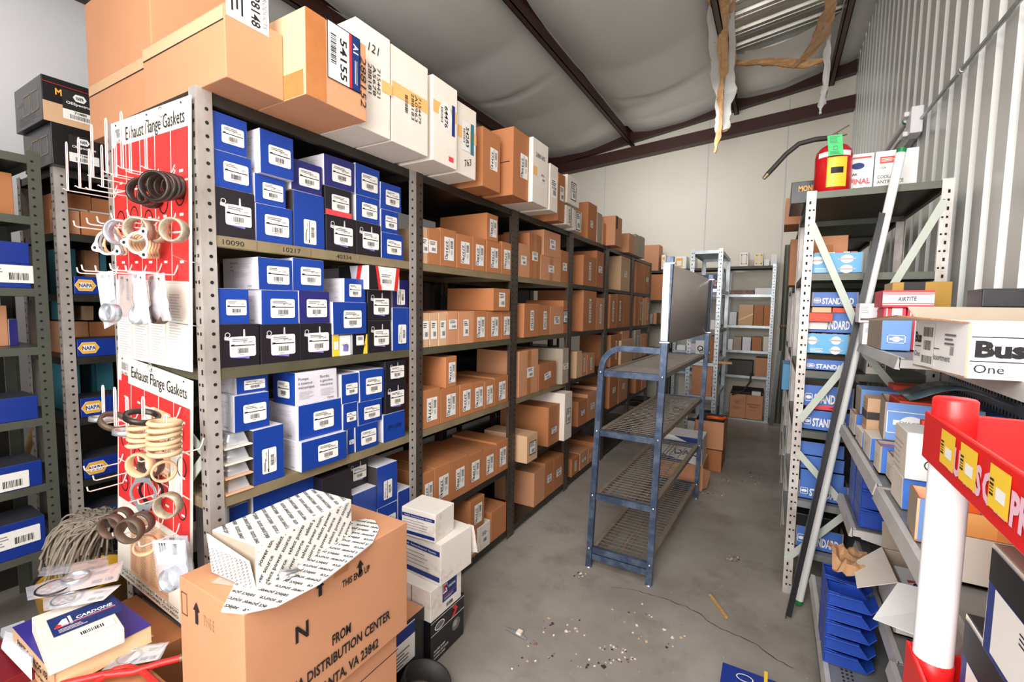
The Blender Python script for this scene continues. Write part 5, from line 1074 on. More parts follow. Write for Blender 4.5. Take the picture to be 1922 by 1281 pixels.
# black belt and crank box at the photo's lower edge
b = MB(); c = Vector((-1.02, 1.16, .06)); b.lathe(at(790, 1290, z=.06) + Vector((0, 0, -.05)), (.25, .15, 1), [(.085, 0), (.094, 0), (.097, .05), (.094, .09), (.085, .09), (.085, 0)], 'rubber', 32); tag(b.build('drive_belt'), 'coiled black rubber belt on the floor beside the big carton', 'belt')
p = at(1410, 1262, z=.11)
fb = box('filter_box', 'blue box corner with yellow stripe on the floor at picture bottom', 'box', p.x - .10, p.x + .10, p.y - .26, p.y, .0006, .11, 'blue_napa'); D(.2, .26).rect(.05, .03, .012, .26, 'yellow', 1).ring(-.02, .08, .03, .02, .004, 'white', 1).lines(.0, .0, .1, .1, 5, 'ink_pale', .2).on(fb, '+zf', 0, 0, 'printed_top')
# books, bags and cable at the lower corner
box('carton', 'brown carton holding up the stack of catalogs by mop', 'box', -1.98, -1.60, .32, .70, .0006, .44, 'card_orange')
ck = [('lower thick catalog with tan page edges under the boxed part', -1.90, -1.585, .385, .60, .4408, .50, 'page_orange', .04), ('upper thick catalog with purple cover under the boxed part', -1.89, -1.56, .372, .585, .5012, .556, 'page', .0)]
for lab, x0, x1, y0, y1, z0, z1, pg, rz_ in ck:
    t = thing('catalog', lab, 'book', ((x0 + x1) / 2, (y0 + y1) / 2, z0), 'thick parts catalogs'); b = MB(); b.box(x0 + .003, x1 - .004, y0 + .003, y1, z0 + .002, z1 - .002, pg); b.build('pages', t)
    b = MB(); b.box(x0, x1, y0, y1, z1 - .0018, z1, 'violet_cover' if 'purple' in lab else 'card_tan'); b.box(x0, x1, y0, y1, z0, z0 + .0018, 'card_tan'); b.box(x0, x1, y0, y0 + .002, z0 + .0018, z1 - .0018, 'card_tan'); co = b.build('cover', t) if 'violet_cover' in MATS else None
    if co is None:
        mat('violet_cover', (58, 48, 140), .35, noise_s=6, noise_a=.3, rgb2=(44, 40, 110)); co = b.build('cover', t)
    d = D(x1 - x0, z1 - z0).text('PARTS CATALOG 103', 0, 0, .02, 'ink', w=.24, bold=.02); d.on_quad((x0, y0, z0), (x1, y0, z0), (x1, y0, z1), (x0, y0, z1), co, 'spine_lettering', gap=.0006)
cb = box('carton', 'flat white A1 CARDONE box lying on the purple catalog', 'box', -1.80, -1.545, .378, .53, .5572, .602, 'card_white', rz=-.12)
d = D(.145, .11).base('navy').poly([(-.066, -.012), (-.045, .025), (-.036, .025), (-.036, -.012)], 'white', 1).poly([(-.066, -.012), (-.058, .006), (-.05, -.002), (-.052, -.012)], 'red', 2).rect(-.03, .008, .006, .05, 'white', 1).text('CARDONE', .02, .006, .016, 'white', bold=.03, w=.08, shear=.15).rect(.0, -.014, .13, .003, 'red', 1).rect(0, -.008, .13, .002, 'white', 1).lines(-.03, -.035, .06, .022, 3, 'ink_pale', .5); d.h = .11
d.on(cb, '+z', .02, .02, 'brand_label'); D(.09, .035).base('label').bars(0, .004, .05, .018, n=16).on(cb, '+z', .02, -.075, 'barcode_label')
def flatbag(lab, pts, rings, card='paper_pink', sag=.01, grp='bagged parts on the catalog stack', cs=(.45, .98), cname='card_insert', check=True):
    P4 = [Vector(p) for p in pts]; t = thing('bagged_part', lab, 'bagged part', sum(P4, Vector()) / 4, grp); n = (P4[1] - P4[0]).cross(P4[3] - P4[0]).normalized()
    if n.z < 0: n = -n
    def g(s, q): return P4[0] * (1 - s) * (1 - q) + P4[1] * s * (1 - q) + P4[2] * s * q + P4[3] * (1 - s) * q
    b = MB(); K = 10; vs = [g(i / 9, j / 9) + n * (.003 + .007 * math.sin(math.pi * i / 9) * math.sin(math.pi * j / 9) + .004 * noise.noise(Vector((i * .7, j * .6, len(lab))))) for j in range(K) for i in range(K)]
    b.add(vs, [(j * K + i, j * K + i + 1, (j + 1) * K + i + 1, (j + 1) * K + i) for j in range(K - 1) for i in range(K - 1)], 'plastic_bag', True); b.build('plastic_bag', t)
    b = MB(); b.hexa([g(cs[0], .04), g(cs[1], .04), g(cs[1], .96), g(cs[0], .96)] + [g(a, q) + n * .001 for a, q in ((cs[0], .04), (cs[1], .04), (cs[1], .96), (cs[0], .96))], card); co = b.build('card_insert', t)
    D(.2, .1).bars(.01, -.03, .045, .02, n=14).text('158', .06, -.03, .018, 'ink', bold=.03).lines(.03, .02, .08, .02, 2, 'ink', .3).text('Carquest', .075, .03, .012, 'red', rot=60).on_quad(g(cs[0], .04) + n * .0012, g(cs[1], .04) + n * .0012, g(cs[1], .96) + n * .0012, g(cs[0], .96) + n * .0012, co, 'card_print')
    if check:
        b = MB()
        for i in range(6):
            for j in range(6):
                if (i + j) % 2 == 0:
                    s0, q0 = .08 + i * .055, .1 + j * .13; b.add([g(a, q) + n * .0012 for a, q in ((s0, q0), (s0 + .055, q0), (s0 + .055, q0 + .13), (s0, q0 + .13))], [(0, 1, 2, 3)], 'red' if (i, j) in ((2, 4), (4, 0)) else 'ink_pale')
        b.build('checker_print', t)
    for k, (s, q, r, m, wd) in enumerate(rings):
        b = MB(); b.lathe(g(s, q) + n * .003, n, [(r - .004, 0), (r, 0), (r, wd), (r - .004, wd), (r - .004, 0)], m, 28); b.build('gasket', t)
    return t
zt = .612
flatbag('upper clear bag with domed steel ring and pink card on the box', [at(52, 1130, z=zt + .03), at(222, 1092, z=zt + .03), at(232, 1055, z=zt + .035), at(48, 1105, z=zt + .03)], [(.5, .55, .034, 'ring_silver', .016), (.28, .45, .044, 'ring_dark', .004)])
flatbag('lower clear bag with thin steel ring next to A1 label', [at(82, 1150, z=zt + .008), at(195, 1128, z=zt + .008), at(228, 1100, z=zt + .012), at(80, 1120, z=zt + .01)], [(.33, .5, .036, 'ring_silver', .004)], 'card_white')
flatbag('white and pale bag behind the stack near the mop bucket', [at(70, 1085, z=.60), at(205, 1070, z=.62), at(202, 1046, z=.60), at(80, 1068, z=.58)], [], 'paper_tan', check=False)
flatbag('clear bag with papers lying by the red cable', [at(190, 1262, z=.50), at(300, 1240, z=.50), at(318, 1208, z=.50), at(245, 1215, z=.50)], [(.3, .4, .03, 'ring_silver', .004)], 'card_white', check=False, cs=(.3, .95))
box('carton', 'orange brown carton under the red cable and papers', 'box', -1.585, -1.33, .30, .545, .0006, .488, 'card_orange')
t = thing('clear_sheet_protector', 'punched clear sleeve with papers slipping off the catalog stack', 'folder', at(40, 1200, z=.52)); b = MB(); q = [at(u, v, z=z) for u, v, z in ((0, 1192, .50), (62, 1252, .54), (60, 1185, .55), (45, 1165, .54), (2, 1180, .50))]; b.add(q + [p - Vector((0, 0, .004)) for p in q], [(0, 1, 2, 3, 4), (9, 8, 7, 6, 5)] + [(i, 5 + i, 5 + (i + 1) % 5, (i + 1) % 5) for i in range(5)], 'plastic_clear'); b.build('sleeve', t)
b = MB(); q = [at(u, v, z=z) for u, v, z in ((2, 1215, .49), (60, 1275, .525), (58, 1200, .535), (10, 1185, .49))]; b.add(q + [p - Vector((0, 0, .006)) for p in q], [(0, 1, 2, 3), (7, 6, 5, 4)] + [(i, 4 + i, 4 + (i + 1) % 4, (i + 1) % 4) for i in range(4)], 'white'); b.build('papers', t)
box('binder', 'dark red binder under the clear sleeve at the corner', 'binder', -2.0, -1.76, .24, .38, .4415, .478, 'maroon' if 'maroon' in MATS else 'red', rz=.1)
t = thing('battery_cable', 'red battery cable with copper lug lying over the papers', 'cable', at(240, 1255, z=.51)); b = MB()
b.tube([at(u, v, z=.515) for u, v in ((60, 1300), (130, 1282), (190, 1268), (250, 1262), (300, 1246), (340, 1236))], .009, 'red_cable', 10); b.build('sleeve', t)
b = MB(); b.tube([at(u, v, z=z) for u, v, z in ((170, 1290, .512), (215, 1258, .512), (240, 1252, .513), (270, 1262, .511), (300, 1290, .51))], .008, 'red_cable', 10); b.build('second_lead', t)
b = MB(); b.tube([at(338, 1237, z=.515), at(352, 1232, z=.516), at(364, 1228, z=.516)], [.011, .01, .006], 'copper', 10); c = at(378, 1224, z=.514); b.lathe(c, (.1, -.2, 1), [(.006, 0), (.014, 0), (.014, .004), (.006, .004), (.006, 0)], 'copper', 20); b.build('copper_lug', t)
# mop and bucket
mc = at(160, 985, y=.66); t = thing('mop', 'grey string mop head drooping over the yellow bucket', 'mop', mc); b = MB(); r = random.Random(2)
mc = at(182, 985, y=.66)
for k in range(520):
    fr = r.random(); a = math.radians(r.uniform(150, 290)); ln = r.uniform(.07, .18); x0 = mc + Vector((r.uniform(-.06, .05), r.uniform(-.04, .06), r.uniform(-.01, .02))); dirv = Vector((math.cos(a), math.sin(a) * .7, 0)); wv = r.uniform(0, 6); pts = []
    for i in range(8):
        s = i / 7; pts.append(x0 + dirv * (ln * (s ** .85)) + Vector((.006 * math.sin(wv + s * 9), .006 * math.cos(wv * 2 + s * 8), .035 * math.sin(s * 2.4) - .14 * s * s * (.6 + fr * .7))))
    b.tube(pts, .0036, 'mop', 5)
so_ = b.build('strands', t); so_['kind'] = 'stuff'
b = MB(); b.tube([mc + Vector((0, .02, 0)), mc + Vector((-.10, .55, .25))], .012, 'wood', 8); b.tube([mc + Vector((-.06, 0, .005)), mc + Vector((.06, .02, .01))], .014, 'rubber', 8); b.build('handle', t)
bc = at(125, 1090, y=.64); t = thing('mop_bucket', 'yellow mop bucket half hidden behind the bags and catalogs', 'bucket', (bc.x, bc.y, 0)); b = MB(); zt_ = bc.z - .02
b.lathe((bc.x - .02, bc.y + .06, 0), (0, 0, 1), [(0, .03), (.11, .03), (.15, zt_), (.157, zt_), (.157, zt_ + .012), (.143, zt_ + .012), (.105, .045), (0, .045)], 'yellow_bucket' if 'yellow_bucket' in MATS else 'yellow', 32); b.build('tub', t)
b = MB(); b.lathe((bc.x - .02, bc.y + .06, 0), (0, 0, 1), [(.147, zt_ + .0125), (.160, zt_ + .0125), (.160, zt_ + .022), (.147, zt_ + .022), (.147, zt_ + .0125)], 'rubber', 32); b.build('rim', t)
for k in range(4):
    b = MB(); a = math.pi / 4 + k * math.pi / 2; b.lathe((bc.x - .02 + .08 * math.cos(a), bc.y + .06 + .08 * math.sin(a) - .01, .016), (0, 1, 0), [(0, 0), (.016, 0), (.016, .02), (0, .02)], 'rubber', 14); b.build('caster', t)
# ================================================================ display rack of wire shelves in the aisle
def leg(side, far, z):
    if side > 0: x = (-.53 + .026 * z) if not far else (-.482 + .02 * z)
    else: x = (-.878 + .036 * z) if not far else (-.835 + .03 * z)
    return Vector((x, 2.47 if not far else 3.85, z))
t = thing('display_rack', 'dark blue tube rack of four wire shelves under a grey sign panel', 'display rack', (-.68, 3.16, 0))
for far in (0, 1):
    b = MB(); b.tube([leg(1, far, z) for z in (0, .6, 1.2, 1.79)], .0225, 'rack_blue', 4, ph=math.pi / 4); b.build('leg', t)
    b = MB(); r1 = leg(-1, far, 1.17); q = leg(1, far, 1.30); pts = [leg(-1, far, 0), leg(-1, far, .6), r1 + Vector((0, 0, 0))]
    for k in range(1, 7): a = math.pi / 2 * k / 6; pts.append(r1 + Vector((.12 * (1 - math.cos(a)), 0, .13 * math.sin(a))))
    pts.append(Vector((q.x - .018, q.y, 1.297))); b.tube(pts, .022, 'rack_blue', 4, ph=math.pi / 4); b.build('curved_leg', t)
    for z in (.12, .44, .82, 1.16):
        for s in (-1, 1):
            b = MB(); p = leg(s, far, z + .0); b.lathe(p + Vector((0, -.019, 0)), (0, 1, 0), [(0, -.004), (.006, -.003), (.007, 0)], 'chrome', 10); b.build('bolt', t)
def lev(s, y, z):
    k = (y - 2.47) / 1.38; a, c = leg(s, 0, z), leg(s, 1, z); p = a.lerp(c, k); p.x -= s * .017; return p
for z, dense in ((1.17, 1), (.825, 0), (.447, 0), (.125, 0)):
    for y in (2.475, 3.845): sh = MB(); sh.beam(lev(-1, y, z - .016), lev(1, y, z - .016), .024, .034, 'rack_blue'); sh.build('end_rail', t)
    for s in (-1, 1):
        b = MB(); b.beam(lev(s, 2.49, z - .014), lev(s, 3.83, z - .014), .028, .028, 'rack_tan'); b.build('side_rail', t)
    b = MB(); y = 2.51
    while y < 3.83:
        b.beam(lev(-1, y, z - .006), lev(1, y, z - .006), .0045, .0045, 'rack_wire'); y += .0245 if dense else .042
    for f in (.2, .42, .5, .58, .8):
        b.beam(lev(-1, 2.49, z - .011).lerp(lev(1, 2.49, z - .011), f), lev(-1, 3.83, z - .011).lerp(lev(1, 3.83, z - .011), f), .005, .005, 'rack_wire' if f != .5 else 'rust')
    b.build('wire_deck', t)
    if z < .2:
        for y in (2.475, 3.845): b = MB(); b.beam(lev(-1, y, .068), lev(1, y, .068), .022, .034, 'rack_blue'); b.build('lower_rail', t)
for s in (-1, 1):
    for far in (0, 1):
        p = leg(s, far, 0); b = MB(); b.lathe((p.x, p.y, 0), (0, 0, 1), [(0, 0), (.022, 0), (.022, .004), (.012, .008), (0, .008)], 'chrome', 14); b.build('foot', t)
b = MB(); K = 14; vs = []
for sd in (-1, 1):
    for j in range(2):
        for i in range(K):
            u = i / (K - 1); z = 1.335 + .42 * j + .0 * u; p = leg(1, 0, z).lerp(leg(1, 1, z), u); vs.append((p.x + .010 * math.sin(math.pi * u) ** 2 + sd * .002 - .004, 2.492 + 1.335 * u, z))
fs = []
for sd in range(2):
    for i in range(K - 1): a = sd * 2 * K + i; fs.append((a, a + 1, a + K + 1, a + K) if sd else (a + 1, a, a + K, a + K + 1))
for i in range(K - 1): fs += [(i, i + 1, 2 * K + i + 1, 2 * K + i), (K + i + 1, K + i, 3 * K + i, 3 * K + i + 1)]
fs += [(0, 2 * K, 3 * K, K), (K - 1, 2 * K - 1, 4 * K - 1, 3 * K - 1)]
b.add(vs, fs, 'sign_grey', True); b.build('sign_panel', t)
for far in (0, 1):
    b = MB(); K = 8; xs = leg(1, far, 1.55); b.box(xs.x - .026, xs.x + .010, xs.y - .024, xs.y - .0165, 1.352, 1.75, 'white_plastic' if not far else 'black_box'); b.build('sign_edge', t, bevel=.008)
    for z in (1.345, 1.755): b = MB(); p = leg(1, far, z); b.box(p.x - .024, p.x + .024, p.y - .022, p.y + .022, z - .003, z + .003, 'chrome'); b.build('clamp', t)

# ================================================================ right rack contents
def face(lab, uL, uR, vT, vB, yf, dep, m, z0=None, fm=None, name='parts_box', cat='box', group=None, opened=False, inner='card_grey', flaps='', zt=None, **k):
    p = at(uL, vB, y=yf); q = at(uR, vB, y=yf); zz = p.z if z0 is None else z0; z1 = at(uL, vT, y=yf).z if zt is None else zt
    if opened: return open_carton(name, lab, cat, p.x, q.x, yf, yf + dep, zz + .0006, z1, m, inner, group, flaps, fm=fm or {}, **k)
    return box(name, lab, cat, p.x, q.x, yf, yf + dep, zz + .0006, z1, m, fm, group)
GS = 'blue and white lettered parts boxes in the strap braced rack'
YF = 2.84
def std(lab, uL, uR, vT, vB, z0, full='STANDARD', yf=YF, opened=True):
    o = face(lab, uL, uR, vT, vB, yf, .26, 'blue_std', z0, group=GS, name='parts_tray', opened=opened); w, d_, h = o['dim']
    d = D(w, h).text(full, w * .07, -h * .08, h * .4, 'white', bold=.035, w=w * .68).frame(-w * .38, -h * .05, w * .16, h * .36, .003, 'white').ell(-w * .38, -h * .05, w * .06, h * .08, 'white', 1); d.on(o, '-y', 0, 0, 'lettering'); return o
def lite(lab, uL, uR, vT, vB, z0, yf=YF):
    o = face(lab, uL, uR, vT, vB, yf, .24, 'blue_light', z0, group=GS, name='parts_tray', opened=True); w, d_, h = o['dim']; d = D(w, h)
    for x, z in ((-.36, .16), (.2, .2), (.2, -.28)): d.ell(w * x, h * z, w * .12, h * .2, 'white', 1).rect(w * x, h * z, w * .34, h * .08, 'ink_pale', 2)
    d.lines(-w * .2, -h * .3, w * .4, h * .2, 3, 'white', .5).on(o, '-y', 0, 0, 'lettering')
    for i in range(6):
        c = MB(); x = -w / 2 + .02 + i * (w - .04) / 6; c.box(x, x + (w - .04) / 6 - .003, -.09, .09, .006, h + .008, 'pink' if i % 2 else 'card_white'); tag(c.build('small_parts_box'), '%s along of the small boxes standing in the %s light blue tray' % (OR2[i], 'upper' if 'second shelf' in lab else 'lower'), 'box', 'small boxes in the light blue trays').location = o.location
    return o
lite('light blue tray with round white marks, second shelf of braced rack', 1519, 1619, 477, 513, QZ[1])
face('brown carton behind the light blue tray, second shelf of braced rack', 1519, 1588, 445, 512, 3.11, .2, 'card', QZ[1]); face('flatter brown carton just behind the light blue tray', 1519, 1560, 462, 512, 3.095, .012, 'card_orange', QZ[1])
std('lettered blue tray, lowest of the pile on third shelf', 1510, 1604, 674, 698, QZ[2]); z = at(1510, 664, y=YF).z; z_ = max(z, QZ[2] + .09)
def stk(fn, lab, uL, uR, vT, vB, **k): return fn(lab, uL, uR, vT, vB, None, **k)
lite('light blue tray in the pile on the third shelf', 1512, 1592, 626, 664, at(1512, 664, y=YF).z)
face('flat white box on the light blue tray, third shelf pile', 1514, 1552, 604, 618, YF, .2, 'white', None)
std('lettered blue tray behind the red box, third shelf pile', 1518, 1602, 587, 624, at(1518, 625, y=YF + .02).z, 'STANDARD', YF + .02)
face('red brown box in front of a lettered tray, third shelf pile', 1518, 1563, 588, 603, YF - .035, .05, 'orange_red', at(1518, 604, y=YF - .035).z)
face('orange box under the topmost lettered tray, third shelf pile', 1562, 1604, 578, 587, YF, .2, 'orange_red', at(1562, 587, y=YF).z); face('peach box under the topmost lettered tray, third shelf pile', 1524, 1560, 577, 587, YF, .2, 'peach', at(1524, 587, y=YF).z)
std('topmost lettered blue tray of the third shelf pile', 1523, 1610, 549, 577, at(1523, 577, y=YF).z)
o = face('grey white box with black lettering at third shelf right end', 1625, 1662, 675, 703, YF, .25, 'card_white', QZ[2]); D(o['dim'][0], .04).text('& BEARINGS', 0, 0, .02, 'ink', bold=.03, w=o['dim'][0] * .9).on(o, '-y', 0, .01, 'lettering')
std('upper lettered tray on the fourth shelf of braced rack', 1506, 1602, 722, 756, at(1506, 766, y=YF).z + .01); std('lower lettered tray on the fourth shelf of braced rack', 1503, 1596, 768, 809, QZ[3])
face('small red and grey boxes bundle tray between lettered trays', 1512, 1570, 757, 767, YF, .2, 'pink', at(1512, 767, y=YF).z)
for k, (v0, v1) in enumerate(((846, 852), (866, 872), (884, 891))):
    z = QZ[4] + .30 - .075 * k; face('%s flat dark cartridge box edge on the fifth shelf' % OR2[k], 1502, 1585, v0, v1, YF, .22, 'blue_std', QZ[4] + .075 * (2 - k) + .09, zt=QZ[4] + .075 * (3 - k) + .085, fm={'+z': 'black_box'})
std('lettered tray on the fifth shelf of braced rack', 1497, 1592, 900, 938, QZ[4]); std('lettered tray on the lowest shelf of braced rack', 1492, 1582, 985, 1030, QZ[5])
face('black flat box over the lowest lettered tray', 1492, 1575, 962, 975, YF, .2, 'black_box', QZ[5] + .12)
# cartons seen past the left posts of the same row
for lab, u0, u1, vt, vb, y, m, z0 in (('plain brown carton poking past the rack posts, upper', 1471, 1500, 373, 443, 3.75, 'card', None), ('narrow brown carton poking past the rack posts, lower', 1481, 1496, 450, 512, 4.0, 'card', 1.712), ('light blue carton poking past posts near mid height', 1466, 1490, 702, 741, 4.2, 'blue_light', None)):
    p = at(u0, vb, y=y); zz = p.z if z0 is None else z0; box('carton', lab, 'box', p.x, p.x + .3, y, y + .35, (2.1225 if 'upper' in lab else .896 if 'blue' in lab else 1.713) + .0006, at(u0, vt, y=y).z if 'blue' not in lab else 1.10, m)
# things on top of the braced rack
t = thing('fire_extinguisher', 'red fire extinguisher with green tag and black hose on braced rack', 'fire extinguisher', (.216, 2.885, 2.1225)); c = Vector((.216, 2.885, 2.1228)); R_ = .08
b = MB(); b.lathe(c, (0, 0, 1), [(0, 0), (R_ - .004, 0), (R_, .004), (R_, .185), (R_ * .93, .21), (R_ * .72, .232), (R_ * .4, .246), (.022, .252), (.022, .27), (0, .27)], 'ext_red', 36); b.build('cylinder', t)
def wrapc(z0, z1, a0, a1, m, rr=.0008):
    b = MB(); n = 10; vs = []
    for i in range(n + 1):
        a = math.radians(a0 + (a1 - a0) * i / n)
        for z in (z0, z1): vs.append(c + Vector(((R_ + rr) * math.cos(a), (R_ + rr) * math.sin(a), z)))
    b.add(vs, [(2 * i, 2 * i + 2, 2 * i + 3, 2 * i + 1) for i in range(n)], m, True); return b
wrapc(.02, .165, -112, -50, 'yellow').build('yellow_label', t); wrapc(.085, .115, -100, -62, 'ink', .0014).build('label_print', t); wrapc(.172, .196, -145, -35, 'white').build('white_band', t)
b = MB(); b.lathe(c + Vector((0, 0, .27)), (0, 0, 1), [(.016, 0), (.018, .01), (.014, .03), (0, .034)], 'chrome', 16); b.beam(c + Vector((-.02, 0, .295)), c + Vector((.055, 0, .335)), .012, .006, 'steel_dark'); b.beam(c + Vector((-.01, 0, .285)), c + Vector((.05, 0, .292)), .012, .006, 'steel_dark'); b.build('valve_handle', t)
b = MB(); hp = [c + Vector((-.02, 0, .285))] + [at(u, v, y=2.87) for u, v in ((1530, 262), (1500, 270), (1475, 290), (1455, 312), (1440, 328))]; b.tube(hp, .0125, 'rubber', 10); b.build('hose', t)
b = MB(); b.tube([at(1441, 327, y=2.87), at(1433, 336, y=2.87)], [.013, .009], 'copper', 10); b.build('nozzle', t)
b = MB(); q = [at(u, v, y=2.79) for u, v in ((1555, 293), (1583, 290), (1581, 252), (1553, 255))]; b.add(q + [p + Vector((0, .001, 0)) for p in q], [(0, 1, 2, 3), (7, 6, 5, 4), (0, 4, 5, 1), (1, 5, 6, 2), (2, 6, 7, 3), (3, 7, 4, 0)], 'green'); tg = b.build('inspection_tag', t); D(.08, .11).lines(0, .03, .06, .04, 5, 'green_dark', .35).frame(0, -.015, .022, .022, .003, 'green_dark').lines(0, -.04, .06, .02, 3, 'green_dark', .35).on_quad(*q, tg, 'tag_print')
GC = 'white antifreeze cartons on the braced rack'
o = face('white carton with blue hand hole and pink lettering by extinguisher', 1590, 1637, 292, 350, 2.95, .25, 'white', 2.1225, group=GC); w, _, h = o['dim']; D(w, h).ell(-w * .12, h * .2, w * .26, h * .08, 'ink_blue', 1).text('FINAL', w * .0, -h * .18, h * .13, 'pink', bold=.03, w=w * .8).text('CHARGE', 0, -h * .36, h * .06, 'ink', w=w * .6).text('PEAK', -w * .3, 0, h * .06, 'ink', bold=.02).rect(0, h * .4, w * .8, h * .04, 'orange_red', 1).on(o, '-y', 0, 0, 'lettering')
o = face('white COOLANT ANTIFREEZE carton behind the tube on braced rack', 1639, 1720, 286, 346, 2.955, .25, 'white', 2.1225, group=GC); w, _, h = o['dim']; D(w, h).rect(-w * .18, h * .28, w * .4, h * .16, 'orange_red', 1).lines(-w * .18, h * .28, w * .34, h * .1, 3, 'white').text('COOLANT', -w * .42, -h * .12, h * .08, 'ink', align='l', w=w * .5).text('ANTIFREEZE', -w * .42, -h * .24, h * .08, 'ink', align='l', w=w * .62).text('USA', -w * .3, .02, h * .05, 'ink_grey').lines(-w * .1, -h * .38, w * .7, h * .08, 2, 'pink').on(o, '-y', 0, 0, 'lettering')
o = face('black box with yellow lettering behind the extinguisher', 1484, 1560, 343, 372, 3.05, .4, 'black_box', 2.1225); D(.16, .05).text('MONROE', 0, 0, .03, 'yellow_napa', bold=.03, w=.12).on(o, '-y', -.0, .02, 'brand_lettering')
# leaning tube, black angle bar, wall conduit
t = thing('fluorescent_tube', 'long white fluorescent tube with green ends leaning on braced rack', 'lamp tube', (.175, 2.684, 0)); A = Vector((.178, 2.70, .012)); B_ = Vector((.462, 2.742, 2.27)); dd = (B_ - A).normalized()
b = MB(); b.tube([A + dd * .02, B_ - dd * .02], .019, 'lamp_white', 18); b.build('glass_tube', t)
for p, q in ((A, A + dd * .022), (B_ - dd * .022, B_)): b = MB(); b.tube([p, q], .0185, 'green_dark', 18); b.build('end_cap', t)
b = MB(); A = Vector((.118, 2.53, .002)); B_ = Vector((.391, 2.70, 1.98)); b.beam(A + Vector((0, 0, .016)), B_, .028, .003, 'black_box', up=(1, 0, 0)); b.beam(A + Vector((.012, .012, .016)), B_ + Vector((.012, .012, 0)), .003, .026, 'black_box', up=(1, 0, 0)); tag(b.build('angle_bar'), 'black steel angle bar leaning on the braced rack beside tube', 'bar')
t = thing('light_bracket', 'white lamp holder on the ribbed wall with a tube fixed', 'bracket', (.69, 3.82, 2.70)); b = MB(); b.box(.655, .715, 3.70, 3.83, 2.62, 2.78, 'white_plastic'); b.box(.63, .655, 3.75, 3.83, 2.62, 2.65, 'white_plastic'); b.box(.63, .655, 3.75, 3.83, 2.74, 2.77, 'white_plastic'); b.build('holder', t, bevel=.006)
b = MB(); b.tube([(.66, 3.83, 2.745), (.66, 4.95, 2.745)], .019, 'lamp_white', 14); b.build('tube', t); b = MB(); b.tube([(.66, 3.835, 2.745), (.66, 3.86, 2.745)], .021, 'green_dark', 14); b.build('end_cap', t); b = MB(); b.box(.69, .73, 3.83, 4.95, 2.64, 2.73, 'galv'); b.build('back_channel', t)
b = MB(); b.tube([(.705, 3.70, 2.70), (.708, 2.4, 2.655), (.708, .6, 2.62)], .0095, 'galv', 10); cd = tag(b.build('conduit'), 'thin grey conduit rising along the ribbed metal wall', 'pipe')
b = MB()
for y in (3.0,): b.lathe((.708, y, 2.676), (0, 1, 0), [(.010, 0), (.014, 0), (.014, .03), (.010, .03)], 'chrome', 12)
b.build('clip', cd)
# ================================================================ gondola shelving along the ribbed wall
def gond(lab, y0, y1, decks):
    t = thing('gondola_shelf', lab, 'shelving', (.45, (y0 + y1) / 2, 0), 'perforated gondola bays')
    b = MB(); b.box(.662, .668, y0 + .03, y1 - .03, .2, 1.4, 'galv'); y = y0 + .06
    while y < y1 - .05:
        z = .9
        while z < 1.34: b.add([(.6614, y + .005 * math.cos(a), z + .009 * math.sin(a)) for a in [-math.pi / 3 * i for i in range(6)]], [tuple(range(6))], 'hole'); z += .05
        y += .0254
    b.build('perforated_back', t)
    for y in (y0, y1 - .028):
        b = MB(); b.box(.64, .70, y, y + .028, 0, 1.42, 'steel'); z = .1
        while z < 1.4: b.quad((.6395, y + .010, z), (.6395, y + .010, z + .014), (.6395, y + .018, z + .014), (.6395, y + .018, z), 'hole'); z += .035
        b.build('upright', t)
    for x, z, yy0, yy1, base in decks:
        b = MB(); b.box(x, .66, yy0, yy1, z - .004, z, 'shelf_grey'); b.hexa([(x - .012, yy0, z - .034), (x + .002, yy0, z - .036), (x + .002, yy1, z - .036), (x - .012, yy1, z - .034), (x - .004, yy0, z + .004), (x + .002, yy0, z + .004), (x + .002, yy1, z + .004), (x - .004, yy1, z + .004)], 'shelf_white'); b.box(x - .002, x + .012, yy0, yy1, z, z + .003, 'shelf_white')
        b.box(x, .64, yy0, yy0 + .003, z - .03, z - .004, 'shelf_white')
        if base or z < .5:
            yy = yy0 + .02
            while yy < yy1 - .02:
                for r in range(3): xx = x + .05 + r * .014; b.quad((xx, yy, z + .0008), (xx + .007, yy, z + .0008), (xx + .007, yy + .009, z + .0008), (xx, yy + .009, z + .0008), 'hole')
                yy += .020
        if base: b.box(x + .01, x + .014, yy0, yy1, .002, z - .03, 'shelf_grey')
        b.build('shelf', t)
        if not base and z < 1.2:
            b = MB(); b.hexa([(x + .03, yy0, z - .036), (.64, yy0, z - .09), (.64, yy0 + .003, z - .09), (x + .03, yy0 + .003, z - .036), (x + .03, yy0, z - .03), (.64, yy0, z - .03), (.64, yy0 + .003, z - .03), (x + .03, yy0 + .003, z - .03)], 'shelf_white'); b.build('bracket', t)
gond('gondola shelving bay close to the braced rack, holding boxes and bins', 1.79, 2.67, [(.35, 1.372, 1.87, 2.66, 0), (.305, .975, 1.79, 2.66, 0), (.315, .64, 2.25, 2.66, 0), (.39, .42, 1.79, 2.66, 0), (.225, .20, 1.79, 2.66, 1)])
gond('gondola shelving bay behind the red oil display', 1.0, 1.785, [(.45, 1.376, 1.01, 1.78, 0), (.305, .968, 1.01, 1.78, 0), (.37, .42, 1.01, 1.78, 0), (.25, .18, 1.01, 1.78, 1)])
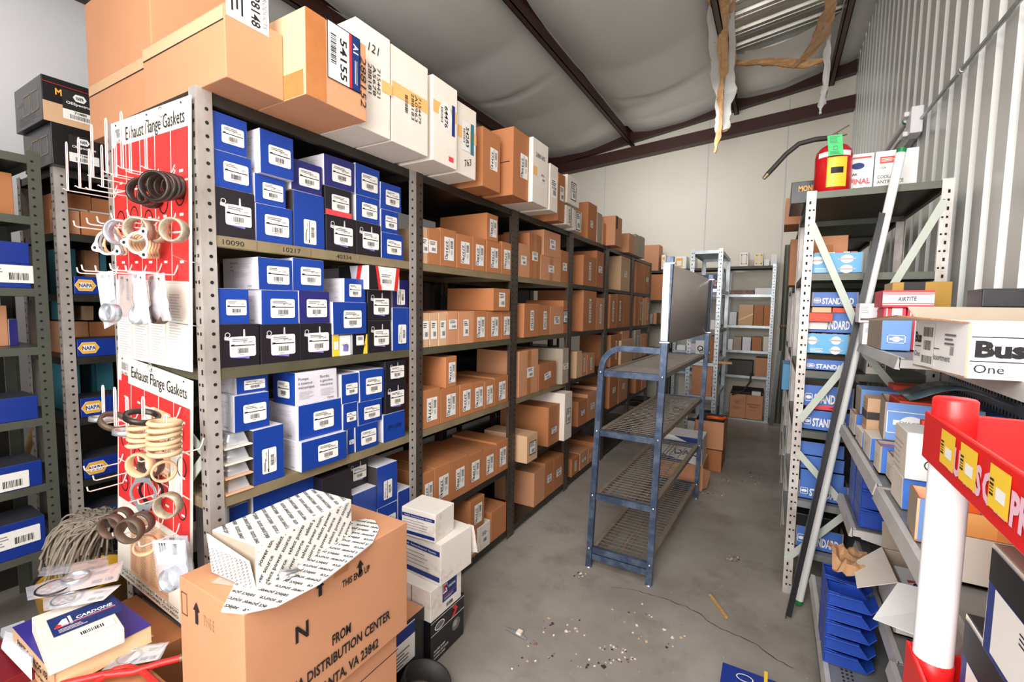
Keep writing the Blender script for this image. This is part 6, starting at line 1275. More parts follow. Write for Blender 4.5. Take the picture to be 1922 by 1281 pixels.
# top shelf
def exact(o, uo=0, vo=0, sc=1.0):
    w, _, h = o['dim']; s = min(w * .62, h * 1.1) * sc; D(s, s * .6).frame(0, 0, s, s * .58, .0028, 'white').ell(0, 0, s * .24, s * .19, 'white', 1).rect(0, 0, s * .74, s * .13, 'white', 2).text('EXACTO', 0, 0, s * .085, 'ink_blue', z=3, w=s * .5).on(o, '-y', uo, vo, 'printed_logo')
GB = 'pale blue logo boxes on the gondola'
o = face('pale blue logo box on the top gondola shelf under flap', 1653, 1709, 600, 655, 2.20, .3, 'blue_exact', 1.3762, {'-x': 'card_grey'}, group=GB); exact(o, 0, -.015); zt = o.location.z + o['dim'][2]
for k, (a, c_) in enumerate(((1657, 1700), (1702, 1745))):
    q = face('%s red and white striped box under the AIRTITE box' % ('first', 'second')[k], a, c_, 584, 602, 2.26, .12, 'pink', zt if k == 0 else 1.3762, zt=zt + .045); w, _, h = q['dim']; D(w, h).rect(w * .1, 0, w * .45, h * .98, 'white', 0).rect(-w * .35, 0, w * .05, h, 'white', 0).on(q, '-y', 0, 0, 'printed_stripes')
zt2 = zt + .046
o = face('red and white box with handwritten AIRTITE on gondola top', 1655, 1752, 545, 584, 2.24, .16, 'pink', zt2, name='gasket_box'); w, _, h = o['dim']; D(w, h).rect(0, 0, w, h * .5, 'white', 0).rect(0, h * .33, w, h * .04, 'white', 0).rect(0, -h * .33, w, h * .04, 'white', 0).text('AIRTITE', -w * .02, 0, h * .24, 'ink', bold=.015, w=w * .36, shear=.1, rot=3).on(o, '-y', 0, 0, 'printed_stripes')
o = face('glossy gold box with dark green band behind AIRTITE box', 1672, 1785, 530, 572, 2.45, .16, 'gold', 1.3762, name='gold_box'); w, _, h = o['dim']; D(w * .36, h).base('rubber').on(o, '-y', -w * .12, 0, 'dark_band')
o = face('white box with barcode on the top shelf end', 1608, 1642, 606, 641, 2.52, .12, 'white', 1.3762); o.location.x += .02; D(.07, .06).bars(.0, -.02, .03, .015, n=10).lines(0, .015, .05, .02, 4, 'ink_pale').on(o, '-y', 0, 0, 'printed_label'); zq_ = o.location.z + o['dim'][2]
o = box('parts_box', 'white box with red mark on top of the barcode box', 'box', o.location.x - .05, o.location.x + .06, 2.52, 2.63, zq_ + .0006, zq_ + .085, 'white'); D(.1, .08).ell(.02, .01, .014, .016, 'orange_red', 1).rect(0, -.025, .1, .004, 'ink_blue', 1).lines(-.03, .015, .04, .03, 4, 'ink_pale').on(o, '-y', 0, 0, 'printed_label')
o = face('narrow blue and white box beside the barcode box', 1643, 1652, 612, 644, 2.45, .1, 'blue_std', 1.3762)
# the white fuse carton
t = open_carton('fuse_carton', 'white Buss lettered carton with raised flap on the gondola', 'box', .336, .62, 1.335, 1.585, 1.3802, 1.497, 'white', 'card_tan', rz=.14, t=.004)
w, d_, h = t['dim']
D(w, h).rect(-w * .02, h * .26, w * .92, .0022, 'ink').rect(-w * .02, -h * .18, w * .92, .0022, 'ink').text('BussFuse', -w * .46, h * .05, h * .28, 'ink', bold=.05, align='l', sx=1.25).text('One', -w * .46, -h * .31, h * .16, 'ink', align='l', sx=1.1).text('No.50', -w * .02, -h * .31, h * .16, 'ink', align='l').on(t, '-y', .0, 0, 'printed_lettering')
D(d_, h).text('Buss Fuses', d_ * -.46, h * .16, h * .22, 'ink', bold=.04, align='l', w=d_ * .38).rect(-d_ * .2, -h * .04, d_ * .5, .002, 'ink').text('One  No.50  Assortment', -d_ * .46, -h * .2, h * .13, 'ink', align='l', w=d_ * .72).rect(-.045, .0, .066, h * .9, 'label', 3).bars(-.045, h * .28, .05, h * .2, n=20, z=4).bars(-.045, 0, .04, h * .2, n=16, z=4).bars(-.045, -h * .3, .055, h * .16, n=24, z=4).lines(.06, .02, .05, .03, 3).bars(.07, -.005, .016, .02, n=8).on(t, '-x', 0, 0, 'printed_lettering')
f = MB(); e = .003; p = [(-w / 2, d_ / 2, h), (-w / 2, -d_ / 2, h), (-w / 2 - .10, -d_ / 2 + .07, h + .012), (-w / 2 - .115, d_ / 2 + .02, h - .002)]; f.hexa([Vector(q) for q in p] + [Vector(q) + Vector((0, 0, e)) for q in p], 'card_white', {'s0': 'corr', 's1': 'corr', 's2': 'corr'}); f.build('flap', t, local=True)
f = MB(); p = [(w / 2, d_ / 2, h), (-w / 2, d_ / 2, h), (-w / 2 - .01, d_ / 2 + .03, h + .035), (w / 2, d_ / 2 + .03, h + .035)]; f.hexa([Vector(q) for q in p] + [Vector(q) + Vector((0, 0, e)) for q in p], 'card_grey', {'s2': 'corr'}); f.build('flap', t, local=True)
f = MB(); p = [(-w / 2 + .004, -d_ / 2, h), (w / 2, -d_ / 2, h), (w / 2, d_ / 2 - .01, h + .002), (-w / 2 + .004, d_ / 2 - .01, h + .002)]; f.hexa([Vector(q) for q in p] + [Vector(q) + Vector((0, 0, e)) for q in p], 'white'); f.build('lid', t, local=True)
o = box('black_carton', 'flat black box with white dots behind the fuse carton', 'box', .50, .655, 1.665, 1.78, 1.3802, 1.535, 'black_box', {'-x': 'navy'})
d = D(.15, .14)
for i in range(5):
    for j in range(i + 1): d.rect(-.02 + i * .022, -.05 + j * .024, .010 + .003 * i, .012, 'white')
d.on(o, '-y', 0, 0, 'dot_print')
box('black_carton', 'glossy black box lying on the dotted black box', 'box', .47, .652, 1.665, 1.78, 1.5362, 1.585, 'black_box', rz=.0)
# middle shelf, bay close to the rack
zA = .9792
lowtop = {}
for k, (lab, u0, u1, vt, vb, y, m, op) in enumerate((('open white box with blue edge at the shelf end', 1598, 1614, 775, 835, 2.44, 'card_white', 1), ('small white and blue box, second from the shelf end', 1612, 1632, 812, 856, 2.24, 'card_white', 0), ('small white and blue box, third from the shelf end', 1631, 1650, 822, 872, 2.06, 'card_white', 0),
        ('open white box of blue cards, fourth from the shelf end', 1648, 1700, 832, 900, 1.90, 'card_white', 1), ('grey open box at the end of the first gondola shelf', 1672, 1730, 860, 930, 1.80, 'card_white', 1))):
    p = at(u0, vb, y=y); x0 = max(.322, p.x); x1 = at(u1, vb, y=y).x + .03; z1 = min(max(at(u0, vt, y=y).z, zA + .05), 1.075)
    if op:
        o = open_carton('parts_box', lab, 'box', x0, x1 + .06, y, y + (.09 if k > 2 else .15), zA + .0006, z1, m, 'card_grey', 'small boxes along the gondola middle shelf', fm={'-y': 'blue_edge'})
        if k > 2:
            for j in range(3): q = box('card_sleeve', '%s blue card sleeve inside the open white gondola box, %s' % (OR2[j], ('fourth along', 'last along')[k - 3]), 'part', x0 + .01, x1 + .05, y + .012 + .024 * j, y + .03 + .024 * j, zA + .0066, z1 - .008, ('blue_std', 'pink', 'blue_std')[j], None, 'card sleeves in the gondola boxes')
    else: o = box('parts_box', lab, 'box', x0, x1 + .05, y, y + .15, zA + .0006, z1, m, {'-y': 'blue_edge'}, 'small boxes along the gondola middle shelf')
    D(.08, z1 - zA).lines(0, -.01, .06, (z1 - zA) * .5, 5, 'ink', .14).on(o, '-x', 0, 0, 'printed_lines')
o = box('parts_box', 'beige box with black band standing on the second small box', 'box', .335, .44, 2.25, 2.36, 1.0625, 1.20, 'card_tan'); o.location.z = max(q.location.z + q['dim'][2] for q in COL.objects if q.get('label', '').startswith('small white and blue box, second')) + .0008; w, d_, h = o['dim']; D(d_, .03).base('charcoal').on(o, '-x', 0, .0, 'black_band'); D(w, .03).base('charcoal').on(o, '-y', 0, .0, 'black_band'); D(d_, h).lines(0, 0, d_ * .7, h * .7, 8, 'ink', .12).on(o, '-x', 0, 0, 'printed_lines')
o = box('parts_box', 'pale blue logo box with white lining at shelf end', 'box', .34, .47, 2.45, 2.60, 1.0768, 1.185, 'blue_exact', {'-x': 'card_grey'}, GB); exact(o)
lz = max(q.location.z + q['dim'][2] for q in COL.objects if q.get('label', '').startswith('open white box of blue cards'))
sup = box('parts_box', 'pale blue box hidden below the big logo box', 'box', .42, .62, 2.0, 2.2, zA + .0006, lz, 'blue_exact', None, GB)
o = open_carton('parts_box', 'big pale blue logo box with orange boxes, heaped on the others', 'box', .355, .60, 1.985, 2.19, lz + .0008, lz + .135, 'blue_exact', 'card_grey', GB, fm={'-x': 'card_grey'}, rz=-.10); exact(o, -.05, 0, .9); ztop = lz + .135
for j in range(2): box('orange_box', '%s orange box lying inside the big pale blue logo box' % ('first', 'second')[j], 'box', .385, .575, 2.01 + .084 * j, 2.085 + .084 * j, lz + .0066, ztop + .006, 'orange_red', None, 'orange boxes on the gondola')
t = thing('magazine', 'glossy dark green catalog bent over the orange boxes', 'magazine', (.52, 2.08, ztop)); b = MB(); vs = []; K = 10
for j in range(2):
    for i in range(K):
        u = i / (K - 1); vs.append((.41 + .24 * u, 2.0 + .2 * j - .03 * u, ztop + .010 + .045 * math.sin(math.pi * u) ** 1.3 + .012 * u))
vs += [(x, y, z + .004) for x, y, z in vs]; fs = [(i + 1, i, K + i, K + i + 1) for i in range(K - 1)] + [(2 * K + i, 2 * K + i + 1, 3 * K + i + 1, 3 * K + i) for i in range(K - 1)] + [(i, i + 1, 2 * K + i + 1, 2 * K + i) for i in range(K - 1)] + [(K + i + 1, K + i, 3 * K + i, 3 * K + i + 1) for i in range(K - 1)] + [(0, 2 * K, 3 * K, K), (K - 1, 2 * K - 1, 4 * K - 1, 3 * K - 1)]
mat('magazine_green', (52, 78, 80), .2, noise_s=9, noise_a=.7, rgb2=(150, 170, 180)); b.add(vs, fs, 'magazine_green', True); b.build('cover', t)
t = thing('plastic_bottle', 'empty clear plastic jug with white cap among gondola boxes', 'bottle', (.53, 2.42, zA)); b = MB(); b.lathe((.53, 2.42, zA + .0006), (0, 0, 1), [(0, 0), (.058, 0), (.062, .01), (.062, .11), (.058, .15), (.035, .185), (.018, .20), (.018, .215)], 'plastic_clear', 28); b.build('body', t); b = MB(); b.lathe((.53, 2.42, zA + .0006), (0, 0, 1), [(.0, .232), (.02, .232), (.02, .212), (.018, .212)], 'white_plastic', 20); b.build('cap', t)
box('orange_box', 'orange red box at the back of gondola middle shelf', 'box', .46, .64, 2.53, 2.64, zA + .0006, 1.205, 'orange_red', None, 'orange boxes on the gondola')
box('parts_box', 'long dark blue box at the back against perforated panel', 'box', .605, .655, 2.03, 2.50, zA + .0006, 1.19, 'blue_std')
# middle shelf, near bay
zB = .9722
o = face('white carton lettered CR turned on its side, gondola shelf', 1698, 1775, 812, 885, 1.60, .14, 'white', zB + .09, {'-x': 'card_white'}); zc = o.location.z; w, d_, h = o['dim']; D(w, h).ring(w * .26, -h * .15, .025, .018, .003, 'rubber').text('CR', w * .27, -h * .15, .018, 'rubber', bold=.02).on(o, '-y', 0, 0, 'printed_logo'); D(d_, h).lines(0, -h * .1, d_ * .8, h * .7, 6, 'rubber', .08).on(o, '-x', 0, 0, 'printed_lines')
x0_, x1_ = o.location.x - w / 2, o.location.x + w / 2
box('parts_box', 'plain white box under the CR lettered carton', 'box', max(.315, x0_), x1_ + .03, 1.61, 1.74, zB + .0006, zc - .0008, 'card_white', {'-y': 'blue_edge'})
o = face('orange and grey box behind the CR lettered carton', 1728, 1775, 790, 830, 1.75, .03, 'orange_red', zB)
o = open_carton('parts_box', 'pale blue logo box with orange lining at the near shelf', 'box', .318, .42, 1.395, 1.50, zB + .0008, zB + .106, 'blue_exact', 'peach', GB, fm={'-x': 'card_grey'}, rz=-.06); exact(o, .01, -.01, 1.1)
box('parts_box', 'grey box with barcode beside the orange lined box', 'box', .43, .50, 1.51, 1.58, zB + .0006, zB + .13, 'card_grey')
o = open_carton('parts_box', 'white open box with yellow lining behind the white tube', 'box', .335, .45, 1.22, 1.375, zB + .0006, zB + .10, 'card_white', 'tape_yellow'); D(.14, .1).lines(0, -.01, .1, .05, 5, 'ink', .12).on(o, '-x', 0, 0, 'printed_lines')
for j in range(2): o = face('%s orange filter box behind the white display tube' % ('lower', 'upper')[j], 1812, 1990, (985, 938)[j], (1028, 982)[j], 1.38, .12, 'orange', zB + .0 + j * .072, zt=zB + .07 + j * .072, name='filter_box', group='orange filter boxes'); D(.1, .05).text('FRAM', 0, 0, .018, 'ink', bold=.03).on(o, '-y', -.02, 0, 'brand_lettering'); D(.1, .1).ring(0, .02, .028, .02, .004, 'white', 1).ring(0, .02, .02, .014, .005, 'ink', 2).rect(-.0, .07, .06, .012, 'ink', 1).on(o, '+zf', 0, -.05, 'printed_top')
box('carton', 'crumpled white and brown carton under the orange filter boxes', 'box', .45, .62, 1.05, 1.21, zB + .0006, zB + .09, 'card_dirty')
# lower part: bins, paper, torn white carton, magenta bag
def bin_(lab, x, y, z, s=1.0, rz=0):
    L, Wd, H = .26 * s, .19 * s, .105 * s; b = MB(); t_ = .004
    b.box(-L / 2, L / 2, -Wd / 2, Wd / 2, 0, t_, 'blue_bin'); b.box(L / 2 - t_, L / 2, -Wd / 2, Wd / 2, t_, H, 'blue_bin')
    for sg in (-1, 1):
        y_ = sg * Wd / 2; a, c_ = sorted((y_, y_ - sg * t_)); b.hexa([(-L / 2, a, t_), (L / 2 - t_, a, t_), (L / 2 - t_, c_, t_), (-L / 2, c_, t_), (-L / 2 + .03, a, H * .8), (L / 2 - t_, a, H), (L / 2 - t_, c_, H), (-L / 2 + .03, c_, H * .8)], 'blue_bin'); a2, c2 = sorted((y_ - sg * .004, y_ + sg * .010)); b.box(-L / 2 + .03, L / 2, a2, c2, H * .8, H * .8 + .006, 'blue_bin')
    b.hexa([(-L / 2, -Wd / 2, t_), (-L / 2 + t_, -Wd / 2, t_), (-L / 2 + t_, Wd / 2, t_), (-L / 2, Wd / 2, t_), (-L / 2 - .02, -Wd / 2, H * .55), (-L / 2 - .02 + t_, -Wd / 2, H * .55), (-L / 2 - .02 + t_, Wd / 2, H * .55), (-L / 2 - .02, Wd / 2, H * .55)], 'blue_bin')
    o = b.build('parts_bin', bevel=.0015); o.location = (x, y, z); o.rotation_euler = (0, 0, rz); return tag(o, lab, 'bin', 'blue plastic parts bins')
for k in range(4):
    for j, y in enumerate((2.345, 2.515)): bin_('blue plastic bin, %s from the bottom, %s stack under the middle gondola shelf' % (OR2[k], ('front', 'rear')[j]), .435, y, .6445 + k * .0795, .75, math.pi)
for k in range(5):
    for j, y in enumerate((2.05, 2.17)): bin_('small blue bin, %s from the bottom, %s stack on the perforated base deck' % (OR2[k], ('front', 'rear')[j]), .288, y, .2042 + k * .0565, .52, math.pi)
t = thing('paper_bag', 'crumpled brown paper bag on the gondola beside blue bins', 'paper bag', at(1600, 1015, y=2.12)); b = MB(); K = 12; vs = []; c0 = Vector((.385, 2.12, .505))
for j in range(K):
    for i in range(K):
        u, v = i / (K - 1), j / (K - 1); n_ = noise.noise(Vector((u * 4, v * 4, 2))) * .04 + noise.noise(Vector((u * 9, v * 9, 5))) * .018; vs.append((c0.x - .15 + .155 * u, c0.y - .09 + .21 * v, c0.z + .045 + .05 * math.sin(math.pi * v) * (1 - u) + n_))
b.add(vs, [(j * K + i, j * K + i + 1, (j + 1) * K + i + 1, (j + 1) * K + i) for j in range(K - 1) for i in range(K - 1)], 'paper_brown'); b.build('crumpled_sheet', t)
o = open_carton('white_carton', 'white A1 CARDONE carton lying open toward aisle on low shelf', 'box', .405, .61, 1.94, 2.21, .4246, .605, 'white', 'card_grey', fm={'-y': 'white'}); w, d_, h = o['dim']
def flp(p, m): f = MB(); f.hexa([Vector(q) for q in p] + [Vector(q) + Vector((0, 0, .003)) for q in p], m); f.build('flap', o, local=True)
flp([(-w / 2, -d_ / 2, h), (-w / 2, d_ / 2, h), (-w / 2 - .10, d_ / 2 - .10, h - .045), (-w / 2 - .11, -d_ / 2 - .01, h - .05)], 'card_white')
flp([(w / 2, -d_ / 2, h), (-w / 2, -d_ / 2, h), (-w / 2 - .085, -d_ / 2 - .07, h - .06), (-w / 2 - .06, -d_ / 2 - .13, h - .10), (w / 2 - .05, -d_ / 2 - .16, h - .09)][:4] if False else [(w / 2, -d_ / 2, h), (-w / 2, -d_ / 2, h), (-w / 2 - .08, -d_ / 2 - .12, h - .085), (w / 2 - .09, -d_ / 2 - .17, h - .085)], 'white')
flp([(-w / 2, d_ / 2, h), (w / 2, d_ / 2, h), (w / 2, d_ / 2 + .03, h + .09), (-w / 2, d_ / 2 + .03, h + .09)], 'card_grey')
q = box('parts_box', 'white box with red and blue A1 mark inside the open carton', 'box', .43, .60, 1.96, 2.14, .4296, .575, 'white'); D(.14, .07).rect(.01, 0, .12, .06, 'blue_light', 0).rect(-.045, .0, .05, .05, 'white', 1).poly([(-.066, -.002), (-.066, .022), (-.03, .022)], 'red', 2).text('A1', -.04, -.006, .026, 'ink_blue', bold=.03, z=3).text('CARDONE', .03, -.018, .013, 'white', bold=.02).on(q, '+zf', 0, -.03, 'brand_label')
o = box('plastic_package', 'crumpled magenta plastic package next to the open white carton', 'package', .42, .53, 1.62, 1.72, .4246, .50, 'magenta', rz=.3, jit=.012)
# red oil display rack
t = thing('oil_display', 'red plastic oil display rack with white tube legs at right edge', 'display rack', (.40, .68, 0))
TC = ((.244, .932), (.244, .36), (.62, .932), (.62, .36))
for x, y in TC:
    for z0, z1 in ((.96, 1.295), (.50, .90), (.0, .44)):
        b = MB(); b.tube([(x, y, z0), (x, y, z1)], .0245, 'white_plastic', 28); b.build('tube_leg', t)
for kz, zb_ in enumerate((1.285, .895, .44)):
    b = MB(); z0, z1 = zb_, zb_ + .075; x0, x1, y0, y1 = .217, .653, .327, .963
    b.box(x0, x1, y0, y1, z0 + .012, z0 + .016, 'red_plastic')
    for r_ in range(6):
        for c_ in range(8): xx, yy = x0 + .07 + r_ * .055, y0 + .08 + c_ * .06; b.quad((xx, yy, z0 + .0165), (xx + .022, yy + .01, z0 + .0165), (xx + .022, yy + .035, z0 + .0165), (xx, yy + .025, z0 + .0165), 'maroon')
    b.box(x0, x0 + .006, y0, y1, z0, z1, 'red_plastic'); b.box(x1 - .006, x1, y0, y1, z0, z1, 'red_plastic'); b.box(x0 + .006, x1 - .006, y0, y0 + .006, z0, z1, 'red_plastic'); b.box(x0 + .006, x1 - .006, y1 - .006, y1, z0, z1, 'red_plastic')
    tr = b.build('tray', t, bevel=.002)
    for x, y in TC: b = MB(); b.lathe((x, y, z0), (0, 0, 1), [(0, .016), (.0262, .016), (.0262, .10 if kz == 0 else z1 - z0), (.0235, .103 if kz == 0 else z1 - z0 + .002), (0, .103 if kz == 0 else z1 - z0 + .002)], 'red_plastic', 28); b.build('cap', tr)
    if kz == 0:
        d = D(y1 - y0, .075)
        def ly(u): return y1 - at(u, 840, x=x0).y - (y1 - y0) / 2
        for w_, ua, ub in (('LUCAS', 1786, 1852), ('OIL', 1855, 1906), ('PRODUCTS', 1912, 2200)): d.text(w_, (ly(ua) + ly(ub)) / 2, 0, .034, 'sticker_pink', bold=.05, w=ly(ub) - ly(ua))
        for ua, ub in ((1769, 1797), (1808, 1842), (1868, 1911)):
            a_, c_ = ly(ua), ly(ub); d.rect((a_ + c_) / 2, .006, c_ - a_, .048, 'yellow', 3).rect(a_ * .4 + c_ * .6, .002, (c_ - a_) * .45, .014, 'white', 4).bars(a_ * .85 + c_ * .15, .006, .02, (c_ - a_) * .2, n=6, z=4, rot=1)
        d.on_quad((x0 - .0002, y1, z0), (x0 - .0002, y0, z0), (x0 - .0002, y0, z1), (x0 - .0002, y1, z1), tr, 'printed_lettering')
def bb(lab, x0, x1, y0, y1, z0, z1):
    o = box('filter_carton', lab, 'box', x0, x1, y0, y1, z0, z1, 'card_white', {'+z': 'card_grey'}, 'black and blue filter cartons'); w, d_, h = o['dim']; D(d_ * .95, h * .94).rect(0, 0, d_ * .95, h * .94, 'ink_blue', 0).rect(0, h * .32, d_ * .95, h * .3, 'ink', 1).rect(0, -h * .13, d_ * .84, h * .58, 'label', 2).lines(-d_ * .1, h * .02, d_ * .3, h * .12, 3, 'ink', .4, z=3).lines(0, h * .32, d_ * .3, h * .16, 3, 'ink_grey', z=3).on(o, '-x', 0, 0, 'printed_panel'); return o
bb('lower black topped filter carton beside the white tube', .262, .47, .50, .885, .9126, 1.082); bb('upper filter carton with white panel and blue border at right edge', .255, .46, .40, .80, 1.0836, 1.225)
bb2 = COL.objects['filter_carton']; bb2.data.materials[1] = MATS['black_box'] if len(bb2.data.materials) > 1 else None

# ================================================================ far end of the aisle
def farbox(lab, u0, u1, vt, vb, m, y=7.03, x=None, z0=None, dep=.25, **k): return face(lab, u0, u1, vt, vb, y, dep, m, z0, group=k.get('group'))
GF = 'boxes on the back wall unit'
for lab, u0, u1, vt, vb, m, z in (('tan carton with tape strip, mid shelf of back unit', 1386, 1413, 572, 600, 'card_tan', BZ[2]), ('brown carton in the middle of back unit mid shelf', 1414, 1432, 573, 600, 'card_orange', BZ[2]), ('brown carton at the wall end of back unit mid shelf', 1433, 1450, 573, 600, 'card_orange', BZ[2]), ('small pale blue box on back unit mid shelf', 1369, 1382, 586, 600, 'white_side', BZ[2]),
        ('flat white box on the second back shelf', 1417, 1450, 541, 549, 'white', BZ[1]), ('thin brown board on the second back shelf', 1370, 1415, 545, 549, 'rust', BZ[1]),
        ('greyish box on the fourth back shelf', 1376, 1391, 633, 650, 'card_grey', BZ[3]), ('white box on the fourth back shelf', 1393, 1409, 633, 651, 'white_side', BZ[3]), ('brown box on the fourth back shelf', 1411, 1429, 633, 651, 'card_orange', BZ[3]), ('white box with pink print on the fourth back shelf', 1432, 1447, 632, 652, 'card_white', BZ[3]), ('small white box at the fourth back shelf start', 1366, 1375, 637, 650, 'white', BZ[3]),
        ('brown carton with stickers on the fifth back shelf', 1416, 1443, 672, 704, 'card', BZ[4]), ('dark oily box beside the stickered carton on fifth shelf', 1366, 1412, 676, 702, 'charcoal', BZ[4])):
    o = farbox(lab, u0, u1, vt, vb, m, z0=z, group=GF)
    if 'tape' in lab: D(.2, .02).base('tape_yellow').on(o, '-y', 0, -.03, 'tape', rot=28)
o = open_carton('carton', 'open brown carton with dark lettering on the back unit floor shelf', 'box', -.50, -.085, 7.03, 7.3, .0206, .36, 'card', 'charcoal', flaps='+y', fl=.1); w, _, h = o['dim']; D(w, h).ell(-w * .25, h * .15, w * .1, h * .08, 'ink_faint', 1).lines(-w * .25, -.02, w * .3, h * .15, 4, 'ink_faint').text('NORTHFOLK &', w * .23, h * .12, h * .07, 'ink', w=w * .38).text('EARNEST', w * .23, h * .02, h * .06, 'ink').rect(0, 0, .003, h, 'hole', 0).lines(w * .23, -h * .12, w * .3, h * .1, 3, 'ink_faint').on(o, '-y', 0, 0, 'lettering')
box('parts_box', 'small yellow white box inside the open floor carton', 'box', -.23, -.12, 7.1, 7.2, .0266, .40, 'cream')
b = MB(); b.tube([(-.255, 7.08, .66), (-.25, 6.99, .66), (-.255, 6.97, .55), (-.33, 6.97, .42), (-.47, 6.98, .35)], .012, 'rubber', 10); tag(b.build('hose'), 'black hose drooping from the fifth back shelf', 'hose')
for k, (u0, u1, vt, m, lab) in enumerate(((1388, 1404, 474, 'white', 'white card box with orange print standing on back unit top'), (1416, 1432, 475, 'card_white', 'white and yellow box leaning on the back unit top'), (1434, 1444, 487, 'white', 'low white box on the back unit top'), (1447, 1458, 478, 'white', 'narrow white box at the wall end of back unit top'))):
    o = farbox(lab, u0, u1, vt, 497, m, z0=BZ[0], y=7.06, group='boxes on the back unit top'); w, _, h = o['dim']
    if k < 2: D(w * .7, h * .7).frame(0, 0, w * .7, h * .7, .012, 'peach' if k == 0 else 'yellow').on(o, '-y', 0, 0, 'print')
for k, (u0, u1, vt, lab) in enumerate(((1241, 1249, 479, 'white yellow boxed part left of the sign post on back unit'), (1267, 1288, 482, 'white yellow boxed part above the grey sign panel'), (1297, 1304, 478, 'narrow orange white box by the free standing shelf top'))):
    o = farbox(lab, u0, u1, vt, 498, 'white', z0=2.1205, y=7.06, group='boxes on the hidden back unit top'); w, _, h = o['dim']; D(w * .6, h * .7).base('yellow_napa').rect(0, -h * .05, w * .4, h * .4, 'label', 1).on(o, '-y', -.02 if k == 1 else 0, 0, 'print')
o = farbox('brown carton at the end of the back corner unit top', 1208, 1236, 461, 497, 'card', z0=2.1005, y=7.05); 
for k, (u0, u1, vt, vb, z, m, lab) in enumerate(((1207, 1250, 516, 545, 1.66, 'card_orange', 'dim brown carton in the dark corner unit, upper'), (1210, 1225, 590, 604, 1.30, 'card_grey', 'dim grey box in the dark corner unit'), (1226, 1232, 588, 604, 1.30, 'card', 'dim brown box in the dark corner unit'))): farbox(lab, u0, u1, vt, vb, m, z0=z, y=7.04)
for k, (u0, u1, vt, vb, z, m, lab) in enumerate(((1270, 1286, 648, 662, .93, 'white', 'white box low behind the sign panel, first'), (1288, 1306, 645, 662, .93, 'white_side', 'white box low behind the sign panel, second'), (1309, 1320, 640, 662, .93, 'white', 'white box low behind the sign panel, third'), (1252, 1270, 690, 706, .62, 'card', 'brown carton in the hidden back unit, low'), (1272, 1292, 692, 706, .62, 'blue_std', 'blue carton in the hidden back unit, low'))): farbox(lab, u0, u1, vt, vb, m, z0=z, y=7.04)
# free standing narrow shelf contents
FZ = [2.135, 1.74, 1.315, .97, .62, .22]
o = box('parts_box', 'blue box lettered CARQUARD on the free standing shelf', 'box', -.75, -.53, 5.2, 5.5, 1.7406, 1.89, 'navy'); D(.2, .12).text('CARQUARD', 0, .0, .06, 'peach', bold=.03, w=.2).on(o, '-y', 0, -.01, 'lettering')
box('parts_box', 'white lidded box under the blue lettered box, free shelf', 'box', -.74, -.54, 5.2, 5.5, 1.3156, 1.42, 'white', {'+z': 'black_box'})
o = box('parts_box', 'white box with blue scribble print on the free shelf', 'box', -.72, -.62, 5.15, 5.4, .9706, 1.2, 'white'); D(.09, .1).ring(0, 0, .03, .03, .01, 'ink', 1).ring(.01, -.03, .02, .02, .006, 'ink_blue', 1).on(o, '-y', 0, .03, 'print')
box('carton', 'tall brown carton edge on the free standing shelf', 'box', -.58, -.53, 5.2, 5.5, .9706, 1.25, 'card_orange')
b = MB(); b.box(-.55, -.36, 5.12, 5.16, .9708, .995, 'wood'); tag(b.build('wooden_stick'), 'pale wooden stick sticking out from the free shelf', 'stick')
box('carton', 'large plain brown carton low in the free standing shelf', 'box', -.74, -.54, 5.13, 5.5, .6206, .93, 'card', {'+x': 'card_orange'})
o = open_carton('carton', 'brown carton with orange strap on top at free shelf foot', 'box', -.62, -.36, 4.62, 4.98, .2006, .47, 'card', 'charcoal'); b = MB(); b.tube([(-.52, 4.75, .476), (-.46, 4.66, .50), (-.39, 4.70, .49), (-.37, 4.8, .48)], .016, 'orange', 8); tag(b.build('strap'), 'bright orange strap bundle lying on the brown carton', 'strap')
box('carton', 'plain carton under the strap carton near the sign rack', 'box', -.63, -.37, 4.6, 4.98, .0006, .1998, 'card_orange')
o = box('battery_box', 'white and blue box lettered DAC beneath the wire shelves', 'box', -.80, -.47, 4.0, 4.28, .225, .45, 'white', {'+x': 'card_white'}); w, _, h = o['dim']; D(w, h).poly([(-w / 2, h / 2), (w / 2, h / 2), (w / 2, h * .12), (-w * .2, h * .5)], 'ink_blue', 0).poly([(-w / 2, -h / 2), (w * .3, -h / 2), (-w / 2, -h * .25)], 'ink_blue', 0).text('DAC', w * .12, -h * .08, h * .2, 'ink_blue', bold=.02, w=w * .6, sx=1.2).on(o, '-y', 0, 0, 'lettering')
o = box('carton', 'brown carton on the floor beneath the white blue box', 'box', -.82, -.46, 4.02, 4.38, .0006, .2244, 'card'); f = MB(); f.hexa([(.18, -.18, 0.02), (.21, -.12, .02), (.213, -.12, .02), (.183, -.18, .02), (.18, -.18, .2), (.23, -.1, .16), (.233, -.1, .16), (.183, -.18, .2)], 'card'); f.build('flap', o, local=True)
box('parts_box', 'small white box on the free shelf near the orange strap', 'box', -.78, -.66, 5.14, 5.3, .2206, .33, 'white', {'+z': 'charcoal'}); box('parts_box', 'pale grey box on the lowest free shelf by post', 'box', -.62, -.52, 5.14, 5.34, .2206, .36, 'card_grey', {'+z': 'charcoal'})
b = MB(); b.tube([(.10, 7.12, 0), (.10, 7.12, 2.4)], .038, 'steel_green', 16); b.lathe((.10, 7.12, 1.3), (0, 0, 1), [(.039, 0), (.045, 0), (.045, .04), (.039, .04)], 'rust', 16); tag(b.build('standpipe'), 'dark grey vertical pipe in the corner past the back unit', 'pipe')
b = MB(); b.beam((.02, 6.9, .0), (.07, 7.0, 1.0), .05, .012, 'black_box', up=(0, 1, 0)); tag(b.build('board_strip'), 'black strip leaning in the corner beside the pipe', 'strip')
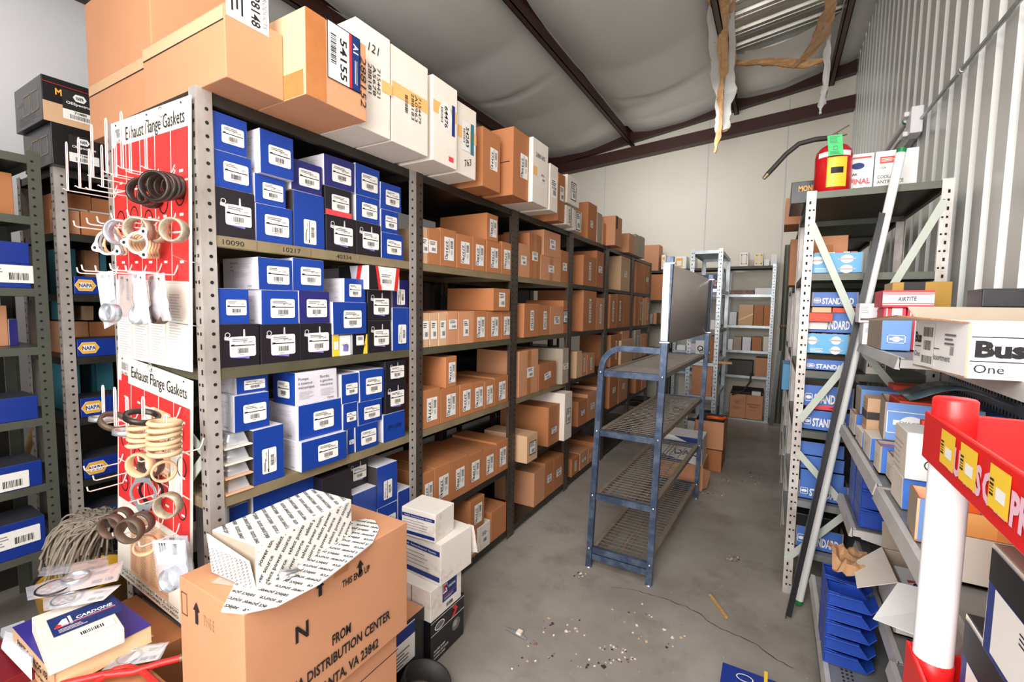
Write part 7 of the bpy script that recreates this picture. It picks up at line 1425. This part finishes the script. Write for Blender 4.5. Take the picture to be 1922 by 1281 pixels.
# ================================================================ litter on the floor
b = MB(); p, q = at(1336, 1122, z=.008), at(1364, 1160, z=.008); b.beam(p, q, .012, .010, 'wood'); b.beam(p + Vector((.012, -.012, 0)), p + Vector((-.012, .012, .004)), .009, .008, 'wood'); tag(b.build('wooden_stick'), 'short wooden stick lying on the concrete in the aisle', 'stick')
b = MB()
for k in range(4): b.tube([at(945 + 4 * k, 1178 + 2 * k, z=.005 + .002 * k), at(965 + 2 * k, 1184 + 3 * k, z=.008), at(988, 1198 + k, z=.006)], .0022, 'galv', 6)
tag(b.build('wire_scrap'), 'bent wire scrap with white tape on the aisle floor', 'wire'); o = COL.objects['wire_scrap']; b = MB(); c = at(975, 1188, z=.012); b.box(c.x - .012, c.x + .012, c.y - .012, c.y + .014, .006, .018, 'card_white'); b.build('tape_wad', o)
b = MB(); r = random.Random(9)
spots = [(1150, 1220, 40, 8), (1170, 1240, 30, 6), (1120, 1250, 40, 8), (1090, 1080, 12, 4), (1250, 1200, 60, 20), (1050, 1180, 50, 20), (1340, 930, 30, 10), (1380, 1050, 20, 6), (1000, 1230, 60, 30), (1180, 1150, 80, 40), (1360, 905, 30, 8), (1420, 900, 10, 14)]
for u, v, su, sv in spots:
    for k in range(16):
        p = at(u + r.gauss(0, su * .5), v + r.gauss(0, sv * .5), z=.0); s = r.uniform(.002, .007) * (1 if k else 1.8); a = r.uniform(0, 6)
        if p.x > QX0 - .02 and p.y > 2.6 or p.x < -1.0 and p.y < 1.9: continue
        pts = [(p.x + s * math.cos(a + t) * r.uniform(.6, 1.4), p.y + s * math.sin(a + t) * r.uniform(.6, 1.4)) for t in (0, 1.5, 3, 4.6)]; m = r.choice(('card_white', 'card_white', 'rust', 'ring_tan', 'charcoal')); h = s * .5
        b.hexa([(x, y, .0003) for x, y in pts] + [(x * .98 + p.x * .02, y * .98 + p.y * .02, h) for x, y in pts], m)
o = b.build('floor_debris'); tag(o, 'scattered chips and crumbs of dirt on the concrete aisle', 'debris', kind='stuff')
b = MB(); pts = [at(u, v, z=.0006) for u, v in ((1150, 1102), (1195, 1108), (1222, 1118), (1258, 1128), (1290, 1140), (1320, 1158), (1345, 1178), (1380, 1192), (1420, 1210), (1460, 1240), (1500, 1262))]
fine = []
for i in range(len(pts) - 1):
    for k in range(4): fine.append(pts[i].lerp(pts[i + 1], k / 4) + Vector((r.uniform(-.006, .006), r.uniform(-.006, .006), 0)))
vs = []
for i, p in enumerate(fine): w_ = r.uniform(.0008, .0024); vs += [p + Vector((w_, w_, 0)), p - Vector((w_, w_, 0))]
b.add(vs, [(2 * i, 2 * i + 1, 2 * i + 3, 2 * i + 2) for i in range(len(fine) - 1)], 'charcoal'); o = b.build('floor_crack'); o['kind'] = 'structure'
